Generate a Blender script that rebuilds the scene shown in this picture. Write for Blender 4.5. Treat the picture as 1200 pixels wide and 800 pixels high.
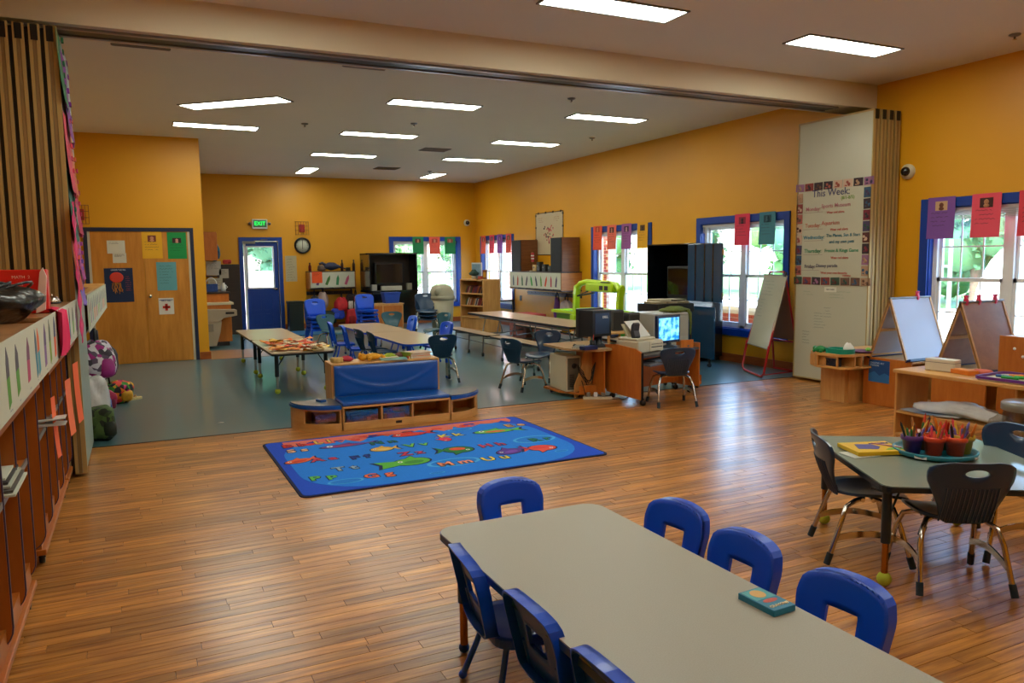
import bpy, bmesh, math, random
from math import sin, cos, pi, sqrt, radians
from mathutils import Vector, Matrix
random.seed(7)
for o in list(bpy.data.objects): bpy.data.objects.remove(o)
scn = bpy.context.scene
COL = scn.collection
# ---------------------------------------------------------------- camera
YAW, PITCH, ROLL, FPX = .4482, -.1042, -.0121, 907.96
def cam_axes():
    cy, sy, cp, sp = cos(YAW), sin(YAW), cos(PITCH), sin(PITCH)
    F = Vector((sy*cp, cy*cp, sp)); r = Vector((cy, -sy, 0)); u = r.cross(F)
    c, s = cos(ROLL), sin(ROLL)
    return c*r+s*u, -s*r+c*u, F
_r, _u, _f = cam_axes()
cd = bpy.data.cameras.new('camera'); cam = bpy.data.objects.new('camera', cd); COL.objects.link(cam)
cd.sensor_width = 36; cd.lens = FPX/1200*36; cd.clip_start = .05; cd.clip_end = 300
cam.matrix_world = Matrix(((_r.x, _u.x, -_f.x, 0), (_r.y, _u.y, -_f.y, 0), (_r.z, _u.z, -_f.z, 1.55), (0, 0, 0, 1)))
scn.camera = cam
# ---------------------------------------------------------------- world, sun, exposure
scn.view_settings.view_transform = 'Standard'; scn.view_settings.look = 'None'
scn.view_settings.exposure = 1.68; scn.view_settings.gamma = 1.0
SKY, SUN, LAMP = .85, 8.5, 7.0
w = bpy.data.worlds.new('sky'); scn.world = w; w.use_nodes = True
nt = w.node_tree; bg = nt.nodes['Background']
sk = nt.nodes.new('ShaderNodeTexSky'); sk.sky_type = 'NISHITA'; sk.sun_disc = False
sk.sun_elevation = radians(50); sk.sun_rotation = radians(250); sk.air_density = 1.0; sk.dust_density = 1.5
nt.links.new(sk.outputs[0], bg.inputs[0]); bg.inputs[1].default_value = SKY
sd = bpy.data.lights.new('sun', 'SUN'); sd.energy = SUN; sd.angle = .01; sd.color = (1, .95, .86)
so = bpy.data.objects.new('sun', sd); COL.objects.link(so); so.rotation_euler = (radians(30), radians(-38), 0)
# ---------------------------------------------------------------- materials
def lin(h):
    h = h.lstrip('#'); v = [int(h[i:i+2], 16)/255 for i in (0, 2, 4)]
    return tuple((c/12.92 if c <= .04045 else ((c+.055)/1.055)**2.4) for c in v)+(1,)
MATS = {}
def mat(name, col, rough=.5, metal=0, var=.08, scale=8, bump=0, bscale=60, spec=.5, emit=0, coat=0, trans=0):
    if name in MATS: return MATS[name]
    m = bpy.data.materials.new(name); m.use_nodes = True; n = m.node_tree; b = n.nodes['Principled BSDF']
    c = lin(col) if isinstance(col, str) else col
    tc = n.nodes.new('ShaderNodeTexCoord'); ns = n.nodes.new('ShaderNodeTexNoise'); ns.inputs['Scale'].default_value = scale
    ns.inputs['Detail'].default_value = 3
    n.links.new(tc.outputs['Object'], ns.inputs['Vector'])
    mx = n.nodes.new('ShaderNodeMix'); mx.data_type = 'RGBA'
    mx.inputs[6].default_value = tuple(max(0, x*(1-var)) for x in c[:3])+(1,)
    mx.inputs[7].default_value = tuple(min(1, x*(1+var)) for x in c[:3])+(1,)
    n.links.new(ns.outputs['Fac'], mx.inputs[0]); n.links.new(mx.outputs[2], b.inputs['Base Color'])
    b.inputs['Roughness'].default_value = rough; b.inputs['Metallic'].default_value = metal
    b.inputs['Specular IOR Level'].default_value = spec
    if coat: b.inputs['Coat Weight'].default_value = coat; b.inputs['Coat Roughness'].default_value = .08
    if trans: b.inputs['Transmission Weight'].default_value = trans
    if emit:
        b.inputs['Emission Color'].default_value = c; b.inputs['Emission Strength'].default_value = emit
    if bump:
        n2 = n.nodes.new('ShaderNodeTexNoise'); n2.inputs['Scale'].default_value = bscale
        n.links.new(tc.outputs['Object'], n2.inputs['Vector'])
        bp = n.nodes.new('ShaderNodeBump'); bp.inputs['Strength'].default_value = bump; bp.inputs['Distance'].default_value = .01
        n.links.new(n2.outputs['Fac'], bp.inputs['Height']); n.links.new(bp.outputs[0], b.inputs['Normal'])
    MATS[name] = m; return m
def woodmat(name, c1, c2, rough=.4, sc=(1, 12, 12), rnd=False, coat=0, fine=3.0, bump=0):
    if name in MATS: return MATS[name]
    m = bpy.data.materials.new(name); m.use_nodes = True; n = m.node_tree; b = n.nodes['Principled BSDF']
    tc = n.nodes.new('ShaderNodeTexCoord'); mp = n.nodes.new('ShaderNodeMapping'); mp.inputs['Scale'].default_value = sc
    ns = n.nodes.new('ShaderNodeTexNoise'); ns.inputs['Scale'].default_value = fine; ns.inputs['Detail'].default_value = 6; ns.inputs['Roughness'].default_value = .65
    n.links.new(tc.outputs['Object'], mp.inputs['Vector'])
    cr = n.nodes.new('ShaderNodeValToRGB'); e = cr.color_ramp.elements
    e[0].position = .32; e[0].color = lin(c1); e[1].position = .68; e[1].color = lin(c2)
    n.links.new(ns.outputs['Fac'], cr.inputs[0]); out = cr.outputs[0]
    if rnd:
        g = n.nodes.new('ShaderNodeNewGeometry'); oi = n.nodes.new('ShaderNodeObjectInfo')
        ad = n.nodes.new('ShaderNodeMath'); ad.operation = 'ADD'
        n.links.new(g.outputs['Random Per Island'], ad.inputs[0]); n.links.new(oi.outputs['Random'], ad.inputs[1])
        fr = n.nodes.new('ShaderNodeMath'); fr.operation = 'FRACT'; n.links.new(ad.outputs[0], fr.inputs[0])
        cb = n.nodes.new('ShaderNodeCombineXYZ')
        ml = n.nodes.new('ShaderNodeMath'); ml.operation = 'MULTIPLY'; ml.inputs[1].default_value = 37
        n.links.new(fr.outputs[0], ml.inputs[0]); n.links.new(ml.outputs[0], cb.inputs[0]); n.links.new(ml.outputs[0], cb.inputs[1])
        va = n.nodes.new('ShaderNodeVectorMath'); va.operation = 'ADD'
        n.links.new(mp.outputs[0], va.inputs[0]); n.links.new(cb.outputs[0], va.inputs[1]); n.links.new(va.outputs[0], ns.inputs['Vector'])
        hs = n.nodes.new('ShaderNodeHueSaturation'); mr = n.nodes.new('ShaderNodeMapRange')
        mr.inputs['To Min'].default_value = .62; mr.inputs['To Max'].default_value = 1.2
        n.links.new(fr.outputs[0], mr.inputs[0]); n.links.new(mr.outputs[0], hs.inputs['Value']); n.links.new(out, hs.inputs['Color']); out = hs.outputs[0]
    else: n.links.new(mp.outputs[0], ns.inputs['Vector'])
    n.links.new(out, b.inputs['Base Color']); b.inputs['Roughness'].default_value = rough
    if coat: b.inputs['Coat Weight'].default_value = coat; b.inputs['Coat Roughness'].default_value = .2
    MATS[name] = m; return m
def glassmat(name, col=(.9, .97, 1, 1), fac=.12, rough=.02):
    m = bpy.data.materials.new(name); m.use_nodes = True; n = m.node_tree
    for x in list(n.nodes):
        if x.type != 'OUTPUT_MATERIAL': n.nodes.remove(x)
    o = [x for x in n.nodes if x.type == 'OUTPUT_MATERIAL'][0]
    t = n.nodes.new('ShaderNodeBsdfTransparent'); t.inputs[0].default_value = col
    g = n.nodes.new('ShaderNodeBsdfGlossy'); g.inputs['Roughness'].default_value = rough
    mx = n.nodes.new('ShaderNodeMixShader'); mx.inputs[0].default_value = fac
    n.links.new(t.outputs[0], mx.inputs[1]); n.links.new(g.outputs[0], mx.inputs[2]); n.links.new(mx.outputs[0], o.inputs[0])
    MATS[name] = m; return m
YEL = mat('yellow_wall_paint', '#dd9c12', .45, var=.04, scale=2, bump=.05, bscale=150)
CEIL = mat('ceiling_paint', '#dcd6c4', .85, var=.03, scale=1)
BEAM = mat('cream_beam_paint', '#d8cbae', .6, var=.03, scale=1)
BLUEP = mat('blue_trim_paint', '#043a94', .35, var=.05)
WHITE = mat('white_vinyl', '#e4e6e6', .4, var=.03)
VINYL = mat('grey_teal_vinyl', '#4c7076', .28, var=.10, scale=1.2, coat=.25)
PLANK = woodmat('plank_wood', '#82451a', '#dc9848', .33, (1.1, 15, 1), rnd=True, coat=.35, fine=1.9)
BASE = woodmat('baseboard_wood', '#8e4312', '#ab5a1e', .45, (1, 1, 6))
OAK = woodmat('door_oak', '#b3701f', '#d08c35', .4, (7, 7, 1), fine=1.3)
BIRCH = woodmat('birch_ply', '#c48c48', '#dcab66', .4, (2, 2, 9), fine=1.5)
BIRCHV = woodmat('birch_ply_upright', '#c08746', '#d8a360', .4, (9, 9, 1.5), fine=1.5)
CHERRY = woodmat('cherry_laminate', '#a65214', '#bd6a24', .35, (9, 9, 1.4), fine=1.2)
LOCK = woodmat('locker_laminate', '#a05618', '#b46620', .38, (5, 5, 2), fine=1.2)
DARKW = woodmat('dark_laminate', '#241a16', '#33251d', .4)
PLUM = mat('plum_edge_band', '#3a2c48', .4)
SPECK = mat('grey_speckle_laminate', '#a19d90', .42, var=.16, scale=260)
TANTOP = mat('tan_laminate', '#b59c7d', .3, var=.12, scale=200, coat=.15)
BLUEPL = mat('royal_blue_plastic', '#014cce', .34, var=.04, coat=.1)
BLUED = mat('royal_blue_rim', '#063c8a', .4)
NAVY = mat('navy_plastic', '#103352', .3, var=.05, coat=.25)
TEALCH = mat('teal_plastic', '#14505f', .35, var=.05, coat=.2)
CHROME = mat('chrome', '#c9c2b8', .12, 1, var=.02)
BRONZE = mat('bronze_metal', '#a8763d', .2, 1, var=.04)
BLACK = mat('black_plastic', '#0c0c0e', .35, var=.05)
BLKGL = mat('black_gloss', '#07080a', .08, var=.02, coat=.6)
BLKLAM = mat('black_laminate', '#0a0f14', .16, var=.05, coat=.7)
GREY = mat('grey_metal', '#7b7a76', .4, .4)
BEIGE = mat('beige_plastic', '#cbc0a2', .45, var=.03)
CREAMP = mat('cream_paper', '#c9cbb9', .7, var=.04, scale=3)
WBD = mat('whiteboard', '#c2bfa8', .22, var=.03, scale=1)
TAN = mat('tan_frame', '#b0935a', .45, .15, var=.06)
TENNIS = mat('tennis_felt', '#b6c33a', .9, var=.12, scale=40, bump=.3, bscale=200)
GLASS = glassmat('window_glass'); CLEARP = glassmat('clear_plastic', (.86, .88, .88, 1), .18, .12)
CLEARJ = glassmat('jar_plastic', (.80, .80, .78, 1), .15, .2)
BAGPL = mat('thin_bag_plastic', '#e6e8e6', .25, var=.2, scale=9, bump=.6, bscale=14, trans=.3)
CUSH = mat('blue_vinyl_cushion', '#0450a4', .3, var=.06, scale=3, bump=.25, bscale=5, coat=.3)
CUSHG = mat('slate_vinyl_cushion', '#4f5a66', .3, var=.06, scale=4, bump=.2, bscale=6, coat=.3)
MARK = mat('black_marker', '#26262a', .7)
MIRR = mat('lamp_diffuser', '#fcffee', .5, var=0, emit=LAMP)
PAL = {}
def paper(hexc, rough=.75):
    k = 'paper_'+hexc.strip('#')
    return mat(k, hexc, rough, var=.05, scale=6)
# ---------------------------------------------------------------- mesh builder
class MB:
    def __init__(s): s.v = []; s.f = []; s.s = []
    def add(s, vs, fs, smooth=False, M=None):
        o = len(s.v); s.v += [tuple(M @ Vector(v)) if M else tuple(v) for v in vs]
        s.f += [tuple(i+o for i in f) for f in fs]; s.s += [smooth]*len(fs); return s
    def box(s, a, b, M=None):
        x0, y0, z0 = [min(p, q) for p, q in zip(a, b)]; x1, y1, z1 = [max(p, q) for p, q in zip(a, b)]
        v = [(x0, y0, z0), (x1, y0, z0), (x1, y1, z0), (x0, y1, z0), (x0, y0, z1), (x1, y0, z1), (x1, y1, z1), (x0, y1, z1)]
        return s.add(v, [(3, 2, 1, 0), (4, 5, 6, 7), (0, 1, 5, 4), (1, 2, 6, 5), (2, 3, 7, 6), (3, 0, 4, 7)], False, M)
    def rbox(s, a, b, r=.01, M=None, seg=2):
        bm = bmesh.new(); bmesh.ops.create_cube(bm, size=1)
        c = [(p+q)/2 for p, q in zip(a, b)]; d = [abs(p-q) for p, q in zip(a, b)]
        for v in bm.verts: v.co = Vector((v.co.x*d[0]+c[0], v.co.y*d[1]+c[1], v.co.z*d[2]+c[2]))
        bmesh.ops.bevel(bm, geom=bm.edges[:], offset=min(r, min(d)*.49), segments=seg, affect='EDGES', profile=.5)
        bm.verts.index_update()
        vs = [tuple(v.co) for v in bm.verts]; fs = [tuple(v.index for v in f.verts) for f in bm.faces]; bm.free()
        return s.add(vs, fs, False, M)
    def prism(s, poly, t0, t1, axis='z', M=None, smooth=False):
        n = len(poly)
        def m(p, t):
            return {'z': (p[0], p[1], t), 'y': (p[0], t, p[1]), 'x': (t, p[0], p[1])}[axis]
        vs = [m(p, t0) for p in poly]+[m(p, t1) for p in poly]
        fs = [tuple(range(n))[::-1], tuple(range(n, 2*n))]
        o = len(s.v); s.add(vs, fs, False, M)
        s.f += [tuple(o+i for i in (k, (k+1) % n, n+(k+1) % n, n+k)) for k in range(n)]; s.s += [smooth]*n
        return s
    def tube(s, pts, r, n=8, M=None, caps=True, r1=None):
        pts = [Vector(p) for p in pts]; vs = []; k = len(pts); up = None
        for i, p in enumerate(pts):
            d = (pts[min(i+1, k-1)]-pts[max(i-1, 0)]).normalized()
            if up is None:
                up = d.orthogonal().normalized()
            up = (up-d*up.dot(d)).normalized(); sd_ = d.cross(up)
            rr = r if r1 is None else r+(r1-r)*i/(k-1)
            vs += [p+rr*(cos(2*pi*j/n)*up+sin(2*pi*j/n)*sd_) for j in range(n)]
        fs = []
        for i in range(k-1):
            fs += [(i*n+j, i*n+(j+1) % n, (i+1)*n+(j+1) % n, (i+1)*n+j) for j in range(n)]
        s.add(vs, fs, True, M)
        if caps: s.add(vs[:n], [tuple(range(n))[::-1]], False, M); s.add(vs[-n:], [tuple(range(n))], False, M)
        return s
    def lathe(s, prof, n=20, c=(0, 0, 0), M=None, smooth=True, caps=True):
        vs = []
        for r, z in prof: vs += [(c[0]+r*cos(2*pi*j/n), c[1]+r*sin(2*pi*j/n), c[2]+z) for j in range(n)]
        fs = []
        for i in range(len(prof)-1): fs += [(i*n+j, i*n+(j+1) % n, (i+1)*n+(j+1) % n, (i+1)*n+j) for j in range(n)]
        s.add(vs, fs, smooth, M)
        if caps and prof[0][0] > 1e-4: s.add(vs[:n], [tuple(range(n))[::-1]], False, M)
        if caps and prof[-1][0] > 1e-4: s.add(vs[-n:], [tuple(range(n))], False, M)
        return s
    def ball(s, c, r, n=12, sc=(1, 1, 1), M=None):
        vs = []; m = max(4, n//2)
        for i in range(m+1):
            a = pi*i/m
            vs += [(c[0]+sc[0]*r*sin(a)*cos(2*pi*j/n), c[1]+sc[1]*r*sin(a)*sin(2*pi*j/n), c[2]-sc[2]*r*cos(a)) for j in range(n)]
        fs = [(i*n+j, i*n+(j+1) % n, (i+1)*n+(j+1) % n, (i+1)*n+j) for i in range(m) for j in range(n)]
        return s.add(vs, fs, True, M)
    def blob(s, c, r, sc=(1, 1, 1), amp=.2, n=16, M=None, seed=0, pw=1):
        sp = lambda q: math.copysign(abs(q)**pw, q)
        rd = random.Random(seed); ph = [rd.uniform(0, 6) for _ in range(6)]; m = n//2; vs = []
        for i in range(m+1):
            a = pi*i/m
            for j in range(n):
                t = 2*pi*j/n; k = 1+amp*(.5*sin(3*t+ph[0])*sin(a)+.3*sin(5*t+4*a+ph[1])*sin(a)+.35*sin(4*a+ph[2]))
                vs.append((c[0]+sc[0]*r*k*sp(sin(a))*sp(cos(t)), c[1]+sc[1]*r*k*sp(sin(a))*sp(sin(t)), c[2]-sc[2]*r*k*sp(cos(a))))
        fs = [(i*n+j, i*n+(j+1) % n, (i+1)*n+(j+1) % n, (i+1)*n+j) for i in range(m) for j in range(n)]
        return s.add(vs, fs, True, M)
    def plate(s, outer, inner, mp, th, rings=4):
        """solid plate between an outer outline and a hole (or its centre); mp(u, v) -> point and th thickness along +w"""
        n = len(outer); hole = inner is not None
        if not hole:
            cx = sum(p[0] for p in outer)/n; cy = sum(p[1] for p in outer)/n
            inner = [(cx+(p[0]-cx)*.05, cy+(p[1]-cy)*.05) for p in outer]
        o = len(s.v); R_ = rings+1
        for w_ in (0, th):
            for k in range(R_):
                t = k/rings
                for p, q in zip(outer, inner): s.v.append(tuple(mp(p[0]*(1-t)+q[0]*t, p[1]*(1-t)+q[1]*t, w_)))
        def F(*ix): s.f.append(tuple(o+i for i in ix)); s.s.append(True)
        L = R_*n
        for k in range(rings):
            for j in range(n):
                a, b = k*n+j, k*n+(j+1) % n
                F(a, a+n, b+n, b); F(L+a, L+b, L+b+n, L+a+n)
        for j in range(n):
            a, b = j, (j+1) % n
            s.f.append((o+a, o+b, o+L+b, o+L+a)); s.s.append(False)
            a += rings*n; b += rings*n
            if hole: s.f.append((o+a, o+L+a, o+L+b, o+b)); s.s.append(False)
        if not hole:
            s.f.append(tuple(o+rings*n+j for j in range(n))); s.s.append(True)
            s.f.append(tuple(o+L+rings*n+j for j in range(n))[::-1]); s.s.append(True)
        return s
def mesh(name, mb, m):
    me = bpy.data.meshes.new(name); me.from_pydata(mb.v, [], mb.f); me.polygons.foreach_set('use_smooth', mb.s)
    if m: me.materials.append(m)
    me.update(); return me
def fixn(me):
    bm = bmesh.new(); bm.from_mesh(me); bmesh.ops.recalc_face_normals(bm, faces=bm.faces); bm.to_mesh(me); bm.free()
def obj(name, mb, m, parent=None, loc=None, rz=0, label=None):
    me = mb if isinstance(mb, bpy.types.Mesh) else mesh(name, mb, m)
    if not isinstance(mb, bpy.types.Mesh): fixn(me)
    o = bpy.data.objects.new(name, me); COL.objects.link(o)
    if parent: o.parent = parent
    if loc: o.location = loc
    if rz: o.rotation_euler = (0, 0, rz)
    if label: o['label'] = label
    return o
def tag(o, label, cat, group=None, kind=None):
    o['label'] = label; o['category'] = cat
    if group: o['group'] = group
    if kind: o['kind'] = kind
    return o
def thing(name, label, cat, loc=(0, 0, 0), rz=0, group=None):
    o = bpy.data.objects.new(name, None); o.empty_display_size = .1; COL.objects.link(o); o.location = loc; o.rotation_euler = (0, 0, rz)
    return tag(o, label, cat, group)
def struct(name, mb, m, parent=None, label=None, loc=None):
    o = obj(name, mb, m, parent, loc)
    if not parent: o['kind'] = 'structure'
    if label: o['label'] = label
    return o
KIDS = {}
def dup(root, loc, rz, label=None, group=None):
    def cp(o, par):
        c = o.copy(); COL.objects.link(c)
        if par: c.parent = par
        for ch in [x for x in ALLCH(o)]: cp(ch, c)
        return c
    r = cp(root, None); r.location = loc; r.rotation_euler = (0, 0, rz)
    if label: r['label'] = label
    if group: r['group'] = group
    return r
def ALLCH(o): return list(o.children)
def frame(origin, right, up):
    r = Vector(right).normalized(); u = Vector(up).normalized(); n = r.cross(u); o = Vector(origin)
    return Matrix(((r.x, u.x, n.x, o.x), (r.y, u.y, n.y, o.y), (r.z, u.z, n.z, o.z), (0, 0, 0, 1)))
_dg = None
def textmesh(body, size, ext=.0008, bold=0, align='CENTER', spacing=1):
    cu = bpy.data.curves.new('text', 'FONT'); cu.body = body; cu.size = size; cu.extrude = ext; cu.resolution_u = 2
    cu.align_x = align; cu.align_y = 'CENTER'; cu.offset = bold; cu.space_line = .95; cu.space_character = spacing
    t = bpy.data.objects.new('text', cu); COL.objects.link(t)
    dg = bpy.context.evaluated_depsgraph_get(); dg.update(); me = bpy.data.meshes.new_from_object(t.evaluated_get(dg))
    bpy.data.objects.remove(t); return me
def text(name, body, size, m, F, parent=None, bold=0, align='CENTER', off=.001, ext=.0008):
    me = textmesh(body, size, ext, bold, align); me.name = name; me.transform(F @ Matrix.Translation((0, 0, off))); me.materials.clear(); me.materials.append(m)
    o = bpy.data.objects.new(name, me); COL.objects.link(o)
    if parent: o.parent = parent
    return o
def scrib(mb, F, x0, y0, w_, rows, lh=.02, amp=.006, th=.0022, rd=None, off=.0012):
    """pen strokes: rows of wavy illegible handwriting"""
    rd = rd or random
    for k in range(rows):
        y = y0-k*lh; ww = w_*rd.uniform(.6, 1); n = max(4, int(ww/(amp*1.3))); pr = None
        for i in range(n):
            x = x0+ww*i/(n-1); yy = y+(amp if i % 2 else -amp)*rd.uniform(.3, 1)*.6
            if pr and rd.random() > .12:
                a, b = pr, (x, yy)
                mb.add([(a[0], a[1]-th/2, off), (b[0], b[1]-th/2, off), (b[0], b[1]+th/2, off), (a[0], a[1]+th/2, off)], [(0, 1, 2, 3)], False, F)
            pr = (x, yy)
def rrect(w_, h, r, n=4, cx=0, cy=0):
    p = []
    for (sx, sy, a0) in ((1, 1, 0), (-1, 1, pi/2), (-1, -1, pi), (1, -1, 1.5*pi)):
        for i in range(n+1):
            a = a0+pi/2*i/n; p.append((cx+sx*(w_/2-r)+r*cos(a), cy+sy*(h/2-r)+r*sin(a)))
    return p
def resample(poly, n, start=0):
    """n points by angle around the centroid of a star-shaped outline"""
    cx = sum(p[0] for p in poly)/len(poly); cy = sum(p[1] for p in poly)/len(poly); return raycast(poly, cx, cy, n)
def raycast(poly, cx, cy, n, sx=1, sy=1):
    out = []
    for k in range(n):
        a = 2*pi*(k+.5)/n; dx, dy = cos(a)*sx, sin(a)*sy; best = 0
        for i in range(len(poly)):
            x1, y1 = poly[i][0]-cx, poly[i][1]-cy; x2, y2 = poly[(i+1) % len(poly)][0]-cx, poly[(i+1) % len(poly)][1]-cy
            ex, ey = x2-x1, y2-y1; d = dx*ey-dy*ex
            if abs(d) < 1e-12: continue
            t = (x1*ey-y1*ex)/d; u = (x1*dy-y1*dx)/d
            if t > best and -1e-6 <= u <= 1+1e-6: best = t
        out.append((cx+dx*best, cy+dy*best))
    return out
# ================================================================ SETTING
XL, XR, YN, YB, YF, H = -1.25, 7.985, -3.2, 7.41, 18.73, 3.55
# floor slab under planks
sub = struct('floor', MB().box((XL-.2, YN, -.12), (XR+.2, YB, -.006)), mat('sub_floor', '#5b3a1e', .6))
# planks run along X
PW, PL = .066, .80
pl = []; row = 0; y = YN+.6
rd = random.Random(3)
y = 1.0
while y < YB-.001:
    y1 = min(y+PW, YB); x = XL-rd.uniform(0, PL)
    while x < XR:
        L = PL*rd.choice((.6, 1, 1, 1.3)); x0, x1 = max(x, XL), min(x+L, XR)
        if x1-x0 > .02: pl.append((x0, y, x1, y1))
        x += L
    y = y1
def vis(p):
    cx, cy = (p[0]+p[2])/2, (p[1]+p[3])/2; q = Vector((cx, cy, -1.55)); d = q.dot(_f)
    if d < .3: return -1
    u, v = FPX*q.dot(_r)/d, -FPX*q.dot(_u)/d
    if abs(u) > 640 or abs(v) > 440: return -1
    return (p[2]-p[0])*(p[3]-p[1])/d**3
pl.sort(key=vis, reverse=True)
def plank_mb(mb, p, g=.0004):
    x0, y0, x1, y1 = p[0]+g, p[1]+g, p[2]-g, p[3]-g
    mb.add([(x0, y0, -.006), (x1, y0, -.006), (x1, y1, -.006), (x0, y1, -.006), (x0+.001, y0+.001, 0), (x1-.001, y0+.001, 0), (x1-.001, y1-.001, 0), (x0+.001, y1-.001, 0)],
           [(4, 5, 6, 7), (0, 1, 5, 4), (1, 2, 6, 5), (2, 3, 7, 6), (3, 0, 4, 7)])
for p in pl[:300]:
    m_ = MB(); plank_mb(m_, p); me = mesh('plank', m_, PLANK); o = bpy.data.objects.new('plank', me); COL.objects.link(o); o.parent = sub
m_ = MB()
for p in pl[300:]: plank_mb(m_, p)
# the boards behind the camera
y = YN
while y < 1.0:
    x = XL
    while x < XR: plank_mb(m_, (x, y, min(x+PL, XR), y+PW*1.0)); x += PL
    y += PW
me = mesh('planks_remaining', m_, PLANK); o = bpy.data.objects.new('planks', me); COL.objects.link(o); o.parent = sub; o['kind'] = 'stuff'
f2 = struct('floor_vinyl', MB().box((XL-.2, YB+.012, -.12), (XR+.2, YF+.1, 0)), VINYL); f2.name = 'floor'
struct('trim_1', MB().box((XL, YB-.006, -.01), (XR, YB+.014, .004)), mat('dark_threshold', '#1c2426', .4))
struct('trim_2', MB().box((1.02, 13.42, 0), (1.95, 14.75, .004)), woodmat('tan_floor_patch', '#94683a', '#a87b49', .35, (1, 6, 1)))
struct('ceiling', MB().box((XL-.2, YN, H), (XR+.2, YF+.2, H+.12)), CEIL)
# walls
WZ0, WZ1 = .395, 2.17
def wall_with_holes(axis, a, b, t0, t1, holes):
    """axis x: wall spans X at Y t0..t1 ; axis y: spans Y at X t0..t1"""
    m = MB()
    def bx(u0, u1, z0, z1):
        if u1-u0 < 1e-4 or z1-z0 < 1e-4: return
        if axis == 'y': m.box((t0, u0, z0), (t1, u1, z1))
        else: m.box((u0, t0, z0), (u1, t1, z1))
    u = a
    for (h0, h1, z0, z1) in sorted(holes):
        bx(u, h0, 0, H); bx(h0, h1, 0, z0); bx(h0, h1, z1, H); u = h1
    bx(u, b, 0, H); return m
WIN = [(4.02, 5.93), (7.88, 9.82), (11.02, 12.97), (16.43, 18.37)]
T = .1
struct('wall_right', wall_with_holes('y', YN, YF+.2, XR, XR+.2, [(a+T, b-T, WZ0+T, WZ1-T) for a, b in WIN]), YEL)
DX0, DX1, DH = 2.12, 3.08, 2.15
FW = (5.66, 7.56)
struct('wall_far', wall_with_holes('x', XL-.2, XR, YF, YF+.2, [(DX0+.09, DX1-.09, 0, DH-.09), (FW[0]+T, FW[1]-T, WZ0+T, WZ1-T)]), YEL)
struct('wall_left', MB().box((XL-.2, YN, 0), (XL, YF, H)), YEL)
struct('wall_near', MB().box((XL-.2, YN-.2, 0), (XR+.2, YN, H)), YEL)
CX = 1.005
struct('wall_closet', MB().box((XL, 13.57, 0), (CX, YF, H)), YEL)
# baseboards
struct('baseboard_right', MB().box((XR-.02, YN, 0), (XR, YF, .12)), BASE)
struct('baseboard_far', MB().box((CX, YF-.02, 0), (DX0, YF, .12)).box((DX1, YF-.02, 0), (XR-.02, YF, .12)), BASE)
struct('baseboard_closet', MB().box((.86, 13.55, 0), (CX+.02, 13.57, .12)).box((CX, 13.57, 0), (CX+.02, YF-.02, .12)), BASE)
# beam with partition track
struct('beam', MB().box((XL, 6.58, 3.28), (XR, 7.0, H)), BEAM)
tr = MB().box((XL, 6.66, 3.262), (7.45, 6.70, 3.28)).box((XL, 6.86, 3.262), (7.45, 6.90, 3.28))
struct('trim_3', tr, mat('track_metal', '#8a8686', .3, .6))
struct('trim_4', MB().box((XL, 6.72, 3.270), (7.45, 6.84, 3.281)), BLACK)
# ceiling lights
def fixture(x, y, L, rz, label, z=H):
    t = thing('ceiling_light', label, 'light', (x, y, z), rz, 'recessed ceiling lights')
    w2 = .3
    fr = MB()
    for a, b in (((-L/2-.02, -w2/2-.02), (L/2+.02, -w2/2)), ((-L/2-.02, w2/2), (L/2+.02, w2/2+.02)), ((-L/2-.02, -w2/2), (-L/2, w2/2)), ((L/2, -w2/2), (L/2+.02, w2/2))):
        fr.box((a[0], a[1], -.012), (b[0], b[1], 0))
    obj('frame', fr, GREY, t)
    obj('diffuser', MB().box((-L/2, -w2/2, -.008), (L/2, w2/2, -.001)), MIRR, t)
for (x, y, L, rz, lab) in [
    (3.55, 5.42, 1.2, 0, 'bright ceiling light cut by the top edge of the photo, nearest of all'),
    (6.2, 5.5, 1.2, 0, 'bright ceiling light over the near room, right side before the beam'),
    (1.22, 10.45, 1.42, -.74, 'slanting ceiling light at far left, larger of the left pair'),
    (1.16, 12.28, 1.14, 0, 'ceiling light at far left in front of the closet wall'),
    (3.56, 9.6, 1.17, 0, 'ceiling light just past the beam, middle of the far room'),
    (6.16, 9.6, 1.17, 0, 'ceiling light just past the beam, right side of the far room'),
    (3.57, 12.17, 1.17, 0, 'ceiling light in the second far row, middle column'),
    (6.15, 12.15, 1.17, 0, 'ceiling light in the second far row, right column by the round vent'),
    (3.62, 14.7, 1.17, 0, 'ceiling light in the third far row, middle column'),
    (6.15, 14.5, 1.17, 0, 'ceiling light in the third far row, right column'),
    (3.45, 17.38, 1.05, pi/2, 'small turned ceiling light near the far wall, left one'),
    (6.38, 17.45, 1.0, pi/2, 'small turned ceiling light near the far wall, right one'),
    (1.0, 3.0, 1.2, 0, 'ceiling light behind the camera, left'), (3.55, 2.6, 1.2, 0, 'ceiling light above the near table, out of frame'),
    (6.2, 2.6, 1.2, 0, 'ceiling light above the crayon table, out of frame'), (1.0, -.4, 1.2, 0, 'ceiling light far behind the camera, left'),
    (4.9, -.4, 1.2, 0, 'ceiling light far behind the camera, right'), (.9, 5.42, 1.2, 0, 'ceiling light above the lockers, out of frame')]:
    fixture(x, y, L, rz, lab)
def vent(x, y, w_, d, n, lab, rz=0, name='ceiling_vent'):
    t = thing(name, lab, 'vent', (x, y, H), rz)
    obj('frame', MB().box((-w_/2, -d/2, -.008), (w_/2, d/2, -.001)), mat('vent_dark', '#5c544c', .6), t)
    for k in range(n):
        yy = -d/2+d*(k+.5)/n
        obj('slat', MB().box((-w_/2+.01, yy-.006, -.016), (w_/2-.01, yy+.006, -.008)), mat('vent_slat', '#8c8378', .6), t)
vent(4.95, 13.4, .5, .38, 6, 'square ceiling vent between the second and third rows of lights')
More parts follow.
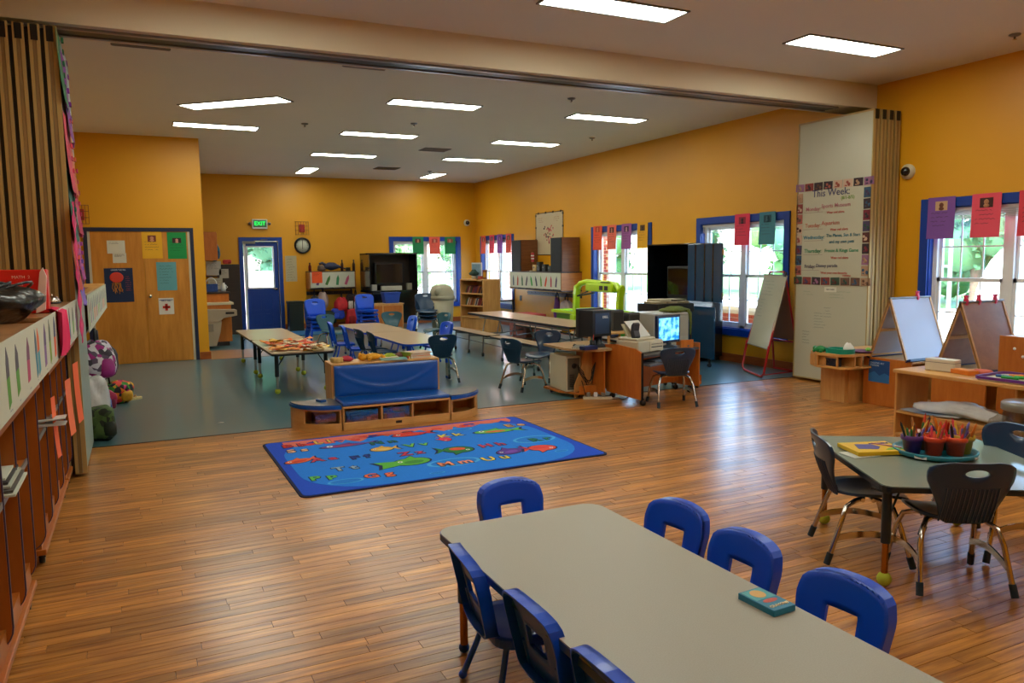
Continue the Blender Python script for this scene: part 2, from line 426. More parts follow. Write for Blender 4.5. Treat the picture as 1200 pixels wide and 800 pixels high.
vent(4.95, 16.4, .5, .38, 6, 'square ceiling vent nearest the far wall')
vent(.15, 8.1, .5, .09, 2, 'narrow slot vent behind the beam, above the left partition')
vent(2.23, 8.07, .45, .06, 2, 'narrow slot vent behind the beam, left of centre')
for i, (x, y, lab) in enumerate([(7.35, 4.6, 'small round sprinkler in the near ceiling at top right'), (5.0, 8.6, 'small sprinkler in the ceiling right behind the beam'), (2.3, 11.6, 'small sprinkler between the left and middle lights'), (6.9, 11.2, 'small sprinkler close to the right wall'), (3.75, 11.0, 'round smoke sensor between the first two middle lights'), (6.0, 16.6, 'small sprinkler near the far right corner')]):
    t = thing('sprinkler', lab, 'sprinkler', (x, y, H)); obj('cover', MB().lathe([(.05, 0), (.05, -.01), (.03, -.02), (.0, -.02)], 12), GREY, t); obj('nozzle', MB().lathe([(.01, -.02), (.01, -.045), (.022, -.047), (.0, -.05)], 8), CHROME, t)
# ---------------------------------------------------------------- windows
def window(idx, axis, a, b, wallc, sgn=1):
    """double unit with blue casing, white double-hung sashes; axis 'y' in the right wall, 'x' in the far wall"""
    nm = 'window_%d' % idx
    def B(m, u0, u1, d0, d1, z0, z1):
        if axis == 'y': m.box((wallc+d0, u0, z0), (wallc+d1, u1, z1))
        else: m.box((u0, wallc+d0, z0), (u1, wallc+d1, z1))
        return m
    c = MB()
    B(c, a, a+T, -.025, .0, WZ0, WZ1); B(c, b-T, b, -.025, .0, WZ0, WZ1); B(c, a+T, b-T, -.025, .0, WZ1-T, WZ1); B(c, a+T, b-T, -.04, .0, WZ0, WZ0+T)
    B(c, a+T, a+T+.012, 0, .1, WZ0+T, WZ1-T); B(c, b-T-.012, b-T, 0, .1, WZ0+T, WZ1-T); B(c, a+T, b-T, 0, .1, WZ0+T, WZ0+T+.012); B(c, a+T, b-T, 0, .1, WZ1-T-.012, WZ1-T)
    root = struct(nm, c, BLUEP, label='blue casing around a white double window')
    a0, b0, z0, z1 = a+T+.012, b-T-.012, WZ0+T+.012, WZ1-T-.012; mid = (a0+b0)/2; zm = (z0+z1)/2
    fr = MB()
    for u0, u1 in ((a0, a0+.05), (b0-.05, b0), (mid-.05, mid+.05)): B(fr, u0, u1, .06, .13, z0, z1)
    B(fr, a0, b0, .06, .13, z0, z0+.04); B(fr, a0, b0, .06, .13, z1-.04, z1)
    obj('window_frame', fr, WHITE, root)
    for (u0, u1) in ((a0+.05, mid-.05), (mid+.05, b0-.05)):
        for (zz0, zz1, dd) in ((z0+.04, zm+.02, .07), (zm-.02, z1-.04, .1)):
            s = MB(); B(s, u0, u0+.035, dd, dd+.03, zz0, zz1); B(s, u1-.035, u1, dd, dd+.03, zz0, zz1); B(s, u0, u1, dd, dd+.03, zz0, zz0+.04); B(s, u0, u1, dd, dd+.03, zz1-.04, zz1)
            so_ = obj('sash', s, WHITE, root)
            g = MB(); B(g, u0+.03, u1-.03, dd+.012, dd+.018, zz0+.03, zz1-.03); obj('pane', g, GLASS, so_)
            for k in (1, 2):
                uu = u0+(u1-u0)*k/3; B_ = MB(); B(B_, uu-.007, uu+.007, dd+.004, dd+.011, zz0+.035, zz1-.035); obj('muntin', B_, WHITE, so_)
            zz = (zz0+zz1)/2; B_ = MB(); B(B_, u0+.03, u1-.03, dd+.002, dd+.009, zz-.007, zz+.007); obj('muntin', B_, WHITE, so_)
    bl = MB()
    for k in range(5): B(bl, a0+.01, b0-.01, .012, .05, z1-.05-k*.018, z1-.042-k*.018)
    B(bl, a0+.005, b0-.005, .008, .055, z1-.035, z1)
    obj('raised_blind', bl, mat('blind_white', '#c9c9c4', .5), root)
    return root
for i, (a, b) in enumerate(WIN): window(i+1, 'y', a, b, XR)
window(5, 'x', FW[0], FW[1], YF)
# ================================================================ OUTSIDE
CONC = mat('bright_concrete', '#d9d4ca', .8, var=.06, scale=.6)
GRS = mat('lawn_grass', '#5f7d3a', .9, var=.25, scale=3)
struct('ground_concrete', MB().box((XR+.2, -12, -.2), (22, 45, -.05)).box((-14, YF+.2, -.2), (XR+.2, 45, -.05)), CONC).name = 'patio_ground'
struct('ground_lawn', MB().box((22, -40, -.2), (70, 70, -.04)).box((-40, 45, -.2), (22, 90, -.04)), GRS).name = 'lawn_ground'
BRK = mat('red_brick', '#94402f', .85, var=.3, scale=6, bump=.4, bscale=80)
MORT = mat('mortar', '#c9beb0', .9)
def brickwall(Y0, Y1, X, z0, z1, name, label, L=.2, hgt=.072, limit=300):
    t = thing(name, label, 'wall', (X, Y0, z0)); t['kind'] = 'structure'; del t['category']
    obj('mortar', MB().box((.012, 0, 0), (.2, Y1-Y0, z1-z0)), MORT, t)
    me = mesh('brick', MB().box((0, -L/2+.005, 0), (.05, L/2-.005, hgt-.01)), BRK); fixn(me); n = 0
    r = 0; z = .0
    while z+hgt < z1-z0+.001:
        y = L/2+(L/2 if r % 2 else 0)
        while y < Y1-Y0-L/2+.01 and n < limit:
            b = bpy.data.objects.new('brick', me); COL.objects.link(b); b.parent = t; b.location = (0, y, z+.005); n += 1; y += L
        z += hgt; r += 1
    obj('coping', MB().box((-.03, -.03, z1-z0), (.23, Y1-Y0+.03, z1-z0+.06)), CONC, t)
    return t
brickwall(9.5, 11.7, 9.2, -.05, .66, 'brick_planter_wall', 'low red brick wall outside, seen through the window by the red easel')
brickwall(14.9, 15.3, 9.6, -.05, 2.6, 'brick_pillar', 'narrow red brick pillar outside the window behind the lime play table')
def bricktex(name):
    m = bpy.data.materials.new(name); m.use_nodes = True; n = m.node_tree; b = n.nodes['Principled BSDF']
    tc = n.nodes.new('ShaderNodeTexCoord'); sp = n.nodes.new('ShaderNodeSeparateXYZ'); ad = n.nodes.new('ShaderNodeMath'); cb = n.nodes.new('ShaderNodeCombineXYZ')
    n.links.new(tc.outputs['Object'], sp.inputs[0]); n.links.new(sp.outputs[0], ad.inputs[0]); n.links.new(sp.outputs[1], ad.inputs[1]); n.links.new(ad.outputs[0], cb.inputs[0]); n.links.new(sp.outputs[2], cb.inputs[1])
    br = n.nodes.new('ShaderNodeTexBrick'); br.inputs['Scale'].default_value = 1; br.inputs['Brick Width'].default_value = .2; br.inputs['Row Height'].default_value = .072; br.inputs['Mortar Size'].default_value = .008
    br.inputs['Color1'].default_value = lin('#a8604e'); br.inputs['Color2'].default_value = lin('#8c4a3c'); br.inputs['Mortar'].default_value = lin('#cfc5b8')
    n.links.new(cb.outputs[0], br.inputs[0]); n.links.new(br.outputs[0], b.inputs['Base Color']); b.inputs['Roughness'].default_value = .85; return m
BT = bricktex('far_brickwork')
o = obj('brick_building_wing', MB().box((10.9, 19.6, -.05), (11.3, 27, 4.2)), BT); o['kind'] = 'structure'; o['label'] = 'brick wing of the building outside the corner window'
def foliage(name, label, x, y, h, r, leaf='#4d7a33', n=420, seed=1, trunk=True, group=None):
    t = thing(name, label, 'tree', (x, y, -.1), 0, group)
    if trunk: obj('trunk', MB().tube([(0, 0, 0), (.05, .03, h*.4), (0, .1, h*.75)], .16, 8, r1=.06), mat('bark', '#5b4a3a', .9, bump=.5, bscale=20), t)
    rd = random.Random(seed); m = MB()
    for c in range(int(r*6)+16):
        cx, cy, cz = rd.uniform(-.6, .6)*r, rd.uniform(-.6, .6)*r, h*rd.uniform(.16, .9)
        cr = r*rd.uniform(.28, .5)
        for k in range(n//6):
            a, b_ = rd.uniform(0, 2*pi), math.acos(rd.uniform(-1, 1)); q = Vector((cx+cr*sin(b_)*cos(a), cy+cr*sin(b_)*sin(a), cz+cr*cos(b_)*.8))
            d = Vector((rd.uniform(-1, 1), rd.uniform(-1, 1), rd.uniform(-1, 1))).normalized(); e = d.orthogonal().normalized(); s_ = r*.06*rd.uniform(.6, 1.3)
            m.add([q-d*s_, q+e*s_*.6, q+d*s_, q-e*s_*.6], [(0, 1, 2, 3)])
        m.ball((cx, cy, cz), cr*.8, 8)
    me = mesh('foliage', m, mat('leaf_'+leaf.strip('#'), leaf, .8, var=.35, scale=1.5, bump=.4, bscale=8)); oo = bpy.data.objects.new('foliage', me); COL.objects.link(oo); oo.parent = t
    return t
LFC = ['#3f6e3a', '#2f5a34', '#4f7f3e', '#356344', '#5a8a48']
TB = [('right-hand window', 9.3, 3), ('right-hand window', 11.6, 4), ('right-hand window', 14.2, 1), ('red easel window', 17.6, 0), ('red easel window', 20.4, 3), ('red easel window', 23.4, 2), ('lime play table window', 26.8, 1), ('lime play table window', 30.0, 4), ('lime play table window', 33.4, 0)]
for i, (wn, y, k) in enumerate(TB):
    pos = ['rightmost', 'middle', 'leftmost'][i % 3]
    foliage('broadleaf_tree', 'green tree outside, %s of three seen through the %s' % (pos, wn), 21.5+(i % 2)*2.6, y, 5.6+.5*(i % 3), 1.75, LFC[k], 420, i+5, True, 'trees outside the windows')
foliage('broadleaf_tree', 'green tree outside the blue door', 4.6, 31, 6, 1.8, LFC[3], 420, 31, True, 'trees outside the windows')
foliage('broadleaf_tree', 'green tree outside the far window, left one', 10.2, 33, 6, 1.6, LFC[4], 420, 32, True, 'trees outside the windows'); foliage('broadleaf_tree', 'green tree outside the far window, right one', 13.8, 33.5, 6, 1.6, LFC[0], 420, 33, True, 'trees outside the windows')
# playground: white arched climber and posts
t = thing('playground_dome', 'white arched playground climber outside the right-hand window', 'playground', (16.5, 9.9, 0))
m = MB(); PT = [(1.3*cos(pi*k/12), .2, .55+1.0*sin(pi*k/12)) for k in range(13)]
m.prism([(1.0*cos(pi*k/14), .05+1.75*sin(pi*k/14)) for k in range(15)], -.1, .1, 'x')
obj('arch_panel', m, mat('bright_play_plastic', '#efe9e2', .5), t)
obj('post', MB().tube([(0, 1.6, -.05), (0, 1.6, 1.9)], .05), GREY, t); obj('post', MB().tube([(0, 2.2, -.05), (0, 2.2, 1.7)], .05), GREY, t); obj('crossbar', MB().tube([(0, 1.6, 1.3), (0, 2.2, 1.3)], .03), GREY, t)
t = thing('parked_car', 'pale parked car outside, seen through the blue door window', 'car', (3.3, 26, -.05))
obj('body', MB().prism([(-1.8, .3), (-1.8, .75), (-1.2, .85), (-.8, 1.35), (.7, 1.35), (1.2, .85), (1.9, .8), (1.9, .3)], -.8, .8, 'y'), mat('pale_car_paint', '#e6d5d3', .3), t)
for sx in (-1.1, 1.1): obj('wheel', MB().lathe([(.0, -.1), (.3, -.1), (.3, .1), (0, .1)], 14, M=Matrix.Translation((sx, -.75, .3)) @ Matrix.Rotation(pi/2, 4, 'X')), BLACK, t)

# ================================================================ DOORS
FR = dict(right=(0, -1, 0), up=(0, 0, 1))    # on a wall that faces -X
def FX(x, y, z): return frame((x, y, z), (0, -1, 0), (0, 0, 1))     # faces -X
def FXp(x, y, z): return frame((x, y, z), (0, 1, 0), (0, 0, 1))     # faces +X
def FY(x, y, z): return frame((x, y, z), (1, 0, 0), (0, 0, 1))      # faces -Y
# exterior blue door (door_1)
m = MB(); m.box((DX0, YF-.03, 0), (DX0+.09, YF+.12, DH)); m.box((DX1-.09, YF-.03, 0), (DX1, YF+.12, DH)); m.box((DX0+.09, YF-.03, DH-.09), (DX1-.09, YF+.12, DH))
d1 = struct('door_1', m, BLUEP, label='blue exterior door with a tall window')
x0, x1, zt = DX0+.10, DX1-.10, DH-.10; gx0, gx1, gz0, gz1 = 2.31, 2.86, 1.0, 1.92
lf = MB().box((x0+.02, YF+.02, .01), (gx0, YF+.06, zt)).box((gx1, YF+.02, .01), (x1, YF+.06, zt)).box((gx0, YF+.02, .01), (gx1, YF+.06, gz0)).box((gx0, YF+.02, gz1), (gx1, YF+.06, zt))
lf = obj('door_leaf', lf, BLUEP, d1)
obj('gap_light_strip', MB().box((x0, YF+.005, .01), (x0+.05, YF+.02, zt-.04)), WHITE, d1)  # white strip painted in for the light in the gap at the door edge
g = MB()
for a, b in (((gx0-.03, gz0-.03), (gx1+.03, gz0)), ((gx0-.03, gz1), (gx1+.03, gz1+.03)), ((gx0-.03, gz0), (gx0, gz1)), ((gx1, gz0), (gx1+.03, gz1))): g.box((a[0], YF+.008, a[1]), (b[0], YF+.02, b[1]))
obj('glazing_bead', g, WHITE, d1); obj('pane', MB().box((gx0, YF+.035, gz0), (gx1, YF+.041, gz1)), GLASS, d1)
for px in (2.36, 2.62):
    for (pz0, pz1) in ((.12, .38), (.46, .84)):
        pm = MB()
        for a, b in (((px, pz0), (px+.22, pz0+.02)), ((px, pz1-.02), (px+.22, pz1)), ((px, pz0), (px+.02, pz1)), ((px+.2, pz0), (px+.22, pz1))): pm.box((a[0], YF+.012, a[1]), (b[0], YF+.02, b[1]))
        obj('panel_moulding', pm, BLUEP, d1)
obj('door_handle', MB().tube([(2.93, YF+.02, .95), (2.93, YF-.03, .95), (2.84, YF-.035, .95)], .012).lathe([(.03, 0), (.03, .01), (0, .01)], 12, M=Matrix.Translation((2.93, YF+.02, .95)) @ Matrix.Rotation(pi/2, 4, 'X')), CHROME, d1)
obj('door_closer', MB().box((2.2, YF-.05, 2.0), (2.48, YF+.0, 2.06)).tube([(2.46, YF-.03, 2.07), (2.75, YF-.08, 2.09), (2.6, YF-.02, 2.1)], .008), GREY, d1)
# closet double doors (door_2)
CY = 13.57
m = MB().box((-.71, CY-.03, 0), (-.655, CY+.0, 2.13)).box((.795, CY-.03, 0), (.85, CY+.0, 2.13)).box((-.655, CY-.03, 2.07), (.795, CY+.0, 2.13))
d2 = struct('door_2', m, mat('dark_blue_frame', '#1c2540', .4), label='wide wooden double closet door in a dark blue frame')
m = MB().box((-.655, CY-.02, 0), (-.62, CY, 2.07)).box((.76, CY-.02, 0), (.795, CY, 2.07)); obj('door_stop', m, mat('cream_stop', '#c9bfa4', .5), d2)
DM = .11
l1 = obj('door_leaf', MB().box((-.615, CY-.018, .01), (DM-.003, CY-.001, 2.065)), OAK, d2); l2 = obj('door_leaf', MB().box((DM+.003, CY-.018, .01), (.755, CY-.001, 2.065)), OAK, d2)
obj('door_handle', MB().lathe([(.028, 0), (.028, .01), (.012, .015), (.012, .04), (.03, .05), (.03, .065), (0, .07)], 14, M=Matrix.Translation((DM+.06, CY-.018, 1.06)) @ Matrix.Rotation(pi/2, 4, 'X')), CHROME, l2)

# ================================================================ generic wall paper
def sheet(name, label, F, w_, h, col, cat='paper', photo=None, rows=0, ink='#2b2b33', group=None, curl=0, title=None, seed=0, th=.0015):
    """F origin = centre of the sheet, normal towards the viewer"""
    t = thing(name, label, cat, F.translation, 0, group); L = Matrix.Translation(-F.translation) @ F
    m = MB(); n = 6; vs = []
    for i in range(n+1):
        v = -h/2+h*i/n; k = curl*((i/n-1)**2)
        for u in (-w_/2, w_/2): vs += [(u, v, k), (u, v, k+th)]
    fs = []
    for i in range(n):
        a = i*4; fs += [(a, a+2, a+6, a+4), (a+1, a+5, a+7, a+3), (a, a+4, a+5, a+1), (a+2, a+3, a+7, a+6)]
    fs += [(0, 1, 3, 2), (n*4, n*4+2, n*4+3, n*4+1)]
    m.add(vs, fs, False, L); obj('sheet', m, paper(col), t)
    if photo:
        px, py, pw, ph, c1, c2 = photo
        b = MB().box((px-pw/2, py-ph/2, .001), (px+pw/2, py+ph/2, .003+curl*.1), L); obj('photo', b, paper(c1), t)
        b = MB().ball((px, py+ph*.08, .003+curl*.1), ph*.28, 8, (1, 1, .1), L).ball((px, py-ph*.3, .003+curl*.1), ph*.33, 8, (1, .6, .1), L); obj('face_shape', b, paper(c2), t)
    if rows:
        b = MB(); scrib(b, L, -w_*.36, h*.12 if photo else h*.36, w_*.72, rows, h*.1, h*.03, .004 if w_ > .1 else .002, random.Random(seed), .004+curl*.35); obj('handwriting', b, paper(ink), t)['kind'] = 'stuff'
    if title:
        tt = text('lettering', title[0], title[1], paper(title[3] if len(title) > 3 else ink), L @ Matrix.Translation((0, title[2], 0)), t, bold=.0006, off=.004)
    return t
# closet door papers
yy = CY-.0195
sheet('closet_notice', 'small white notice with a drawing, high on the left closet door', FY(-.27, yy, 1.83), .25, .2, '#d0cdbb', rows=2, seed=1)
sheet('closet_notice', 'narrow white slip below the notice on the left closet door', FY(-.23, yy, 1.66), .19, .15, '#cfc9b6', rows=3, seed=2)
sheet('yellow_sheet', 'yellow birthday sheet at the top of the right closet door', FY(.24, yy, 1.86), .29, .42, '#e2a91d', photo=(0, .1, .12, .1, '#7a3b2a', '#c98d6a'), rows=4, seed=3)
sheet('green_sheet', 'green sheet with a small photo at the top right of the closet door', FY(.6, yy, 1.85), .28, .42, '#0e8a43', photo=(0, .08, .13, .08, '#3a2020', '#cf8f80'), rows=4, ink='#0b3d22', seed=4)
sheet('blue_sheet', 'blue-grey handwritten sheet on the right closet door', FY(.425, yy, 1.365), .29, .45, '#5d9aa0', rows=7, ink='#1f3f48', seed=5)
t = sheet('first_aid_sign', 'white sign with a red cross on the right closet door', FY(.395, yy, .89), .22, .26, '#d5cfc2', cat='sign', title=('FIRST AID', .034, .085, '#33405e'))
L = FY(0, -.004, -.015); obj('red_cross', MB().box((-.055, -.02, 0), (.055, .02, .002), L).box((-.02, -.055, 0), (.02, .055, .002), L), paper('#c9301f'), t)
obj('blue_band', MB().box((-.1, .11, 0), (.1, .12, .002), L), paper('#2c3f77'), t)
t = sheet('jellyfish_poster', 'navy poster with a red jellyfish on the left closet door', FY(-.26, yy, 1.24), .4, .53, '#0e2448', cat='poster', title=('UNDER THE SEA', .028, .235, '#b9c6d8'))
L = FY(-.03, -.004, .06)
obj('jellyfish_bell', MB().ball((0, .06, 0), .1, 14, (1, .85, .05), L), paper('#cf3d2c'), t)
m = MB(); rd = random.Random(4)
for k in range(13):
    x = -.06+.12*k/12; pts = [(x+rd.uniform(-.012, .012)+.02*(j/5)*(1 if x > 0 else -.2), -.02-.045*j*rd.uniform(.7, 1), .003) for j in range(5)]
    m.tube(pts, .003, 4, L)
obj('tentacles', m, paper('#d98a2e'), t)
m = MB(); [scrib(m, L, .12, .07-.03*k, .09, 1, .02, .006, .006, rd, .002) for k in range(8)]; obj('small_print', m, paper('#8e3a4a'), t)['kind'] = 'stuff'
# wire guards
def wireguard(label, F, w_, h):
    t = thing('wire_guard', label, 'guard', F.translation); L = Matrix.Translation(-F.translation) @ F
    obj('alarm_box', MB().rbox((-w_*.22, -h*.3, 0), (w_*.22, h*.3, .04), .004, L), mat('alarm_red', '#b5281c', .35), t)
    m = MB(); R_ = '#6b2f1d'
    for k in range(6): x = -w_/2+w_*k/5; m.tube([(x, -h/2, 0), (x, -h/2, .07), (x, h/2, .07), (x, h/2, 0)], .004, 5, L)
    for k in range(4): z = -h/2+h*k/3; m.tube([(-w_/2, z, 0), (-w_/2, z, .07), (w_/2, z, .07), (w_/2, z, 0)], .004, 5, L)
    obj('wire_cage', m, mat('guard_wire', R_, .5), t)
wireguard('small red wire guard on the closet wall beside the left partition', FY(-.72, CY-.001, 2.32), .22, .28)
wireguard('red wire guard on the far wall above the clock', FY(3.55, YF-.001, 2.36), .3, .3)
# clock
t = thing('wall_clock', 'round black-rimmed wall clock on the far wall', 'clock', (3.55, YF, 1.96)); L = FY(0, 0, 0)
obj('rim', MB().lathe([(.145, 0), (.19, 0), (.19, .04), (.15, .045), (.15, .005)], 28, M=L, caps=False), BLACK, t); obj('dial', MB().lathe([(.15, .004), (.15, .012), (0, .012)], 28, M=L), CREAMP, t)
obj('hand', MB().box((-.006, -.02, .014), (.006, .12, .018), L), BLACK, t); obj('hand', MB().box((-.006, -.085, .014), (.006, .02, .018), L), BLACK, t)
for k in range(12): obj('hour_mark', MB().box((-.004, .118, .0125), (.004, .138, .015), L @ Matrix.Rotation(k*pi/6, 4, 'Z')), MARK, t)
# exit sign
t = thing('exit_sign', 'green lit EXIT sign above the blue door', 'sign', (2.6, YF, 2.46)); L = FY(0, 0, 0)
obj('housing', MB().rbox((-.17, -.12, 0), (.17, .1, .06), .01, L), WHITE, t); obj('lit_face', MB().box((-.145, -.085, .06), (.145, .08, .062), L), mat('exit_face', '#4f7a58', .5), t)
text('lettering', 'EXIT', .12, mat('exit_green', '#12e050', .5, emit=.6), L @ Matrix.Translation((0, -.002, .062)), t, bold=.002)
for sx in (-1, 1): obj('lamp_head', MB().ball((sx*.22, 0, .03), .035, 10, M=L).tube([(sx*.17, 0, .03), (sx*.2, 0, .03)], .012, 6, L), GREY, t)
sheet('wall_notice', 'grey printed notice on the far wall right of the blue door', FY(3.27, YF-.003, 1.42), .26, .6, '#b9ad8c', rows=9, seed=8)
# cameras
for (F, lab) in ((FX(XR, 6.12, 2.5), 'round dome camera on the right wall beside the folded whiteboard'), (FY(7.75, YF, 2.53), 'small dome camera high in the far corner')):
    t = thing('dome_camera', lab, 'camera', F.translation); L = Matrix.Translation(-F.translation) @ F
    obj('base', MB().lathe([(.085, 0), (.085, .03), (.06, .05), (0, .05)], 18, M=L), BEIGE, t); obj('dome', MB().ball((0, 0, .05), .055, 14, M=L), BLKGL, t)
# ---------------------------------------------------------------- sheets hung on the windows
GW = 'coloured birthday sheets hung across the windows'
for i, (y, w_, c, c1, c2, lab) in enumerate([
    (18.12, .28, '#e0522c', '#5a2418', '#c98c6a', 'orange-red sheet, leftmost of four on the small corner window'), (17.6, .28, '#d8344f', '#3c1a22', '#b57a6a', 'crimson sheet, second from left on the small corner window'),
    (17.13, .3, '#8a3f9e', '#3a1a4a', '#b98ac0', 'purple sheet, third on the small corner window'), (16.64, .29, '#dc4a35', '#4a1d18', '#c98a5a', 'red sheet with a photo, rightmost on the small corner window'),
    (12.7, .31, '#ee5630', '#b84020', '#d8704a', 'bright orange sheet, leftmost on the window behind the lime play table'), (12.21, .3, '#e36a55', '#40201c', '#b5705c', 'salmon sheet with a small photo on the window behind the lime table'),
    (11.73, .31, '#95508f', '#3c1c3c', '#c08a9c', 'purple sheet with a photo on the window behind the lime table'), (11.24, .31, '#e0a014', '#5a3a10', '#3a2412', 'yellow sheet, rightmost on the window behind the lime table'),
    (8.77, .31, '#e03550', '#8c1c30', '#3a1420', 'pink-red sheet on the window behind the red easel'), (8.27, .31, '#3f7f8c', '#1f4650', '#2a5560', 'blue-grey sheet on the window behind the red easel'),
    (5.67, .32, '#7d4f9c', '#c9a27a', '#6b3a26', 'purple sheet with a photo on the window above the A-frame easels'), (5.17, .31, '#e54f62', '#3a1a14', '#b9825a', 'pink sheet with a dark photo on the window above the A-frame easels'),
    (4.69, .3, '#d93a4a', '#4a1d18', '#c98a5a', 'red sheet at the right edge of the photo on the window')]):
    sheet('birthday_sheet', lab, FX(7.945, y, 1.955), w_, .45, c, cat='paper', photo=(0, .13 if i != 4 else .16, .14, .1, c1, c2), rows=4, ink='#3a2430', group=GW, seed=i, curl=.012)
for i, (x, c, c1, lab) in enumerate([(6.4, '#0f7d45', '#5a2a1a', 'green sheet nearest the black television cabinet on the far window'), (6.84, '#e55a48', '#a83c30', 'coral sheet in the middle of the far window'), (7.26, '#0d7a44', '#9c4a2a', 'green sheet at the right of the far window')]):
    sheet('birthday_sheet', lab, FY(x, 18.69, 1.95), .29, .43, c, photo=(0, .12, .15, .1, c1, '#c98a6a'), rows=3, ink='#1d3a28', group=GW, seed=i+20, curl=.01)
# ================================================================ RUG
SX, SY = .90, 5.08
rug = thing('alphabet_rug', 'blue ocean rug with letters and sea animals on the wood floor', 'rug', (.895, 5.1, 0), .008)
m = MB().prism(rrect(2.42, 1.72, .06, 4, 1.21, .86), 0, .008); obj('binding', m, mat('navy_binding', '#08113f', .9), rug)
def rugmat(h): return mat('rug_'+h.strip('#'), h, .95, var=.1, scale=60, bump=.15, bscale=300)
obj('border', MB().prism(rrect(2.38, 1.68, .05, 4, 1.21, .86), .008, .011), rugmat('#0448c8'), rug)
obj('sea_field', MB().prism([(max(.09, min(2.36, .09+p[0])), p[1]+.03) for p in rrect(2.24, 1.58, .5, 8, 1.12, .79)], .011, .012), rugmat('#067ae0'), rug)
def R_(x, y): return (x-.895, y-5.1)
def flat(name, poly, col, z0=.012, z1=.013): return obj(name, MB().prism(poly, z0, z1), rugmat(col), rug)
rd = random.Random(2)
cor = [(.16, 1.655)]+[(2.3, 1.66)]; n = 46
cor += [(2.3-2.14*k/n, 1.6-.07*abs(sin(k*1.7))-(.13 if 12 < k < 34 else .05)*rd.random()-(.06 if k > 30 else 0)) for k in range(n+1)]
flat('coral_band', cor, '#e2745f')
for k in range(26):
    x = rd.uniform(.35, 2.0); y = 1.52+rd.uniform(-.06, .06)
    flat('coral_blob', [(x+.07*cos(a*pi/4)*rd.uniform(.4, 1), y+.035*sin(a*pi/4)*rd.uniform(.4, 1)) for a in range(8)], rd.choice(['#d8312a', '#e0523c', '#0c2f9c', '#e05a48']), .0131, .0138)
def ell(cx, cy, a, b, n=20, rot=0): return [(cx+a*cos(t)*cos(rot)-b*sin(t)*sin(rot), cy+a*cos(t)*sin(rot)+b*sin(t)*cos(rot)) for t in [2*pi*k/n for k in range(n)]]
for (x, y, a, b) in ((1.25, 5.33, .13, .06), (1.9, 5.23, .06, .025), (3.02, 5.36, .06, .03), (3.02, 5.83, .2, .12), (2.12, 5.45, .22, .11), (2.6, 6.5, .12, .06)):
    c = R_(x, y); flat('bubble', ell(*c, a, b), '#3fa4e6', .012, .0126); flat('bubble_centre', ell(*c, a*.85, b*.82), '#0678d6', .0126, .013)
for i, (s_, x, y, c) in enumerate([('B b', 1.13, 6.6, '#c92a22'), ('L l', 1.37, 6.62, '#e3c04a'), ('S s', 1.12, 6.41, '#e7b68a'), ('N n', 1.83, 6.35, '#0d6a52'), ('V v', 2.05, 6.12, '#6fc04a'), ('K k', 2.43, 6.32, '#d9c94a'), ('E e', 3.12, 6.42, '#e3a85a'),
    ('R r', 3.06, 5.8, '#0e7a5a'), ('H h', 2.61, 5.81, '#c03a5a'), ('U u', 2.45, 5.40, '#e6cf4e'), ('M m', 2.12, 5.42, '#e9916a'), ('G g', 1.5, 5.37, '#e0663a'), ('T t', 1.33, 5.67, '#8fa6b8'), ('P p', 1.13, 5.50, '#5cb84a'), ('A a', 1.25, 6.02, '#c23048'), ('F f', 1.52, 5.95, '#0b2f86'), ('Z z', 1.92, 5.87, '#c02f4e')]):
    x, y = R_(x, y); text('letter_outline', s_, .15, rugmat('#0a1c52'), Matrix.Translation((x, y, .0125)), rug, bold=.012, off=.0004, ext=.0004); text('letter', s_, .15, rugmat(c), Matrix.Translation((x, y, .0135)), rug, bold=.004, off=.0006, ext=.0005)
def fish(x, y, L, hgt, c, c2, rot=0, tail=1, name='fish_motif'):
    x, y = R_(x, y)
    def q(u, v): return (x+u*cos(rot)-v*sin(rot), y+u*sin(rot)+v*cos(rot))
    for grow, z, cc, nm in ((1.12, .0128, '#0a1c52', name+'_outline'), (1, .0137, c, name)):
        m = MB().prism([q(*p) for p in ell(0, 0, L*.36*grow, hgt*.5*grow)], z, z+.0006)
        m.prism([q(u*grow, v*grow) for u, v in ((L*.3, 0), (L*.55*tail, hgt*.5), (L*.48*tail, 0), (L*.55*tail, -hgt*.5))], z, z+.0007)
        m.prism([q(u*grow, v*grow) for u, v in ((-.1*L, hgt*.4), (.12*L, hgt*.8), (.16*L, hgt*.3))], z, z+.0007)
        obj(nm, m, rugmat(cc), rug)
    m = MB().prism([q(*p) for p in ell(.02*L, -.1*hgt, L*.2, hgt*.22)], .0144, .0149); obj('belly_patch', m, rugmat(c2), rug)
    m = MB().prism([q(*p) for p in ell(-L*.22, hgt*.12, L*.05, L*.05)], .0145, .015); obj('eye_patch', m, rugmat('#f0efe4'), rug)
    m = MB().prism([q(*p) for p in ell(-L*.22, hgt*.12, L*.022, L*.022)], .0151, .0156); obj('pupil_patch', m, rugmat('#101010'), rug)
fish(1.5, 6.40, .52, .10, '#6d3a8c', '#a83a5a'); fish(1.75, 6.12, .26, .14, '#e0b04a', '#e6c46a'); fish(1.06, 6.06, .3, .12, '#e2643a', '#c93c28', .3)
fish(1.84, 5.62, .40, .2, '#58b23c', '#3f8a3a', 3.2-pi, -1.25); fish(2.3, 5.80, .34, .2, '#1f7a3c', '#d9522f', 2.9); fish(2.34, 6.2, .2, .1, '#e03a5a', '#e03a5a', pi/2)
fish(2.12, 6.53, .42, .13, '#d8312a', '#e0523c'); fish(2.84, 6.28, .5, .14, '#5cb848', '#d85a3a', -.1); fish(2.64, 5.54, .32, .16, '#5b3a96', '#7a4ab0', .3); fish(2.93, 5.52, .32, .18, '#e04a3a', '#d83a3a', pi-.2)
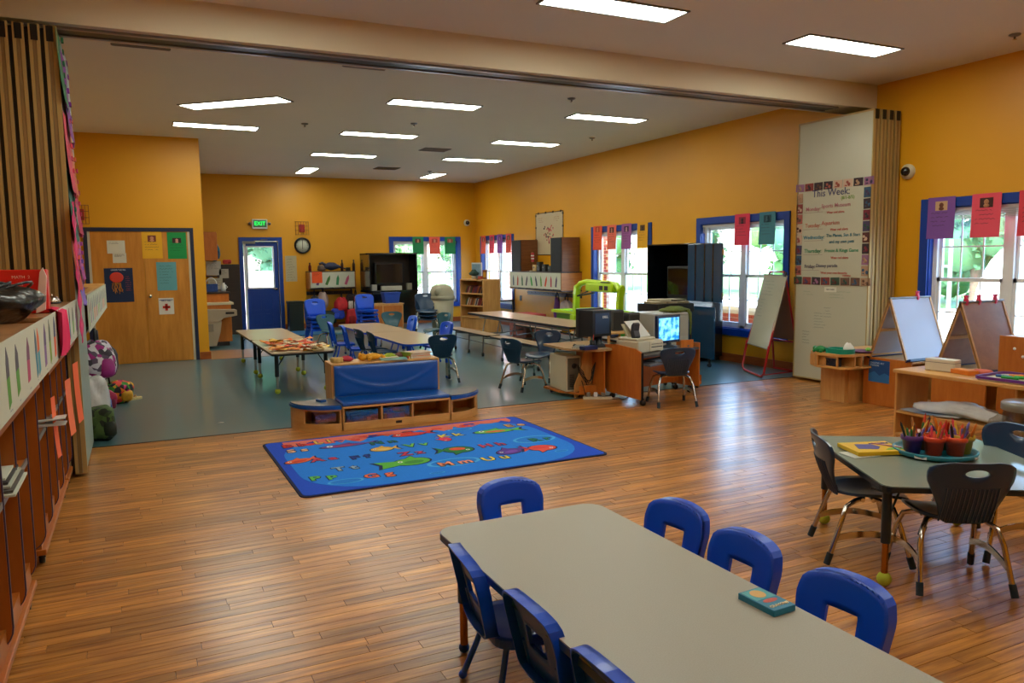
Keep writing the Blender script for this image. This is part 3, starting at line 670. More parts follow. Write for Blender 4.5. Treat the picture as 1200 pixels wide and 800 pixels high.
# ================================================================ CHAIRS
def legs_splayed(t, pts, r, m, foot, mfoot, n=8, foot_l=0):
    for p in pts:
        lg = obj('leg', MB().tube(p, r, n), m, t)
        if foot == 'ball': obj('foot', MB().ball(p[-1], r*1.45, 10), mfoot, lg)
        elif foot == 'boot':
            a, b = Vector(p[-2]), Vector(p[-1]); d = (a-b).normalized(); obj('foot', MB().tube([b-Vector((0, 0, 0)), b+d*foot_l], r*1.35, n), mfoot, lg)
def toddler_chair(label, sh=.28, w_=.32, th=.56, hole='rect', col=BLUEPL, frame_m=BLUEPL, group=None, feet=BLUEPL, legm=None):
    """faces +Y; the backrest stands at -Y"""
    t = thing('toddler_chair', label, 'chair', group=group); legm = legm or frame_m
    zb = sh+.005; zs = th-.055
    out = [(-w_*.43, zb), (w_*.43, zb), (w_*.5, zs-.04), (w_*.475, zs)]
    for k in range(1, 10):
        a = pi*k/10; out.append((w_*.475*cos(a)*(1.0), zs+.055*sin(a)**.8))
    out += [(-w_*.475, zs), (-w_*.5, zs-.04)]
    hc = zs-.085 if hole == 'rect' else zs-.02
    if hole == 'rect': hol = [(-.055, hc-.04), (.055, hc-.04), (.055, hc+.035), (-.055, hc+.035)]
    else: hol = rrect(.09, .03, .012, 3, 0, hc)
    N = 48
    def mp(u, v, q): return (u, -.135-(v-zb)*.22+q-.02*(1-(u/(w_*.5))**2)*.8, v)
    o_ = raycast(out, 0, hc, N); i_ = raycast(hol, 0, hc, N)
    # put hole corners on the corner rays
    m = MB().plate(o_, i_, mp, .014, 5)
    rim_i = [(p[0]*.94, hc+(p[1]-hc)*.94) for p in o_]; m.plate(o_, rim_i, lambda u, v, q: mp(u, v, q-.03), .044, 1)
    obj('backrest', m, col, t)
    so_ = rrect(w_*1.0, .29, .07, 5, 0, .01); N2 = len(so_)
    m = MB().plate(so_, None, lambda u, v, q: (u, v, sh-.014+q-.012*max(0, 1-(u/(w_*.5))**2-(v/.17)**2)-max(0, v-.1)*.12), .014, 5)
    si = [(p[0]*.93, .01+(p[1]-.01)*.93) for p in so_]; m.plate(so_, si, lambda u, v, q: (u, v, sh-.03+q-max(0, v-.1)*.12), .028, 1)
    obj('seat', m, col, t)
    a, b = w_*.40, w_*.50
    legs_splayed(t, [[(s*a*.9, .09, sh-.025), (s*(a+b)/2, .11, sh*.5), (s*b, .15, .018)] for s in (-1, 1)]+[[(s*a*.9, -.09, sh-.025), (s*(a+b)/2, -.12, sh*.5), (s*b, -.17, .018)] for s in (-1, 1)], .0115, legm, 'ball', feet)
    obj('seat_frame', MB().tube([(-a, .09, sh-.03), (a, .09, sh-.03)], .01).tube([(-a, -.09, sh-.03), (a, -.09, sh-.03)], .01), frame_m, t)
    for s in (-1, 1): obj('back_support', MB().tube([(s*a*.8, -.09, sh-.03), (s*a*.8, -.145, sh+.02), (s*a*.8, -.165, sh+.1)], .009), frame_m, t)
    return t
def shell_chair(label, sh=.35, w_=.39, th=.64, col=NAVY, legm=CHROME, group=None, ribs=True, hole=True, sled=False):
    """one-piece ribbed shell on four bent tube legs; faces +Y"""
    t = thing('shell_chair', label, 'chair', group=group)
    zb = sh-.015; H_ = th-zb
    out = []
    prof = [(0, .27), (.12, .29), (.3, .34), (.5, .41), (.68, .475), (.8, .49), (.9, .465), (.97, .38), (1.0, .25)]
    rt = [(w_*k, zb+H_*v) for v, k in prof]
    out = rt+[(-x, z) for x, z in rt[::-1]]
    hc = zb+H_*.86; N = 52
    hol = [(.052*cos(a), hc-.008+(.020 if sin(a) > 0 else .016)*sin(a)) for a in [2*pi*k/20 for k in range(20)]]
    def mp(u, v, q):
        k = (v-zb)/H_
        return (u, -.165-.10*k-.015*sin(k*pi)+q+.055*(abs(u)/(w_*.5))**2, v)
    o_ = raycast(out, 0, hc, N); i_ = raycast(hol, 0, hc, N)
    obj('backrest', MB().plate(o_, i_ if hole else None, mp, .011, 7), col, t)
    if ribs:
        m = MB()
        for k in range(13):
            x = (k-6)*w_*.048; z0, z1 = zb+.01, zb+H_*.60
            pts = [mp(x, z0+(z1-z0)*j/5, -.001) for j in range(6)]; m.tube(pts, .0045, 6)
        obj('ribs', m, col, t)
    so_ = [(w_*.46*cos(a)*(abs(cos(a))**-.28 if abs(cos(a)) > .05 else 1), .02+.185*sin(a)*(abs(sin(a))**-.25 if abs(sin(a)) > .05 else 1)) for a in [2*pi*(k+.5)/36 for k in range(36)]]
    m = MB().plate(so_, None, lambda u, v, q: (u, v, sh-.012+q+.018*(u/(w_*.46))**2-.018*max(0, (v-.06)/.12)**2+.01*max(0, (-v-.08)/.1)), .012, 5)
    # bend joining seat and back
    pts = []
    m2 = MB(); n = 6; vs = []
    for i in range(n+1):
        a = (pi/2)*i/n; yv = -.145-.022*sin(a); zv = sh+.004-.0*a+.03*(1-cos(a)); ww = w_*(.40-.12*i/n)
        for u in [-1, -.5, 0, .5, 1]: vs.append((u*ww*.7, yv+.02*u*u, zv))
    fs = [(i*5+j, i*5+j+1, (i+1)*5+j+1, (i+1)*5+j) for i in range(n) for j in range(4)]; m.add(vs, fs, True)
    obj('seat', m, col, t)
    a, b = w_*.33, w_*.53
    pf = lambda s: [(s*a*.6, .02, sh-.028), (s*a, .05, sh-.026), (s*(a+.035), .10, sh-.05), (s*(a+.055), .125, sh-.12), (s*b, .19, .012)]
    pb = lambda s: [(s*a*.6, -.02, sh-.03), (s*a, -.07, sh-.028), (s*(a+.035), -.12, sh-.05), (s*(a+.055), -.145, sh-.12), (s*b, -.215, .012)]
    legs_splayed(t, [pf(1), pf(-1), pb(1), pb(-1)], .0125, legm, 'boot', mat('dark_boot', '#10242e', .5), 8, .06)
    for s in (-1, 1):
        m = MB(); n = 8; vs = []
        for i in range(n+1):
            y = -.175+.335*i/n; z = sh*.40+.03*sin(pi*i/n); x = s*(b-.022)
            vs += [(x-.004, y, z-.016), (x+.004, y, z-.016), (x+.004, y, z+.016), (x-.004, y, z+.016)]
        fs = [(i*4+j, i*4+(j+1) % 4, (i+1)*4+(j+1) % 4, (i+1)*4+j) for i in range(n) for j in range(4)]+[(0, 1, 2, 3), (n*4, n*4+3, n*4+2, n*4+1)]
        m.add(vs, fs); obj('side_brace', m, legm, t)
    obj('seat_plate', MB().tube([(-a*.9, .02, sh-.03), (a*.9, .02, sh-.03)], .011).tube([(-a*.9, -.03, sh-.03), (a*.9, -.03, sh-.03)], .011), legm, t)
    return t
GN = 'blue toddler chairs around the near grey table'
c0 = toddler_chair('blue toddler chair at the far short end of the near grey table', group=GN)
c0.location = (1.475, 2.91, 0); c0.rotation_euler.z = pi+.03
for x, y, rz, lab in [(1.75, 2.46, pi/2+.15, 'blue toddler chair on the right of the near table, farthest of three'), (1.735, 2.07, pi/2+.05, 'blue toddler chair right of the near table, middle one, behind the crayon box'),
                      (1.745, 1.62, pi/2+.12, 'blue toddler chair on the right of the near table, nearest of three'),
                      (1.165, 2.385, -pi/2-.10, 'blue toddler chair on the left of the near table, farthest of three'), (1.19, 1.965, -pi/2+.02, 'blue toddler chair on the left of the near table, middle of three'),
                      (1.20, 1.56, -pi/2+.02, 'blue toddler chair on the left of the near table, cut by the bottom edge')]:
    dup(c0, (x, y, 0), rz, lab, GN)
s0 = shell_chair('navy ribbed chair at the left side of the crayon table, legs in full view'); GS = 'navy shell chairs around the crayon table'; s0['group'] = GS
s0.location = (3.34, 2.75, 0); s0.rotation_euler.z = -2.2
dup(s0, (3.41, 2.33, 0), -.535, 'navy ribbed chair nearest the camera at the crayon table, seen from behind', GS)
dup(s0, (3.975, 2.53, 0), 1.42, 'navy chair at the right of the crayon table, its top cut by the photo edge', GS)
# ================================================================ TABLES
def table(name, label, poly, z, topm, edgem, legs, r=.022, upm=BLACK, lowm=BRONZE, foot='ball', th=.028, group=None, brace=False, loc=(0, 0, 0), apron=False, cat='table'):
    t = thing(name, label, cat, loc, 0, group)
    obj('tabletop', MB().prism(poly, z-.006, z), topm, t)
    cx = sum(p[0] for p in poly)/len(poly); cy = sum(p[1] for p in poly)/len(poly)
    def grow(p, d): v = Vector((p[0]-cx, p[1]-cy)); v = v*(1+d/v.length); return (cx+v.x, cy+v.y)
    obj('edge_band', MB().prism([grow(p, .005) for p in poly], z-th, z-.004), edgem, t)
    for i, (x, y) in enumerate(legs):
        l = obj('leg', MB().tube([(x, y, z-th), (x, y, z*.42)], r, 12), upm, t)
        obj('lower_leg', MB().tube([(x, y, z*.44), (x, y, .02)], r*.72, 10), lowm, l)
        obj('mounting_plate', MB().box((x-.05, y-.05, z-th-.01), (x+.05, y+.05, z-th)), upm, l)
        if foot == 'tennis': obj('tennis_ball', MB().ball((x, y, .034), .034, 14), TENNIS, l)
        elif foot == 'ball': obj('foot', MB().ball((x, y, .022), .022, 12), BLUED, l)
        else: obj('foot', MB().lathe([(.0, 0), (.022, 0), (.018, .02)], 10, (x, y, 0)), GREY, l)
        if brace: sx = -1 if x > cx else 1; obj('brace', MB().tube([(x, y, z*.62), (x+sx*.1, y, z-th)], .006, 6), upm, l)
    return t
# near table
table('activity_table', 'long grey speckled activity table with blue rim in the foreground', rrect(.735, 1.87, .075, 6, 1.372, 1.875), .5, SPECK, BLUED, [(1.09, 2.74), (1.66, 2.74), (1.09, 1.02), (1.66, 1.02)], upm=mat('blue_leg', '#05398a', .35), lowm=BRONZE)
# tiny chips on the table edge
t = thing('crayon_box', 'small flat blue crayon box lying on the near grey table', 'box', (1.667, 1.705, .5), 0)
Mx = Matrix.Rotation(.05, 4, 'Z')
obj('carton', MB().rbox((-.045, -.072, 0), (.045, .072, .02), .002, Mx), paper('#16789c', .4), t)
obj('front_print', MB().box((-.04, -.0, .02), (.04, .066, .0206), Mx), paper('#4aa3ae', .4), t); obj('yellow_print', MB().prism(ell(0, .035, .024, .026, 16), .0206, .021, M=Mx), paper('#d9a85a', .4), t); obj('red_print', MB().prism(ell(.0, -.015, .028, .011, 16), .0206, .021, M=Mx), paper('#c24a3a', .4), t)
text('lettering', 'CRAYONS', .016, paper('#e7d9b0'), Mx @ Matrix.Translation((0, -.05, .02)), t, bold=.0004)
# crayon table (right)
A, B_, C_, D_ = (3.53, 3.29), (3.03, 2.38), (3.80, 1.87), (4.30, 2.80)
def rounded(poly, r=.06, n=4):
    out = []
    k = len(poly)
    for i in range(k):
        p = Vector(poly[i]); a = (Vector(poly[i-1])-p).normalized(); b = (Vector(poly[(i+1) % k])-p).normalized()
        for j in range(n+1):
            t_ = j/n; out.append(tuple((p+a*r*(1-t_)**2+b*r*t_**2)))
    return out
table('craft_table', 'square grey-topped table with black rim under the crayon pots at right', rounded([A, D_, C_, B_][::-1]), .5, mat('sage_speckle', '#7d8b80', .25, var=.12, scale=240, coat=.3), mat('dark_rim', '#101e24', .4), [(3.10, 2.42), (3.53, 3.17), (4.18, 2.80), (3.78, 1.98)], upm=mat('dark_leg', '#14242c', .35), lowm=BRONZE, foot='tennis', brace=True)
# tray and pots
TC = (3.76, 2.66)
t = thing('round_tray', 'round teal plastic tray holding the crayon pots', 'tray', (TC[0], TC[1], .5))
obj('base', MB().lathe([(.0, 0), (.17, 0), (.2, .012), (.205, .03), (.198, .034), (.19, .022), (.165, .012), (0, .012)], 36), mat('teal_tray', '#0c7287', .3, coat=.3), t)
for k in range(4): a = k*pi/2+.3; obj('label_slot', MB().box((-.03, -.001, .010), (.03, .001, .028), Matrix.Rotation(a, 4, 'Z') @ Matrix.Translation((0, -.2, 0))), WHITE, t)
pots = [((-.125, .035), '#5b2a78', 'purple'), ((-.055, -.035), '#e2431f', 'left orange'), ((.045, -.07), '#e04a24', 'right orange'), ((.115, -.02), '#c7a02c', 'olive yellow')]
pots = [((-.11, .045), '#5b2a78', 'purple'), ((-.05, -.03), '#e2431f', 'left orange'), ((.035, -.085), '#e04a24', 'right orange'), ((.105, -.075), '#c7a02c', 'olive yellow'), ((.0, .09), '#b3541f', 'rear brown'), ((.10, .03), '#2f6f3a', 'rear green')]
pc = ['#e2461e', '#2d7a34', '#5a2c86', '#c7311e', '#b87b3a', '#1f1f28', '#e07a1e', '#d93a4a', '#7d76c9', '#8c5a2c', '#dcae3a', '#d8562c']
pen0 = None
for i, ((dx, dy), c, nm) in enumerate(pots):
    x, y = TC[0]+dx*1.05, TC[1]+dy*1.05; PS = 1.28
    t = thing('crayon_pot', '%s plastic pot full of crayons on the teal tray' % nm, 'pot', (x, y, .512), 0, 'pots on the teal tray')
    pm_ = mat('pot_'+c.strip('#'), c, .35, coat=.2)
    obj('cup', MB().lathe([(a_*PS, b_*PS) for a_, b_ in [(0, 0), (.03, 0), (.038, .055), (.04, .055), (.042, .075), (.038, .075), (.033, .02), (0, .02)]], 22), pm_, t)
    obj('rim', MB().lathe([(a_*PS, b_*PS) for a_, b_ in [(.039, .055), (.044, .057), (.045, .075), (.04, .077)]], 22, caps=False), pm_, t)
    rd = random.Random(i)
    for k in range(11):
        a = rd.uniform(0, 2*pi); rr = rd.uniform(.01, .045); tl = rd.uniform(.15, .5); L = rd.uniform(.10, .155) if k < 7 else rd.uniform(.085, .11); cc = rd.choice(pc)
        th = thing('crayon', '%s %s crayon leaning %s in the %s pot' % (('long' if L > .125 else 'short' if L < .1 else 'medium'), {'#e2461e': 'orange-red', '#2d7a34': 'green', '#5a2c86': 'purple', '#c7311e': 'red', '#b87b3a': 'tan', '#1f1f28': 'black', '#e07a1e': 'orange', '#d93a4a': 'pink-red', '#7d76c9': 'lilac', '#8c5a2c': 'brown', '#dcae3a': 'yellow', '#d8562c': 'brick-orange'}[cc], ['right', 'back right', 'back', 'back left', 'left', 'front left', 'front', 'front right'][int((a+pi/8)/(pi/4)) % 8], nm), 'crayon', (x+rr*cos(a)*.5, y+rr*sin(a)*.5, .534), 0, 'crayons in the %s pot' % nm)
        d = Vector((cos(a)*tl, sin(a)*tl, 1)).normalized()*L
        obj('barrel', MB().tube([(0, 0, 0), tuple(d)], .0068, 6), mat('wax_'+cc.strip('#'), cc, .5), th)
        obj('tip', MB().tube([tuple(d), tuple(d*1.1)], .005, 6, r1=.001), mat('wax_'+cc.strip('#'), cc, .5), th)
# yellow crayon packet
bx_, by_ = 3.53, 2.86
t = thing('marker_packet', 'yellow and purple marker packet lying on the crayon table', 'packet', (bx_, by_, .504), -.35)
obj('carton', MB().rbox((-.14, -.11, 0), (.14, .11, .022), .003), paper('#e3b516', .4), t)
obj('purple_panel', MB().prism([(-.10, -.04), (-.07, .06), (.02, .05), (.04, -.01), (.0, -.06)], .022, .0226), paper('#4e4a9a', .4), t); obj('green_panel', MB().prism([(.03, -.08), (.14, -.08), (.14, -.02), (.06, -.05)], .022, .0227), paper('#5fae2c', .4), t)
m = MB()
for k in range(6): m.tube([(.03+.012*k, .06-.012*k, .025), (.09+.008*k, .0-.012*k, .025)], .004, 5)
obj('printed_markers', m, paper('#c98a9a', .5), t)
text('lettering', 'MARKERS', .026, paper('#2b2f8a'), Matrix.Translation((.07, .06, .0225)), t, bold=.0006)
sheet('loose_paper', 'white paper peeping out beneath the yellow marker packet', frame((3.41, 2.84, .5015), (cos(-.2), sin(-.2), 0), (-sin(-.2), cos(-.2), 0)), .16, .13, '#bfc3ba')
# ================================================================ RIGHT SIDE SHELVES
# shelf C, open long shelf facing the room
t = thing('open_shelf', 'low open birch shelf behind the crayon table, papers on its middle board', 'shelf', (5.7, 3.0, 0))
def S(nm, a, b, m_=BIRCH, par=None, r=.006): return obj(nm, MB().rbox(a, b, r), m_, par or t)
Y0, Y1 = 0, 1.42
S('top', (-.02, Y0, .575), (.42, Y1+.01, .605)); S('shelf_board', (0, Y0, .235), (.4, Y1-.02, .26)); S('bottom_board', (0, Y0, .04), (.4, Y1-.02, .065))
S('end_panel', (0, Y1-.02, 0), (.4, Y1, .575), BIRCHV); S('end_panel', (0, Y0, 0), (.4, Y0+.02, .575), BIRCHV); S('kick_board', (.01, Y0+.02, 0), (.03, Y1-.02, .04))
S('divider', (0.02, .42, .26), (.4, .44, .575), BIRCHV)
# papers on middle board
for i, (y, w_, c, lab) in enumerate([(4.28, .26, '#b8bfc2', 'stack of pale papers at the far end of the open birch shelf'), (4.12, .3, '#8fa4bd', 'blue-tinted paper on the open birch shelf'), (4.0, .28, '#c4c4bc', 'white paper under the plastic bag on the open birch shelf')]):
    sheet('loose_paper', lab, frame((5.84, y, .262+.004*i), (cos(.3*i-.4), sin(.3*i-.4), 0), (-sin(.3*i-.4), cos(.3*i-.4), 0)), w_, .22, c, curl=.01)
t = thing('plastic_bag', 'crumpled clear plastic bag along the middle board of the birch shelf', 'bag', (5.85, 3.9, .266))
obj('bag_body', MB().blob((0, 0, .055), .13, (.9, 2.2, .42), .5, 34, seed=3, pw=.8), BAGPL, t)
# jar with lid in a bag
t = thing('storage_jar', 'big clear jar with a grey lid and tan contents at the right edge', 'jar', (5.46, 3.18, .20))
obj('jar_wall', MB().lathe([(0, 0), (.15, 0), (.16, .02), (.155, .28), (.15, .30), (.15, .29), (.148, .02), (0, .015)], 28), CLEARJ, t)
obj('contents', MB().lathe([(0, .02), (.142, .02), (.142, .17), (.06, .185), (0, .18)], 24), mat('tan_contents', '#c8a57a', .7, var=.15, scale=20), t)
obj('lid', MB().lathe([(.165, .285), (.17, .29), (.17, .33), (.16, .34), (0, .34)], 28), mat('grey_lid', '#7d7a70', .3, coat=.3), t)
obj('bag_film', MB().blob((-.02, .05, .13), .17, (1, 1.0, .85), .22, 22, seed=9), CLEARJ, t)
t = thing('low_stool_box', 'low birch box under the big clear jar', 'box', (5.46, 3.18, 0)); obj('box_top', MB().rbox((-.19, -.19, .175), (.19, .19, .20), .005), BIRCH, t)
for sx in (-1, 1): obj('side', MB().rbox((sx*.17-.01, -.17, 0), (sx*.17+.01, .17, .175), .003), BIRCHV, t)
# things on top of shelf C
t = thing('white_box', 'small off-white box on top of the birch shelf', 'box', (5.92, 4.15, .606), .15); obj('box_body', MB().rbox((-.055, -.12, 0), (.055, .12, .1), .008), mat('offwhite_box', '#d5cdb8', .4), t); obj('lid_seam', MB().box((-.057, -.122, .07), (.057, .122, .074)), GREY, t)
t = thing('orange_block', 'flat orange box beside the off-white box on the birch shelf', 'box', (5.90, 3.95, .606), -.2); obj('box_body', MB().rbox((-.05, -.09, 0), (.05, .09, .035), .004), mat('orange_box', '#d9761e', .4), t); obj('box_tray', MB().rbox((-.04, -.07, .03), (.04, .07, .04), .003), mat('pale_orange', '#e79a4c', .4), t)
t = thing('pink_cloth', 'pink folded cloth behind the orange box on the birch shelf', 'cloth', (6.02, 3.88, .606)); obj('cloth', MB().blob((0, 0, .018), .06, (.9, 1.3, .35), .2, 14, seed=5), mat('salmon_cloth', '#cf6a54', .8), t)
t = thing('purple_pot', 'small purple pot with brushes behind the off-white box', 'pot', (6.02, 4.28, .606)); obj('cup', MB().lathe([(0, 0), (.05, 0), (.06, .07), (.055, .07), (.045, .01), (0, .01)], 18), mat('purple_plastic', '#5c2277', .35), t); obj('filling', MB().blob((0, 0, .075), .045, (1, 1, .5), .3, 12, seed=2), mat('mauve_bits', '#96609c', .6), t)
t = thing('art_tray', 'white tray with a purple rim holding green and blue markers', 'tray', (5.92, 3.50, .606), .05)
obj('tray_rim', MB().plate(rrect(.42, .52, .05, 4), rrect(.38, .48, .04, 4), lambda u, v, q: (u, v, .012+q), .02, 1), mat('purple_rim', '#6a3588', .35), t); obj('tray_floor', MB().prism(rrect(.40, .50, .045, 4), 0, .014), mat('cream_tray', '#cfc9a8', .4), t)
for i, (x, y, c, lab) in enumerate([(-.04, .12, '#1f4f96', 'blue marker on the purple-rimmed tray'), (-.08, .05, '#1f8a3a', 'green marker on the purple-rimmed tray, nearer one'), (.0, .0, '#2a9a3e', 'green marker on the purple-rimmed tray, rear one'), (-.03, -.1, '#a8304a', 'dark pink marker on the purple-rimmed tray'), (.06, .08, '#e08a2c', 'orange marker on the purple-rimmed tray')]):
    tt = thing('marker', lab, 'marker', (5.92+x, 3.50+y, .632), pi/2+.2*i, 'markers on the purple-rimmed tray'); obj('barrel', MB().tube([(-.055, 0, 0), (.03, 0, 0)], .011, 8), mat('mk'+c.strip('#'), c, .35), tt); obj('cap', MB().tube([(.03, 0, 0), (.06, 0, 0)], .0125, 8), mat('mk'+c.strip('#'), c, .35), tt)
# easel cabinets + tabletop A-frame easels
def easel_cabinet(label, x, y, D=.5, W=.95, h=.49, sticker=False):
    t = thing('low_cabinet', label, 'cabinet', (x, y, 0))
    L_ = mat('orange_birch', '#b86a24', .35, var=.05)
    obj('end_panel', MB().rbox((0, -D/2, .0), (.022, D/2, h), .004), woodmat('orange_panel', '#b3611d', '#c4752c', .35, (6, 6, 1.2)), t); obj('end_panel', MB().rbox((W-.022, -D/2, 0), (W, D/2, h), .004), L_, t)
    obj('top', MB().rbox((.022, -D/2, h-.03), (W-.022, D/2, h-.005), .004), BIRCH, t); obj('bottom_board', MB().box((.022, -D/2, .04), (W-.022, D/2, .06)), BIRCH, t); obj('back_panel', MB().box((.022, D/2-.015, .06), (W-.022, D/2-.003, h-.03)), BIRCH, t); obj('divider', MB().box((W/2-.01, -D/2, .06), (W/2+.01, D/2-.02, h-.03)), BIRCHV, t)
    return t
t = easel_cabinet('orange-ended low cabinet with a blue label under the left A-frame easel', 6.88, 5.44, .56, .95, .5)
L = FX(-.002, .02, .345)
obj('blue_label', MB().box((-.19, -.1, 0), (.06, .13, .002), L), paper('#1a4f8c', .4), t); obj('wave_print', MB().prism([(-.19, -.1), (.06, -.1), (.06, -.02), (0, .0), (-.06, -.03), (-.12, .01), (-.19, -.02)], .002, .003, M=L), paper('#2a6fb0', .4), t)
text('lettering', 'CREATIVE ART\nSTATION', .026, paper('#b6cbe0'), L @ Matrix.Translation((-.175, .085, .001)), t, align='LEFT')
easel_cabinet('orange-ended low cabinet under the right A-frame easel', 6.75, 4.58, .52, .95, .5)
def aframe(label, x, y, z, board, clips):
    t = thing('tabletop_easel', label, 'easel', (x, y, z)); hh, hw, L_ = .62, .22, .62
    for s in (-1, 1):
        d = Vector((0, -s*hw, hh)); a = Vector((0, s*hw, 0)); n = Vector((0, s*hh, hw)).normalized()
        F = Matrix(((1, d.normalized().x, n.x, 0), (0, d.normalized().y, n.y, s*hw), (0, d.normalized().z, n.z, 0), (0, 0, 0, 1)))
        l = d.length
        b = obj('board', MB().box((.0, 0, -.008), (L_, l, .0), F), board, t)
        for u in (0, L_-.022): obj('side_rail', MB().box((u, -.0, -.016), (u+.022, l+.0, .006), F), BIRCH, b)
        obj('cross_rail', MB().box((.022, l*.45, -.02), (L_-.022, l*.45+.03, -.008), F), BIRCH, b)
        obj('tray_lip', MB().box((0, -.012, -.01), (L_, .012, .05), F), mat('navy_lip', '#17264a', .4), b)
    obj('hinge_rail', MB().tube([(.0, 0, hh), (L_, 0, hh)], .012, 8), GREY, t)
    for i, u in enumerate(clips):
        c = obj('clip', MB().prism([(-.022, 0), (-.012, .04), (-.02, .06), (-.008, .065), (0, .045), (.008, .065), (.02, .06), (.012, .04), (.022, 0), (.01, -.03), (-.01, -.03)], u-.012, u+.012, 'x'), mat('pink_clip', '#e0355f', .35), t); c.location = (0, 0, hh)
    return t
GB = mat('grey_board', '#a9a4ae', .35, var=.05, scale=2, coat=.2); BB = woodmat('brown_board', '#8d5f42', '#a5734f', .35, (2, 2, 3), coat=.2)
aframe('left A-frame easel with pale grey boards and one pink clip', 6.86, 5.42, .5, GB, (.42,)); aframe('right A-frame easel with brown boards and three pink clips', 6.72, 4.57, .5, BB, (.08, .26, .50))
t = easel_cabinet('taller orange cabinet with white peg dots at the right edge', 6.45, 3.78, .5, .9, .88)
for (y, z) in ((-.0, .78), (-.07, .72), (-.15, .69)): obj('peg_dot', MB().lathe([(.012, 0), (.012, .004), (0, .005)], 10, M=FX(-.001, .12+y, z)), WHITE, t)
t = thing('green_bin', 'dark green lidded bin on the tall orange cabinet at the right edge', 'bin', (6.72, 3.72, .88)); obj('tub', MB().prism([(-.16, 0), (.16, 0), (.19, .24), (-.19, .24)], -.15, .15, 'y'), mat('dark_green_bin', '#0c3a34', .35), t); obj('lid', MB().rbox((-.2, -.17, .24), (.2, .17, .3), .012), mat('dark_green_bin', '#0c3a34', .35), t)
# quarter-round display shelf A
t = thing('corner_shelf', 'low rounded birch corner shelf against the folded whiteboard', 'shelf', (6.44, 5.72, 0))
pf = [(0, .0), (.0, .12), (.06, .24), (.18, .33), (.5, .38), (1.0, .38), (1.0, .0)]
pf = [(.0, .22), (.05, -.02), (.15, -.1), (.45, -.1), (1.0, -.1), (1.0, .42), (.12, .42)]
obj('top', MB().prism(pf, .515, .54), BIRCH, t); obj('lower_board', MB().prism(pf, .385, .405), BIRCH, t)
obj('front_rail', MB().prism([(.0, .22), (.12, .42), (.13, .41), (.015, .22)], .4, .52), BIRCHV, t)
obj('cubby_divider', MB().box((.05, .0, .405), (.07, .36, .515)).box((.2, -.09, .405), (.215, .4, .515)).box((.30, -.09, .405), (.315, .4, .515)), BIRCHV, t)
obj('support_panel', MB().box((.26, .08, 0), (.30, .4, .385)), BIRCHV, t); obj('support_panel', MB().box((.30, .06, 0), (1.0, .09, .385)), BIRCHV, t); obj('support_panel', MB().box((.97, .08, 0), (1.0, .4, .385)), BIRCHV, t)
for i, (x, y, r, sc, c, lab, cat, nm) in enumerate([(6.53, 5.98, .06, (1, 1, .8), '#12803f', 'green toy turtle on the corner shelf', 'toy', 'toy_turtle'), (6.85, 5.72, .1, (1, 1.3, .3), '#6a3a6a', 'dark purple plate on the corner shelf', 'plate', 'play_plate')]):
    tt = thing(nm, lab, cat, (x, y, .54)); mm = mat('toy_'+c.strip('#'), c, .35)
    if i == 0: obj('body', MB().ball((0, 0, .03), .055, 14, (1, 1.2, .7)), mm, tt); obj('head', MB().ball((0, .075, .035), .025, 10), mm, tt); [obj('foot', MB().ball((sx*.045, sy*.045, .012), .018, 8), mm, tt) for sx in (-1, 1) for sy in (-1, 1)]
    else: obj('dish', MB().lathe([(0, 0), (.08, 0), (.13, .018), (.125, .022), (.08, .008), (0, .008)], 22), mm, tt); obj('toy_food', MB().blob((.05, -.04, .03), .03, (1, 1, .7), .3, 10, seed=4), mat('lime_toy', '#7fc24a', .5), tt)
tt = thing('toy_basin', 'teal green oval toy basin on the corner shelf', 'basin', (6.62, 5.80, .54)); obj('bowl', MB().plate(rrect(.36, .22, .1, 6), rrect(.30, .16, .08, 6), lambda u, v, q: (v, u*.8, q), .05, 1).prism([(p[1], p[0]*.8) for p in rrect(.32, .18, .09, 6)], 0, .012), mat('teal_basin', '#0f8c74', .35), tt)
tt = thing('tissue', 'white crumpled tissue in the toy basin', 'tissue', (6.64, 5.72, .555)); obj('tissue', MB().blob((0, 0, .045), .05, (.9, 1, 1.0), .45, 14, seed=6), mat('tissue_white', '#e9e6e0', .8), tt)
for i, (y, c) in enumerate(((5.68, '#2a2c38'), (5.80, '#3a3346'))):
    tt = thing('toy_bin', ['dark small bin in the right cubby of the corner shelf', 'dark grey small bin in the left cubby of the corner shelf'][i], 'bin', (6.49+.2*i, 5.78-.02*i, .405)); obj('tub', MB().rbox((-.0, -.05, 0), (.08, .09, .085), .006), mat('bin'+c.strip('#'), c, .4), tt); obj('rim', MB().rbox((-.004, -.054, .078), (.084, .094, .088), .003), mat('bin'+c.strip('#'), c, .4), tt)
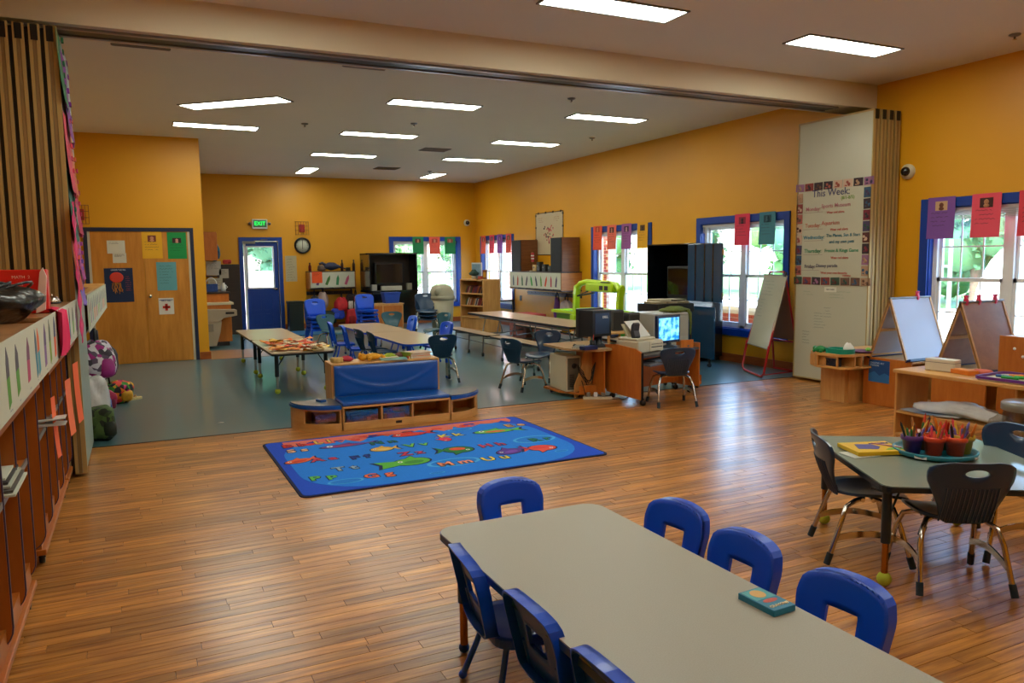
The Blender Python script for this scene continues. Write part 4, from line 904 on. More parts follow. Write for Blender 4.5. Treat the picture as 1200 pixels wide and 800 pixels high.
# ================================================================ FOLDING PARTITIONS
def partition(label, x0, sgn, y0, y1, n, pitch, ztop, face_m):
    """n hinged panels stacked flat, the first one at x0, the rest in direction sgn"""
    t = thing('folding_partition', label, 'partition', (x0, y0, 0))
    for k in range(n):
        xa = sgn*pitch*k; xb = xa+sgn*pitch*.72
        p = obj('panel', MB().box((xa, .012, .03), (xb, y1-y0-.012, ztop)), face_m if k == 0 else TAN, t)
        obj('edge_frame', MB().box((xa, 0, .03), (xa+sgn*pitch*.22, .012, ztop)).box((xb-sgn*pitch*.22, 0, .03), (xb, .012, ztop)), TAN, p)
        obj('edge_gasket', MB().box((xa+sgn*pitch*.24, .004, .03), (xb-sgn*pitch*.24, .012, ztop)), woodmat('tan_gasket', '#7a5f38', '#9a7b4c', .5, (1, 1, .3)), p)
        obj('edge_frame', MB().box((xa, y1-y0-.012, .03), (xb, y1-y0, ztop)), TAN, p)
        obj('hanger', MB().box((xa+sgn*.005, .0, ztop-.0), (xb, .06, ztop+.0)).box((xa+sgn*.012, -.004, ztop-.11), (xb-sgn*.012, .0, ztop-.005)), BLACK, p)
    obj('gap_shade', MB().box((sgn*pitch*.6, .03, .05), (sgn*(pitch*(n-1)), y1-y0-.03, ztop-.02)), BLACK, t)  # black block standing in for the shade in the gaps between panels
    return t
pr = partition('folded whiteboard partition stacked at the right wall with weekly schedule', 7.52, 1, 6.22, 7.32, 4, .115, 3.19, WBD)
FXB = FX(0, 0, 0)
def PB(y, z, e=0): return FX(-.002-e, y-6.22, z)     # on the panel face, local to the partition
obj('board_frame', MB().box((-.006, 1.085, .03), (0, 1.1, 3.19)).box((-.006, 0, .03), (0, .015, 3.19)).box((-.006, .015, .03), (0, 1.085, .045)).box((-.006, .015, 3.17), (0, 1.085, 3.19)), TAN, pr)
lines = [('This Week:', 6.80, 2.31, .12, '#4b4870'), ('(8/1-8/5)', 6.55, 2.235, .055, '#7d9a4a'), ('Monday:', 7.06, 2.13, .068, '#b86a78'), ('Sports Museum', 6.72, 2.155, .068, '#b8707a'), ('Wear red shirts', 6.72, 2.075, .04, '#b83a35'),
         ('Tuesday:', 7.06, 1.93, .068, '#c0604a'), ('Aquarium', 6.79, 1.95, .068, '#b85a50'), ('Wear red shirts', 6.66, 1.87, .04, '#b83a35'), ('Wednesday:', 7.04, 1.785, .066, '#1f7f98'), ('The Planes, Sun & Stars', 6.60, 1.80, .052, '#1f6a80'), ('and my own pets', 6.62, 1.725, .052, '#1f6a80'),
         ('Thursday:', 7.05, 1.62, .068, '#2f8a62'), ('Freeze & Kings Game', 6.62, 1.62, .056, '#2f8a62'), ('Wear red shirts', 6.64, 1.535, .04, '#b83a35'), ('Friday:', 7.09, 1.43, .064, '#3d3a58'), ('Disney parade', 6.83, 1.44, .056, '#3d3a58'), ('Wear your own favourite', 6.72, 1.355, .038, '#b83a35'), ('costume', 6.53, 1.325, .034, '#b83a35')]
for s_, y, z, sz, c in lines: text('lettering', s_, sz, paper(c), PB(y, z), pr, bold=.0005)
m = MB()
for (y, z) in ((7.06, 2.09), (7.06, 1.885), (7.04, 1.745), (7.05, 1.575), (7.09, 1.385)): m.box((-.15, -.0015, 0), (.15, .0015, .001), PB(y, z))
obj('underline', m, paper('#7a5a6a'), pr)
rd = random.Random(11)
for (y, z, w_, r, c) in ((7.1, 1.12, .16, 2, '#8a9a80'), (6.62, 1.13, .3, 3, '#7f9c84'), (6.9, .86, .2, 6, '#6c7a78'), (6.78, .93, .14, 4, '#707a80'), (7.12, .62, .12, 5, '#60706c'), (6.92, .45, .12, 3, '#6f8a74')):
    m = MB(); scrib(m, PB(y, z), -w_/2, 0, w_, r, .035, .012, .004, rd); obj('handwriting', m, paper(c), pr)['kind'] = 'stuff'
obj('board_label', MB().box((-.09, -.03, 0), (.09, .03, .002), PB(6.76, 1.155)), paper('#dad6c4'), pr); text('lettering', 'NEXT WEEK', .022, MARK, PB(6.76, 1.155, .002), pr)
# collage border
bt = thing('photo_border', 'border of small photo cards around the weekly schedule on the whiteboard', 'border', (7.516, 6.22, 0))
pcol = ['#8a3a34', '#5c2f2a', '#3a2a30', '#a85a4c', '#6a4a3a', '#2f4a3a', '#9c6a8a', '#4a3a5a', '#b08a6a', '#7a2430', '#35506a', '#c9a890']
cards = [(6.275+.148*k, 2.43+.0*k) for k in range(8)]
cards = [(.04+.145*k, 2.40) for k in range(8)]+[(.04+.145*k, 1.255) for k in range(8)]+[(.055, 2.40-.1275*k) for k in range(1, 9)]+[(1.055, 2.40-.1275*k) for k in range(1, 9)]
for i, (y, z) in enumerate(cards):
    L = FX(0, y, z); r2 = random.Random(i*7); w_, h = .13, .092
    if 15 < i: w_, h = .098, .115
    cd_ = obj('photo_card', MB().box((-w_/2, -h/2, 0), (w_/2, h/2, .002), L @ Matrix.Rotation(r2.uniform(-.05, .05), 4, 'Z')), paper(r2.choice(pcol)), bt)
    m = MB(); m.ball((r2.uniform(-.03, .0), .01, .003), .018, 8, (1, 1, .1), L).ball((r2.uniform(.0, .03), -.015, .003), .02, 8, (1, 1.1, .1), L).box((-.045 if w_ > .1 else -.03, -.035, .002), (-.01, -.02, .0028), L); obj('picture_patch', m, paper(r2.choice(pcol)), cd_)
# left stack
pl_ = partition('folded tan partition stack at the left edge, hung with coloured cutouts', -.42, -1, 6.4, 7.55, 8, .094, 3.21, mat('pale_panel', '#8fa096', .5))
obj('edge_guard', MB().box((.0, 0, .03), (.01, .03, 3.21)), TAN, pl_)
wedges = [(6.55, 2.95, .3, .5, '#2f7a4a', 'green paper cutout, topmost on the left partition'), (6.85, 2.80, .34, .62, '#8c2fa0', 'purple scribbled cutout below the top green one'), (6.62, 2.36, .34, .55, '#e0435c', 'hot pink cutout on the left partition, second row near'), (7.0, 2.40, .36, .6, '#e06a3a', 'orange-red scribbled cutout beside the hot pink one'),
          (6.62, 1.98, .32, .5, '#2f6f60', 'teal green cutout halfway down the left partition'), (7.1, 2.06, .36, .52, '#cf2f62', 'crimson cutout right of the teal green one'), (6.7, 1.62, .34, .5, '#e0584a', 'coral cutout under the teal green one'), (7.1, 1.66, .34, .44, '#b8489c', 'magenta scribbled cutout, lower right of the left partition'), (6.95, 1.42, .32, .34, '#8a6ad0', 'lilac cutout lowest on the left partition')]
for i, (y, z, w_, h, c, lab) in enumerate(wedges):
    tt = sheet('paper_cutout', lab, FXp(-.415+.004*(i % 3), y, z), w_*1.25, h, c, rows=5, ink='#3a1c40' if i % 2 else '#7a1f3a', group='paper cutouts on the left partition', curl=.03, seed=i+40)
    m = MB(); rd = random.Random(i)
    for k in range(7): zz = -h/2+h*k/6; m.box((w_*.5, zz-.02, .004+rd.uniform(0, .01)), (w_*.7, zz+.01, .006+rd.uniform(0.01, .02)), Matrix.Translation(-FXp(-.415, y, z).translation) @ FXp(-.415, y, z))
    obj('fringe', m, paper(c), tt)['kind'] = 'stuff'
t = thing('pink_streamer', 'long pink crepe streamer hanging down the edge of the left partition', 'streamer', (-.385, 6.36, 0))
m = MB(); vs = []; n = 26
for i in range(n+1):
    z = 2.0-1.0*i/n; k = .012*sin(i*1.3)
    k *= .5; vs += [(.0+k, -.07-.012*sin(i*.5), z), (.006-k, .07-.012*sin(i*.5), z), (.010-k, .07-.012*sin(i*.5), z), (.004+k, -.07-.012*sin(i*.5), z)]
m.add(vs, [(i*4+j, i*4+(j+1) % 4, (i+1)*4+(j+1) % 4, (i+1)*4+j) for i in range(n) for j in range(4)], True); obj('streamer', m, paper('#e0417a'), t)
# ================================================================ LEFT LOCKERS
def locker(label, y0, y1, n, box_ext=True, seat=True):
    t = thing('coat_locker', label, 'locker', (-.95, y0, 0)); W = y1-y0
    obj('back_panel', MB().box((0, 0, .08), (.012, W, 1.0)), LOCK, t)
    obj('bottom_board', MB().rbox((0, 0, .07), (.45, W, .1), .004), LOCK, t)
    obj('toe_board', MB().box((.40, .01, .1), (.43, W-.01, .19)), LOCK, t)
    for k in range(n+1):
        y = min(W-.018, W*k/n)
        def outl(g=0):
            p = [(0, .1), (.36-g, .1)]
            p += [(.36-g+.09*sin(a), .19+.09*(1-cos(a))-.09+.0) for a in [pi/2*j/6 for j in range(1, 7)]]
            return p+[(.45-g, 1.0), (0, 1.0)]
        d = obj('divider', MB().prism(outl(), y, y+.018, 'y'), LOCK, t)
        bnd = outl()[1:-1]; m = MB()
        pts = [(p[0]+.001, y+.009, p[1]) for p in bnd]; m.tube(pts, .0065, 4); obj('edge_band', m, PLUM, d)
    if seat: obj('seat_shelf', MB().box((.02, .018, .66), (.445, W-.018, .675)), LOCK, t); obj('shelf_edge', MB().box((.445, .018, .655), (.452, W-.018, .68)), GREY, t)
    obj('top_box', MB().box((-.0, 0, 1.0), (.52, W, 1.02)).box((0, 0, 1.02), (.012, W, 1.27)).box((.012, 0, 1.02), (.52, .015, 1.27)).box((.012, W-.015, 1.02), (.52, W, 1.27)), LOCK, t)
    obj('top_board', MB().rbox((-.01, -.0, 1.27), (.535, W+.0, 1.295), .006), woodmat('worn_top', '#8a5a34', '#b88a5a', .35, (5, 1.5, 5), coat=.2), t)
    for y in (.1, W-.1):
        for x in (.08, .42): obj('caster', MB().lathe([(0, -.012), (.033, -.012), (.033, .012), (0, .012)], 14, M=Matrix.Translation((x, y, .034)) @ Matrix.Rotation(pi/2, 4, 'Y')).box((x-.016, y-.016, .034), (x+.016, y+.016, .07)), BLACK, t)
    return t
locker('nearest orange coat locker, cut by the left edge of the photo', 2.6, 4.1, 4)
locker('second orange coat locker at left, four bays under the drawing banner', 4.52, 5.98, 4)
locker('narrow third coat locker against the folded partition', 6.0, 6.37, 1)
def strip(label, X, y0, y1, z0, z1, drs, F=FXp, X_is=True):
    t = thing('drawing_banner', label, 'banner', (X, y0, z0)); W = y1-y0; Hh = z1-z0
    obj('paper_strip', MB().box((0, 0, 0), (.003, W, Hh)), CREAMP, t)
    rd = random.Random(int(y0*10)); L = FXp(.003, 0, 0)
    for i, (u, c1, c2, rot) in enumerate(drs):
        M_ = L @ Matrix.Translation((u*W, Hh*.52, 0)) @ Matrix.Rotation(rot, 4, 'Z')
        h = Hh*rd.uniform(.34, .42); w_ = .036*rd.uniform(.8, 1.2)
        c = obj('crayon_drawing', MB().prism([(-w_, -h), (w_*.9, -h*.9), (w_, 0), (-w_, 0)], 0, .001, M=M_), paper(c2), t)
        obj('drawn_tip', MB().prism([(-w_, 0), (w_, 0), (w_*1.1, h*.55), (0, h), (-w_*.8, h*.5)], 0, .0012, M=M_), paper(c1), c)
    m = MB(); [scrib(m, L, d[0]*W-.01, Hh*.07, .07, 1, .02, .008, .003, rd, .0005) for d in drs]; obj('name_writing', m, paper('#6c7c98'), t)
    return t
g1 = ['#5a5560', '#7c4a66', '#4a6a80', '#6a5a80', '#5f6a58', '#4a4a70']; g2 = ['#5c9a3a', '#b8486c', '#e0603a', '#8a6a9c', '#7ea02c', '#e8541f', '#3f86a0']
strip('first cream banner of big crayon drawings on the nearest lockers', -.412, 2.6, 4.86, 1.045, 1.305, [(.20, g1[0], g2[0], .1), (.30, g1[0], g2[0], .12), (.44, g1[1], g2[1], -.05), (.56, g1[2], g2[6], .15), (.60, '#e06a3a', '#4a9ab0', .12), (.72, g1[3], g2[3], -.03), (.82, g1[4], g2[4], .12), (.93, g1[5], g2[5], -.02)])
strip('second cream banner of crayon drawings behind the pink scarf', -.408, 4.9, 6.5, 1.05, 1.31, [(.15, g1[2], g2[1], 0), (.3, g1[4], g2[2], .1), (.48, g1[0], g2[6], .12), (.66, g1[4], g2[0], .1), (.84, g1[1], g2[3], .05)])
strip('third cream banner of crayon drawings on the far wall cubby at left', -.41, 7.75, 12.3, .96, 1.29, [((k+.6)/15, g1[k % 6], g2[(k*3) % 7], .08*(-1)**k) for k in range(14)])
# hanging papers / folders in lockers
for i, (y, z, h, c, lab) in enumerate([(4.02, .66, .34, '#ef6a3c', 'orange paper strip hanging from the second locker shelf'), (5.45, .64, .36, '#f0764a', 'orange sheet hanging out of the second locker'), (6.3, .66, .42, '#f26a3a', 'orange sheet hanging at the end by the partition')]):
    y = [4.92, 5.72, 6.22][i]
    sheet('hanging_sheet', lab, frame((-.46+.015*i, y, z), (.12, .99, 0), (0, 0, 1)), [.09, .16, .17][i], h, c, curl=.015)
t = thing('folder_stack', 'striped papers sticking out of the nearest locker', 'papers', (-.70, 3.62, .677))
for k, c in enumerate(('#c9cdb8', '#55504a', '#b8bcaa', '#3a3633', '#cfd2c0')): obj('paper_layer', MB().box((0, -.2+.02*k, .012*k), (.235-.01*k, .16, .012*k+.009)), paper(c), t)
t = thing('folded_card', 'folded white card on the shelf edge of the second locker', 'card', (-.6, 4.9, .68)); obj('card', MB().prism([(0, 0), (.2, .0), (.2, .004), (.02, .02), (.2, .035), (.2, .04), (0, .03)], -.06, .06, 'y'), paper('#c5c3bb'), t)
# things on top of the lockers
TOPZ = 1.297
t = thing('red_game_box', 'big red box standing on the lockers, printed with small white words', 'box', (-.80, 4.88, TOPZ), .0)
obj('carton', MB().rbox((-.30, 0, 0), (.36, .10, .235), .004), mat('bright_red_card', '#df2320', .35, coat=.2), t)
text('lettering', 'MATH  2', .022, paper('#f4c9b8'), FY(.24, -.001, .195), t); text('lettering', 'Home Kit', .02, paper('#f4c9b8'), FY(.0, -.001, .18), t); text('lettering', 'GAMES', .018, paper('#f4c9b8'), FY(.22, -.001, .155), t)
obj('torn_flap', MB().prism([(.30, 0), (.345, .02), (.36, .2), (.345, .245), (.33, .22)], -.03, .0, 'y'), mat('white_flap', '#e8c8c0', .6), t)
t = thing('black_bag', 'black glossy bag with looped cords lying on the nearest locker', 'bag', (-.62, 4.25, TOPZ))
obj('bag_body', MB().blob((0, -.02, .085), .2, (.95, 1.3, .5), .22, 28, seed=8), mat('black_bag_plastic', '#0d0b0b', .3, var=.3, bump=1.0, bscale=18, coat=.2), t)
rd = random.Random(5)
for k in range(11):
    m = MB(); a0 = rd.uniform(0, 6); cx, cy = rd.uniform(-.05, .06), rd.uniform(-.1, .1); rx, ry = rd.uniform(.08, .14), rd.uniform(.08, .2)
    m.tube([(cx+rx*cos(a0+a), cy+ry*sin(a0+a), .05+.13*abs(sin(a*.7+k))) for a in [2*pi*j/18 for j in range(17)]], .007, 6); obj('cord', m, BLACK, t)
t = thing('call_bell', 'small shiny bell by the partition on the lockers', 'bell', (-.53, 6.1, TOPZ)); obj('dome', MB().lathe([(.05, .01), (.05, .02), (.035, .045), (.0, .055)], 18), CHROME, t); obj('base', MB().lathe([(0, 0), (.055, 0), (.055, .01), (0, .01)], 18), BLACK, t); obj('button', MB().lathe([(.006, .05), (.006, .065), (0, .068)], 8), CHROME, t)
t = thing('pink_scarf', 'bright pink scarf draped over the front edge of the lockers', 'scarf', (-.41, 5.0, TOPZ))
m = MB(); vs = []; path = [(-.30, .30, .012), (-.2, .18, .018), (-.1, .08, .012), (-.02, .02, .014), (.02, .0, .0), (.024, -.01, -.08), (.026, -.015, -.17), (.022, -.02, -.235)]
for i, (x, y, z) in enumerate(path):
    for k in range(9): u = (k/8-.5); vs.append((x+.014*sin(k*2.2+i*.5)*(1 if i > 3 else .2), y+u*(.30+.012*i), z+(.010*sin(k*2.2+i*.5) if i < 4 else 0)))
n9 = len(vs); vs += [(x-.004 if i >= 36 else x, y, z-.006 if i < 36 else z) for i, (x, y, z) in enumerate(vs)]
fs = []
for i in range(len(path)-1):
    for k in range(8): a = i*9+k; fs += [(a, a+1, a+10, a+9), (n9+a, n9+a+9, n9+a+10, n9+a+1)]
m.add(vs, fs, True); obj('scarf', m, mat('pink_fleece', '#e0245c', .85, var=.1, bump=.3, bscale=90), t)
# far wall cubby with bags (left)
t = thing('wall_cubby', 'long wall cubby past the left partition, bags hanging beneath', 'cubby', (-1.24, 7.75, .95)); W = 4.55
obj('top_board', MB().rbox((0, 0, .33), (.82, W, .35), .004), BIRCH, t); obj('bottom_board', MB().box((0, 0, 0), (.81, W, .02)), DARKW, t)
for k in range(8): obj('divider', MB().box((0, W*k/7-(.02 if k == 7 else 0), .02), (.80, W*k/7+(.0 if k == 7 else .02), .33)), LOCK, t)
obj('hook_rail', MB().box((0, 0, -.12), (.02, W, -.05)), DARKW, t)
for k in range(10): obj('hook', MB().tube([(.02, .3+.43*k, -.08), (.07, .3+.43*k, -.085), (.08, .3+.43*k, -.05)], .006, 6), CHROME, t)
obj('end_support', MB().box((0, W-.02, -.95), (.5, W, 0)), LOCK, t)
sheet('loose_paper', 'pink and white papers on top of the left wall cubby', frame((-.62, 8.6, 1.304), (1, .2, 0), (-.2, 1, 0)), .3, .5, '#e0b0a0', curl=.04)
t = thing('black_pouch', 'small black pouch on top of the left wall cubby', 'pouch', (-.68, 9.6, 1.303)); obj('pouch_body', MB().blob((0, 0, .15), .14, (.8, .8, 1.15), .35, 16, seed=12), mat('black_cloth', '#15100e', .8, var=.3), t)
def cellmat(name, cols, scale=22):
    m = bpy.data.materials.new(name); m.use_nodes = True; n = m.node_tree; b = n.nodes['Principled BSDF']; b.inputs['Roughness'].default_value = .7
    tc = n.nodes.new('ShaderNodeTexCoord'); vo = n.nodes.new('ShaderNodeTexVoronoi'); vo.inputs['Scale'].default_value = scale; cr = n.nodes.new('ShaderNodeValToRGB'); cr.color_ramp.interpolation = 'CONSTANT'
    sp = n.nodes.new('ShaderNodeSeparateColor'); n.links.new(tc.outputs['Object'], vo.inputs['Vector']); n.links.new(vo.outputs['Color'], sp.inputs[0]); n.links.new(sp.outputs[0], cr.inputs[0])
    e = cr.color_ramp.elements
    for i, c in enumerate(cols):
        x = e[i] if i < 2 else e.new(i/len(cols)); x.position = i/len(cols); x.color = lin(c)
    n.links.new(cr.outputs[0], b.inputs['Base Color']); return m
def bag(name, label, x, y, z, sc, c, c2, cat='bag', seed=1, strap=True, r=.2, pat=None):
    t = thing(name, label, cat, (x, y, z)); cm = cellmat('bag_'+c.strip('#')+c2.strip('#'), pat) if pat else mat('bag_'+c.strip('#')+c2.strip('#'), c, .6, var=.35, scale=14, bump=.4, bscale=12)
    obj('bag_body', MB().blob((0, 0, r*sc[2]), r, sc, .2, 26, seed=seed, pw=.68), cm, t)
    obj('front_pocket', MB().blob((-.3*r*sc[0] if x > 2 else .6*r*sc[0], -.55*r*sc[1], r*sc[2]*.7), r*.55, (sc[0]*.8, sc[1]*.9, sc[2]*.9), .12, 16, seed=seed+1, pw=.6), mat('bagp_'+c2.strip('#'), c2, .6, var=.3, scale=20), t)
    if strap:
        zz = 2*r*sc[2]
        obj('strap', MB().tube([(0, -.05, zz*.8), (0, -.06, zz+.05), (0, .0, zz+.12), (0, .06, zz+.05), (0, .05, zz*.8)], .012, 6), mat('strap_black', '#141218', .7), t)
    return t
bag('backpack', 'purple and white patterned backpack hanging under the left wall cubby', -.40, 8.45, .44, (.75, 1.1, .95), '#a29cae', '#9a1f78', seed=3, pat=['#d0ccd6', '#3a3340', '#a01f7c', '#d8d4dc', '#5a4a60'])
bag('backpack', 'dark backpack behind the purple one under the left wall cubby', -.42, 9.3, .34, (.8, .8, 1.0), '#211d29', '#6a1f5c', seed=4)
t = thing('plastic_bag', 'pale translucent shopping bag hanging beside the green backpack', 'bag', (-.46, 8.0, .14)); obj('bag_body', MB().blob((0, 0, .2), .19, (.8, .9, 1.05), .3, 30, seed=7, pw=.75).prism([(-.05, .36), (.05, .36), (.02, .5), (-.02, .5)], -.01, .01, 'x'), BAGPL, t)
bag('backpack', 'olive green backpack on the floor at the foot of the left partition', -.37, 7.75, 0, (.85, .9, 1.0), '#34471f', '#1c2415', seed=5, pat=['#3c5420', '#2a3a18', '#1a2212', '#48602a'], strap=False, r=.15)
bag('tote_bag', 'blue tote bag on the floor behind the green backpack', -.42, 8.5, 0, (.8, .7, 1.1), '#1446a0', '#0f3680', seed=6, strap=False, r=.16)
bag('flowered_bag', 'multicoloured flowered bag on the floor by the closet doors', -.26, 9.75, 0, (.9, .9, .85), '#b8642c', '#d8a020', seed=8, pat=['#d83a2a', '#e0b020', '#3a8a2c', '#c82a6a', '#e87a1c', '#1c1a20'], r=.15, strap=False)
bag('pink_bag', 'crimson bag on the floor beside the flowered bag', -.38, 9.3, 0, (.7, .8, .8), '#b01c4c', '#7a1536', seed=9, strap=False, r=.14)
t = thing('bag_strap', 'long dark strap trailing from the backpack to the floor', 'strap', (-.36, 9.2, 0)); obj('strap', MB().tube([(-.02, .0, .75), (.01, .05, .5), (.03, .1, .28)], .010, 6), mat('strap_black', '#141218', .7), t)
t = thing('paper_scrap', 'tiny white paper scrap on the grey floor', 'scrap', (.66, 7.98, .001)); obj('scrap', MB().prism([(-.03, 0), (0, .02), (.03, .005), (.01, -.02)], 0, .004), paper('#d8d8d0'), t)
t = thing('sandal', 'pale shoe sole lying by the flowered bag', 'shoe', (-.12, 9.9, 0), .5); obj('sole', MB().prism(rrect(.2, .07, .03, 4), 0, .025), paper('#d9c58a'), t); obj('shoe_strap', MB().tube([(.02, -.03, .02), (.03, 0, .05), (.02, .03, .02)], .006, 6), paper('#c9a86a'), t)
# ================================================================ BENCH WITH CUSHIONS
BR = -.03
bench = thing('reading_bench', 'birch reading bench with blue padded back, facing the ocean rug', 'bench', (1.635, 6.99, 0), BR); bench.location = (1.635, 7.02, 0)
W = 1.05
def Bb(nm, a, b, m_=BIRCH, r=.004, p=None): return obj(nm, MB().rbox(a, b, r), m_, p or bench)
Bb('seat_board', (0, 0, .205), (W, .40, .225)); Bb('bottom_board', (0, .01, .035), (W, .40, .05)); Bb('kick_board', (0, 0, 0), (W, .018, .075))
for x in (0, .36, .66, W-.018): Bb('divider', (x, 0, .0), (x+.018, .40, .205), BIRCHV)
Bb('back_panel', (0.018, .39, .05), (W-.018, .40, .205))
CUSHs = obj('seat_cushion', MB().rbox((.0, -.005, .225), (W, .38, .262), .018, seg=3), CUSH, bench)
Bb('logo_plate', (.50, -.002, .028), (.56, .0, .052), DARKW, .0005)
# tall shelf behind with toys on top
Bb('shelf_side', (-.02, .38, .0), (0.0, .70, .57), BIRCHV); Bb('shelf_side', (W, .38, .0), (W+.02, .70, .57), BIRCHV); Bb('shelf_top', (-.02, .38, .56), (W+.02, .70, .578)); Bb('shelf_front', (0, .385, .262), (W, .40, .56), BIRCHV); Bb('shelf_board', (0, .41, .28), (W, .70, .3))
m = MB(); nx, nz = 44, 22; vs = []
for i in range(nx+1):
    for k in range(nz+1):
        u, v = i/nx, k/nz; e_ = min(1, min(u, 1-u)*18)*min(1, min(v, 1-v)*9); zc = .22+.72*(2*u-1)**2*(1 if u > .5 else .85)
        y_ = .352-.017*math.sqrt(max(0, e_))-.007*math.exp(-((v-zc)/.07)**2)*e_+.004*math.exp(-((v-zc-.13)/.06)**2)*e_
        vs.append((.005+(W-.01)*u, y_, .265+.295*v))
m.add(vs, [(i*(nz+1)+k, (i+1)*(nz+1)+k, (i+1)*(nz+1)+k+1, i*(nz+1)+k+1) for i in range(nx) for k in range(nz)], True).box((.005, .3515, .265), (W-.005, .384, .56))
obj('back_cushion', m, CUSH, bench)
def qseat(label, loc, mirror, cm):
    t = thing('corner_bench', label, 'bench', loc, BR); s = -1 if mirror else 1
    def arc(r, n=12): return [(s*r*sin(pi/2*k/n)*1.0, .40-r*cos(pi/2*k/n)) for k in range(n+1)]
    R0 = .40; pts = lambda r: [(0, .40), (0, .0 if r >= .4 else .40-r)]+arc(r)[1:]
    f = 1
    poly = [(0, .40)]+arc(R0)
    obj('seat_board', MB().prism(poly, .19, .205), BIRCH, t); obj('bottom_board', MB().prism([(0, .39)]+arc(.385), .03, .045), BIRCH, t)
    m = MB(); a1 = arc(R0); a2 = arc(R0-.015)
    ring = a1+a2[::-1]; obj('curved_kick', MB().prism(ring, 0, .075), BIRCH, t)
    h = 7; ring = a1[h:]+a2[h:][::-1]; obj('curved_side', MB().prism(ring, .075, .19), BIRCH, t)
    k = a1[h]; obj('divider', MB().box((min(k[0], k[0]-s*.015), k[1], .045), (max(k[0], k[0]-s*.015), .39, .19)), BIRCHV, t); obj('divider', MB().box((min(0, s*.016), .01, 0), (max(0, s*.016), .39, .19)), BIRCHV, t)
    obj('back_panel', MB().box((min(0, s*R0), .385, 0), (max(0, s*R0), .40, .19)), BIRCHV, t)
    cu = [(0, .405)]+arc(R0+.012)
    m = MB().prism(cu, .21, .235, smooth=False); c2 = [(p[0]*.97+.0*s, .40+(p[1]-.40)*.97) for p in cu]; m.prism(c2, .205, .243)
    obj('cushion', m, cm, t)
    obj('cushion_top', MB().prism([(p[0]*.95+.008*s, .40+(p[1]-.40)*.95-.004) for p in cu], .243, .247), CUSHG, t)
    return t
c_, s_ = cos(BR), sin(BR)
qseat('quarter-round corner bench with slate cushion at the left end of the reading bench', (1.625, 7.02, 0), True, CUSH)
qseat('quarter-round corner bench with slate cushion at the right end of the reading bench', (1.635+(W+.01)*c_, 7.02+(W+.01)*s_, 0), False, CUSH)
for i, (x, lab) in enumerate(((.035, 'clear storage bin in the left bay of the reading bench'), (.39, 'clear storage bin with blue contents in the middle bay of the reading bench'))):
    w_ = .30 if i == 0 else .25
    t = thing('storage_bin', lab, 'bin', (1.635+x*c_, 7.02+x*s_+.015, .052), BR); m = MB()
    m.box((0, 0, 0), (w_, .3, .004)).box((0, 0, .004), (w_, .004, .125)).box((0, .296, .004), (w_, .3, .125)).box((0, .004, .004), (.004, .296, .125)).box((w_-.004, .004, .004), (w_, .296, .125)); obj('bin_wall', m, CLEARP, t); obj('rim', MB().box((-.004, -.006, .12), (w_+.004, .0, .13)), CLEARP, t)
    rd = random.Random(i); 
    for k in range(9): obj('toy_block', MB().rbox((rd.uniform(.02, w_-.07), .02+.03*k, .006), (rd.uniform(.02, w_-.07)+.05, .05+.03*k, rd.uniform(.03, .08)), .004), mat('blk%d' % (k % 4+i*4), ['#8a6a4a', '#4a5a7a', '#b08a5a', '#6a5a5a', '#2a5a9c', '#1f4f9c', '#8a9aa8', '#b89a4a'][k % 4+i*4], .5), t)
t = thing('storage_bin', 'clear bin in the left corner bench', 'bin', (1.40, 7.10, .046), BR); m = MB().box((0, 0, 0), (.19, .2, .004)).box((0, 0, .004), (.19, .004, .11)).box((0, .196, .004), (.19, .2, .11)).box((0, .004, .004), (.004, .196, .11)).box((.186, .004, .004), (.19, .196, .11)); obj('bin_wall', m, CLEARP, t)
rd = random.Random(3); [obj('toy_ring', MB().lathe([(.012, 0), (.022, .0), (.022, .012), (.012, .012)], 12, (rd.uniform(.04, .15), .02+.02*k, .01+.006*k)), mat('ring%d' % (k % 3), ['#c0a070', '#8a5a3a', '#a09a8a'][k % 3], .5), t) for k in range(7)]
# toys and books on the bench shelf
def onshelf(x, y): return (1.635+x*c_-y*s_, 7.02+x*s_+y*c_)
for i, (x, y, c, lab, cat, kind) in enumerate([(.17, .55, '#b8324a', 'crimson doll clothes heap on the bench shelf', 'toy', 0), (.06, .5, '#c0a060', 'tan scrap at the left end of the bench shelf', 'toy', 0), (.42, .52, '#e0a020', 'orange and yellow plush bear lying on the bench shelf', 'toy', 1), (.60, .56, '#9fb32c', 'lime soft toy beside the yellow plush', 'toy', 0), (.74, .6, '#7a4a3a', 'brown beaded toy on the bench shelf', 'toy', 0)]):
    p = onshelf(x, y); tt = thing('soft_toy', lab, cat, (p[0], p[1], .579)); mm = mat('plush'+c.strip('#'), c, .8, var=.3, scale=25, bump=.3, bscale=60)
    if kind == 0: obj('body', MB().blob((0, 0, .022), .06, (1.1, .9, .5), .35, 16, seed=i), mm, tt)
    else:
        obj('body', MB().ball((0, 0, .035), .07, 16, (1.2, .9, .5)), mm, tt); obj('head', MB().ball((-.1, 0, .035), .045, 14, (1, 1, .8)), mm, tt)
        for sx in (-1, 1): obj('arm', MB().tube([(-.03, sx*.05, .03), (-.06, sx*.1, .02)], .018, 8), mm, tt); obj('foot', MB().ball((.1, sx*.04, .025), .025, 10), mm, tt); obj('ear', MB().ball((-.12, sx*.035, .06), .015, 8), mm, tt)
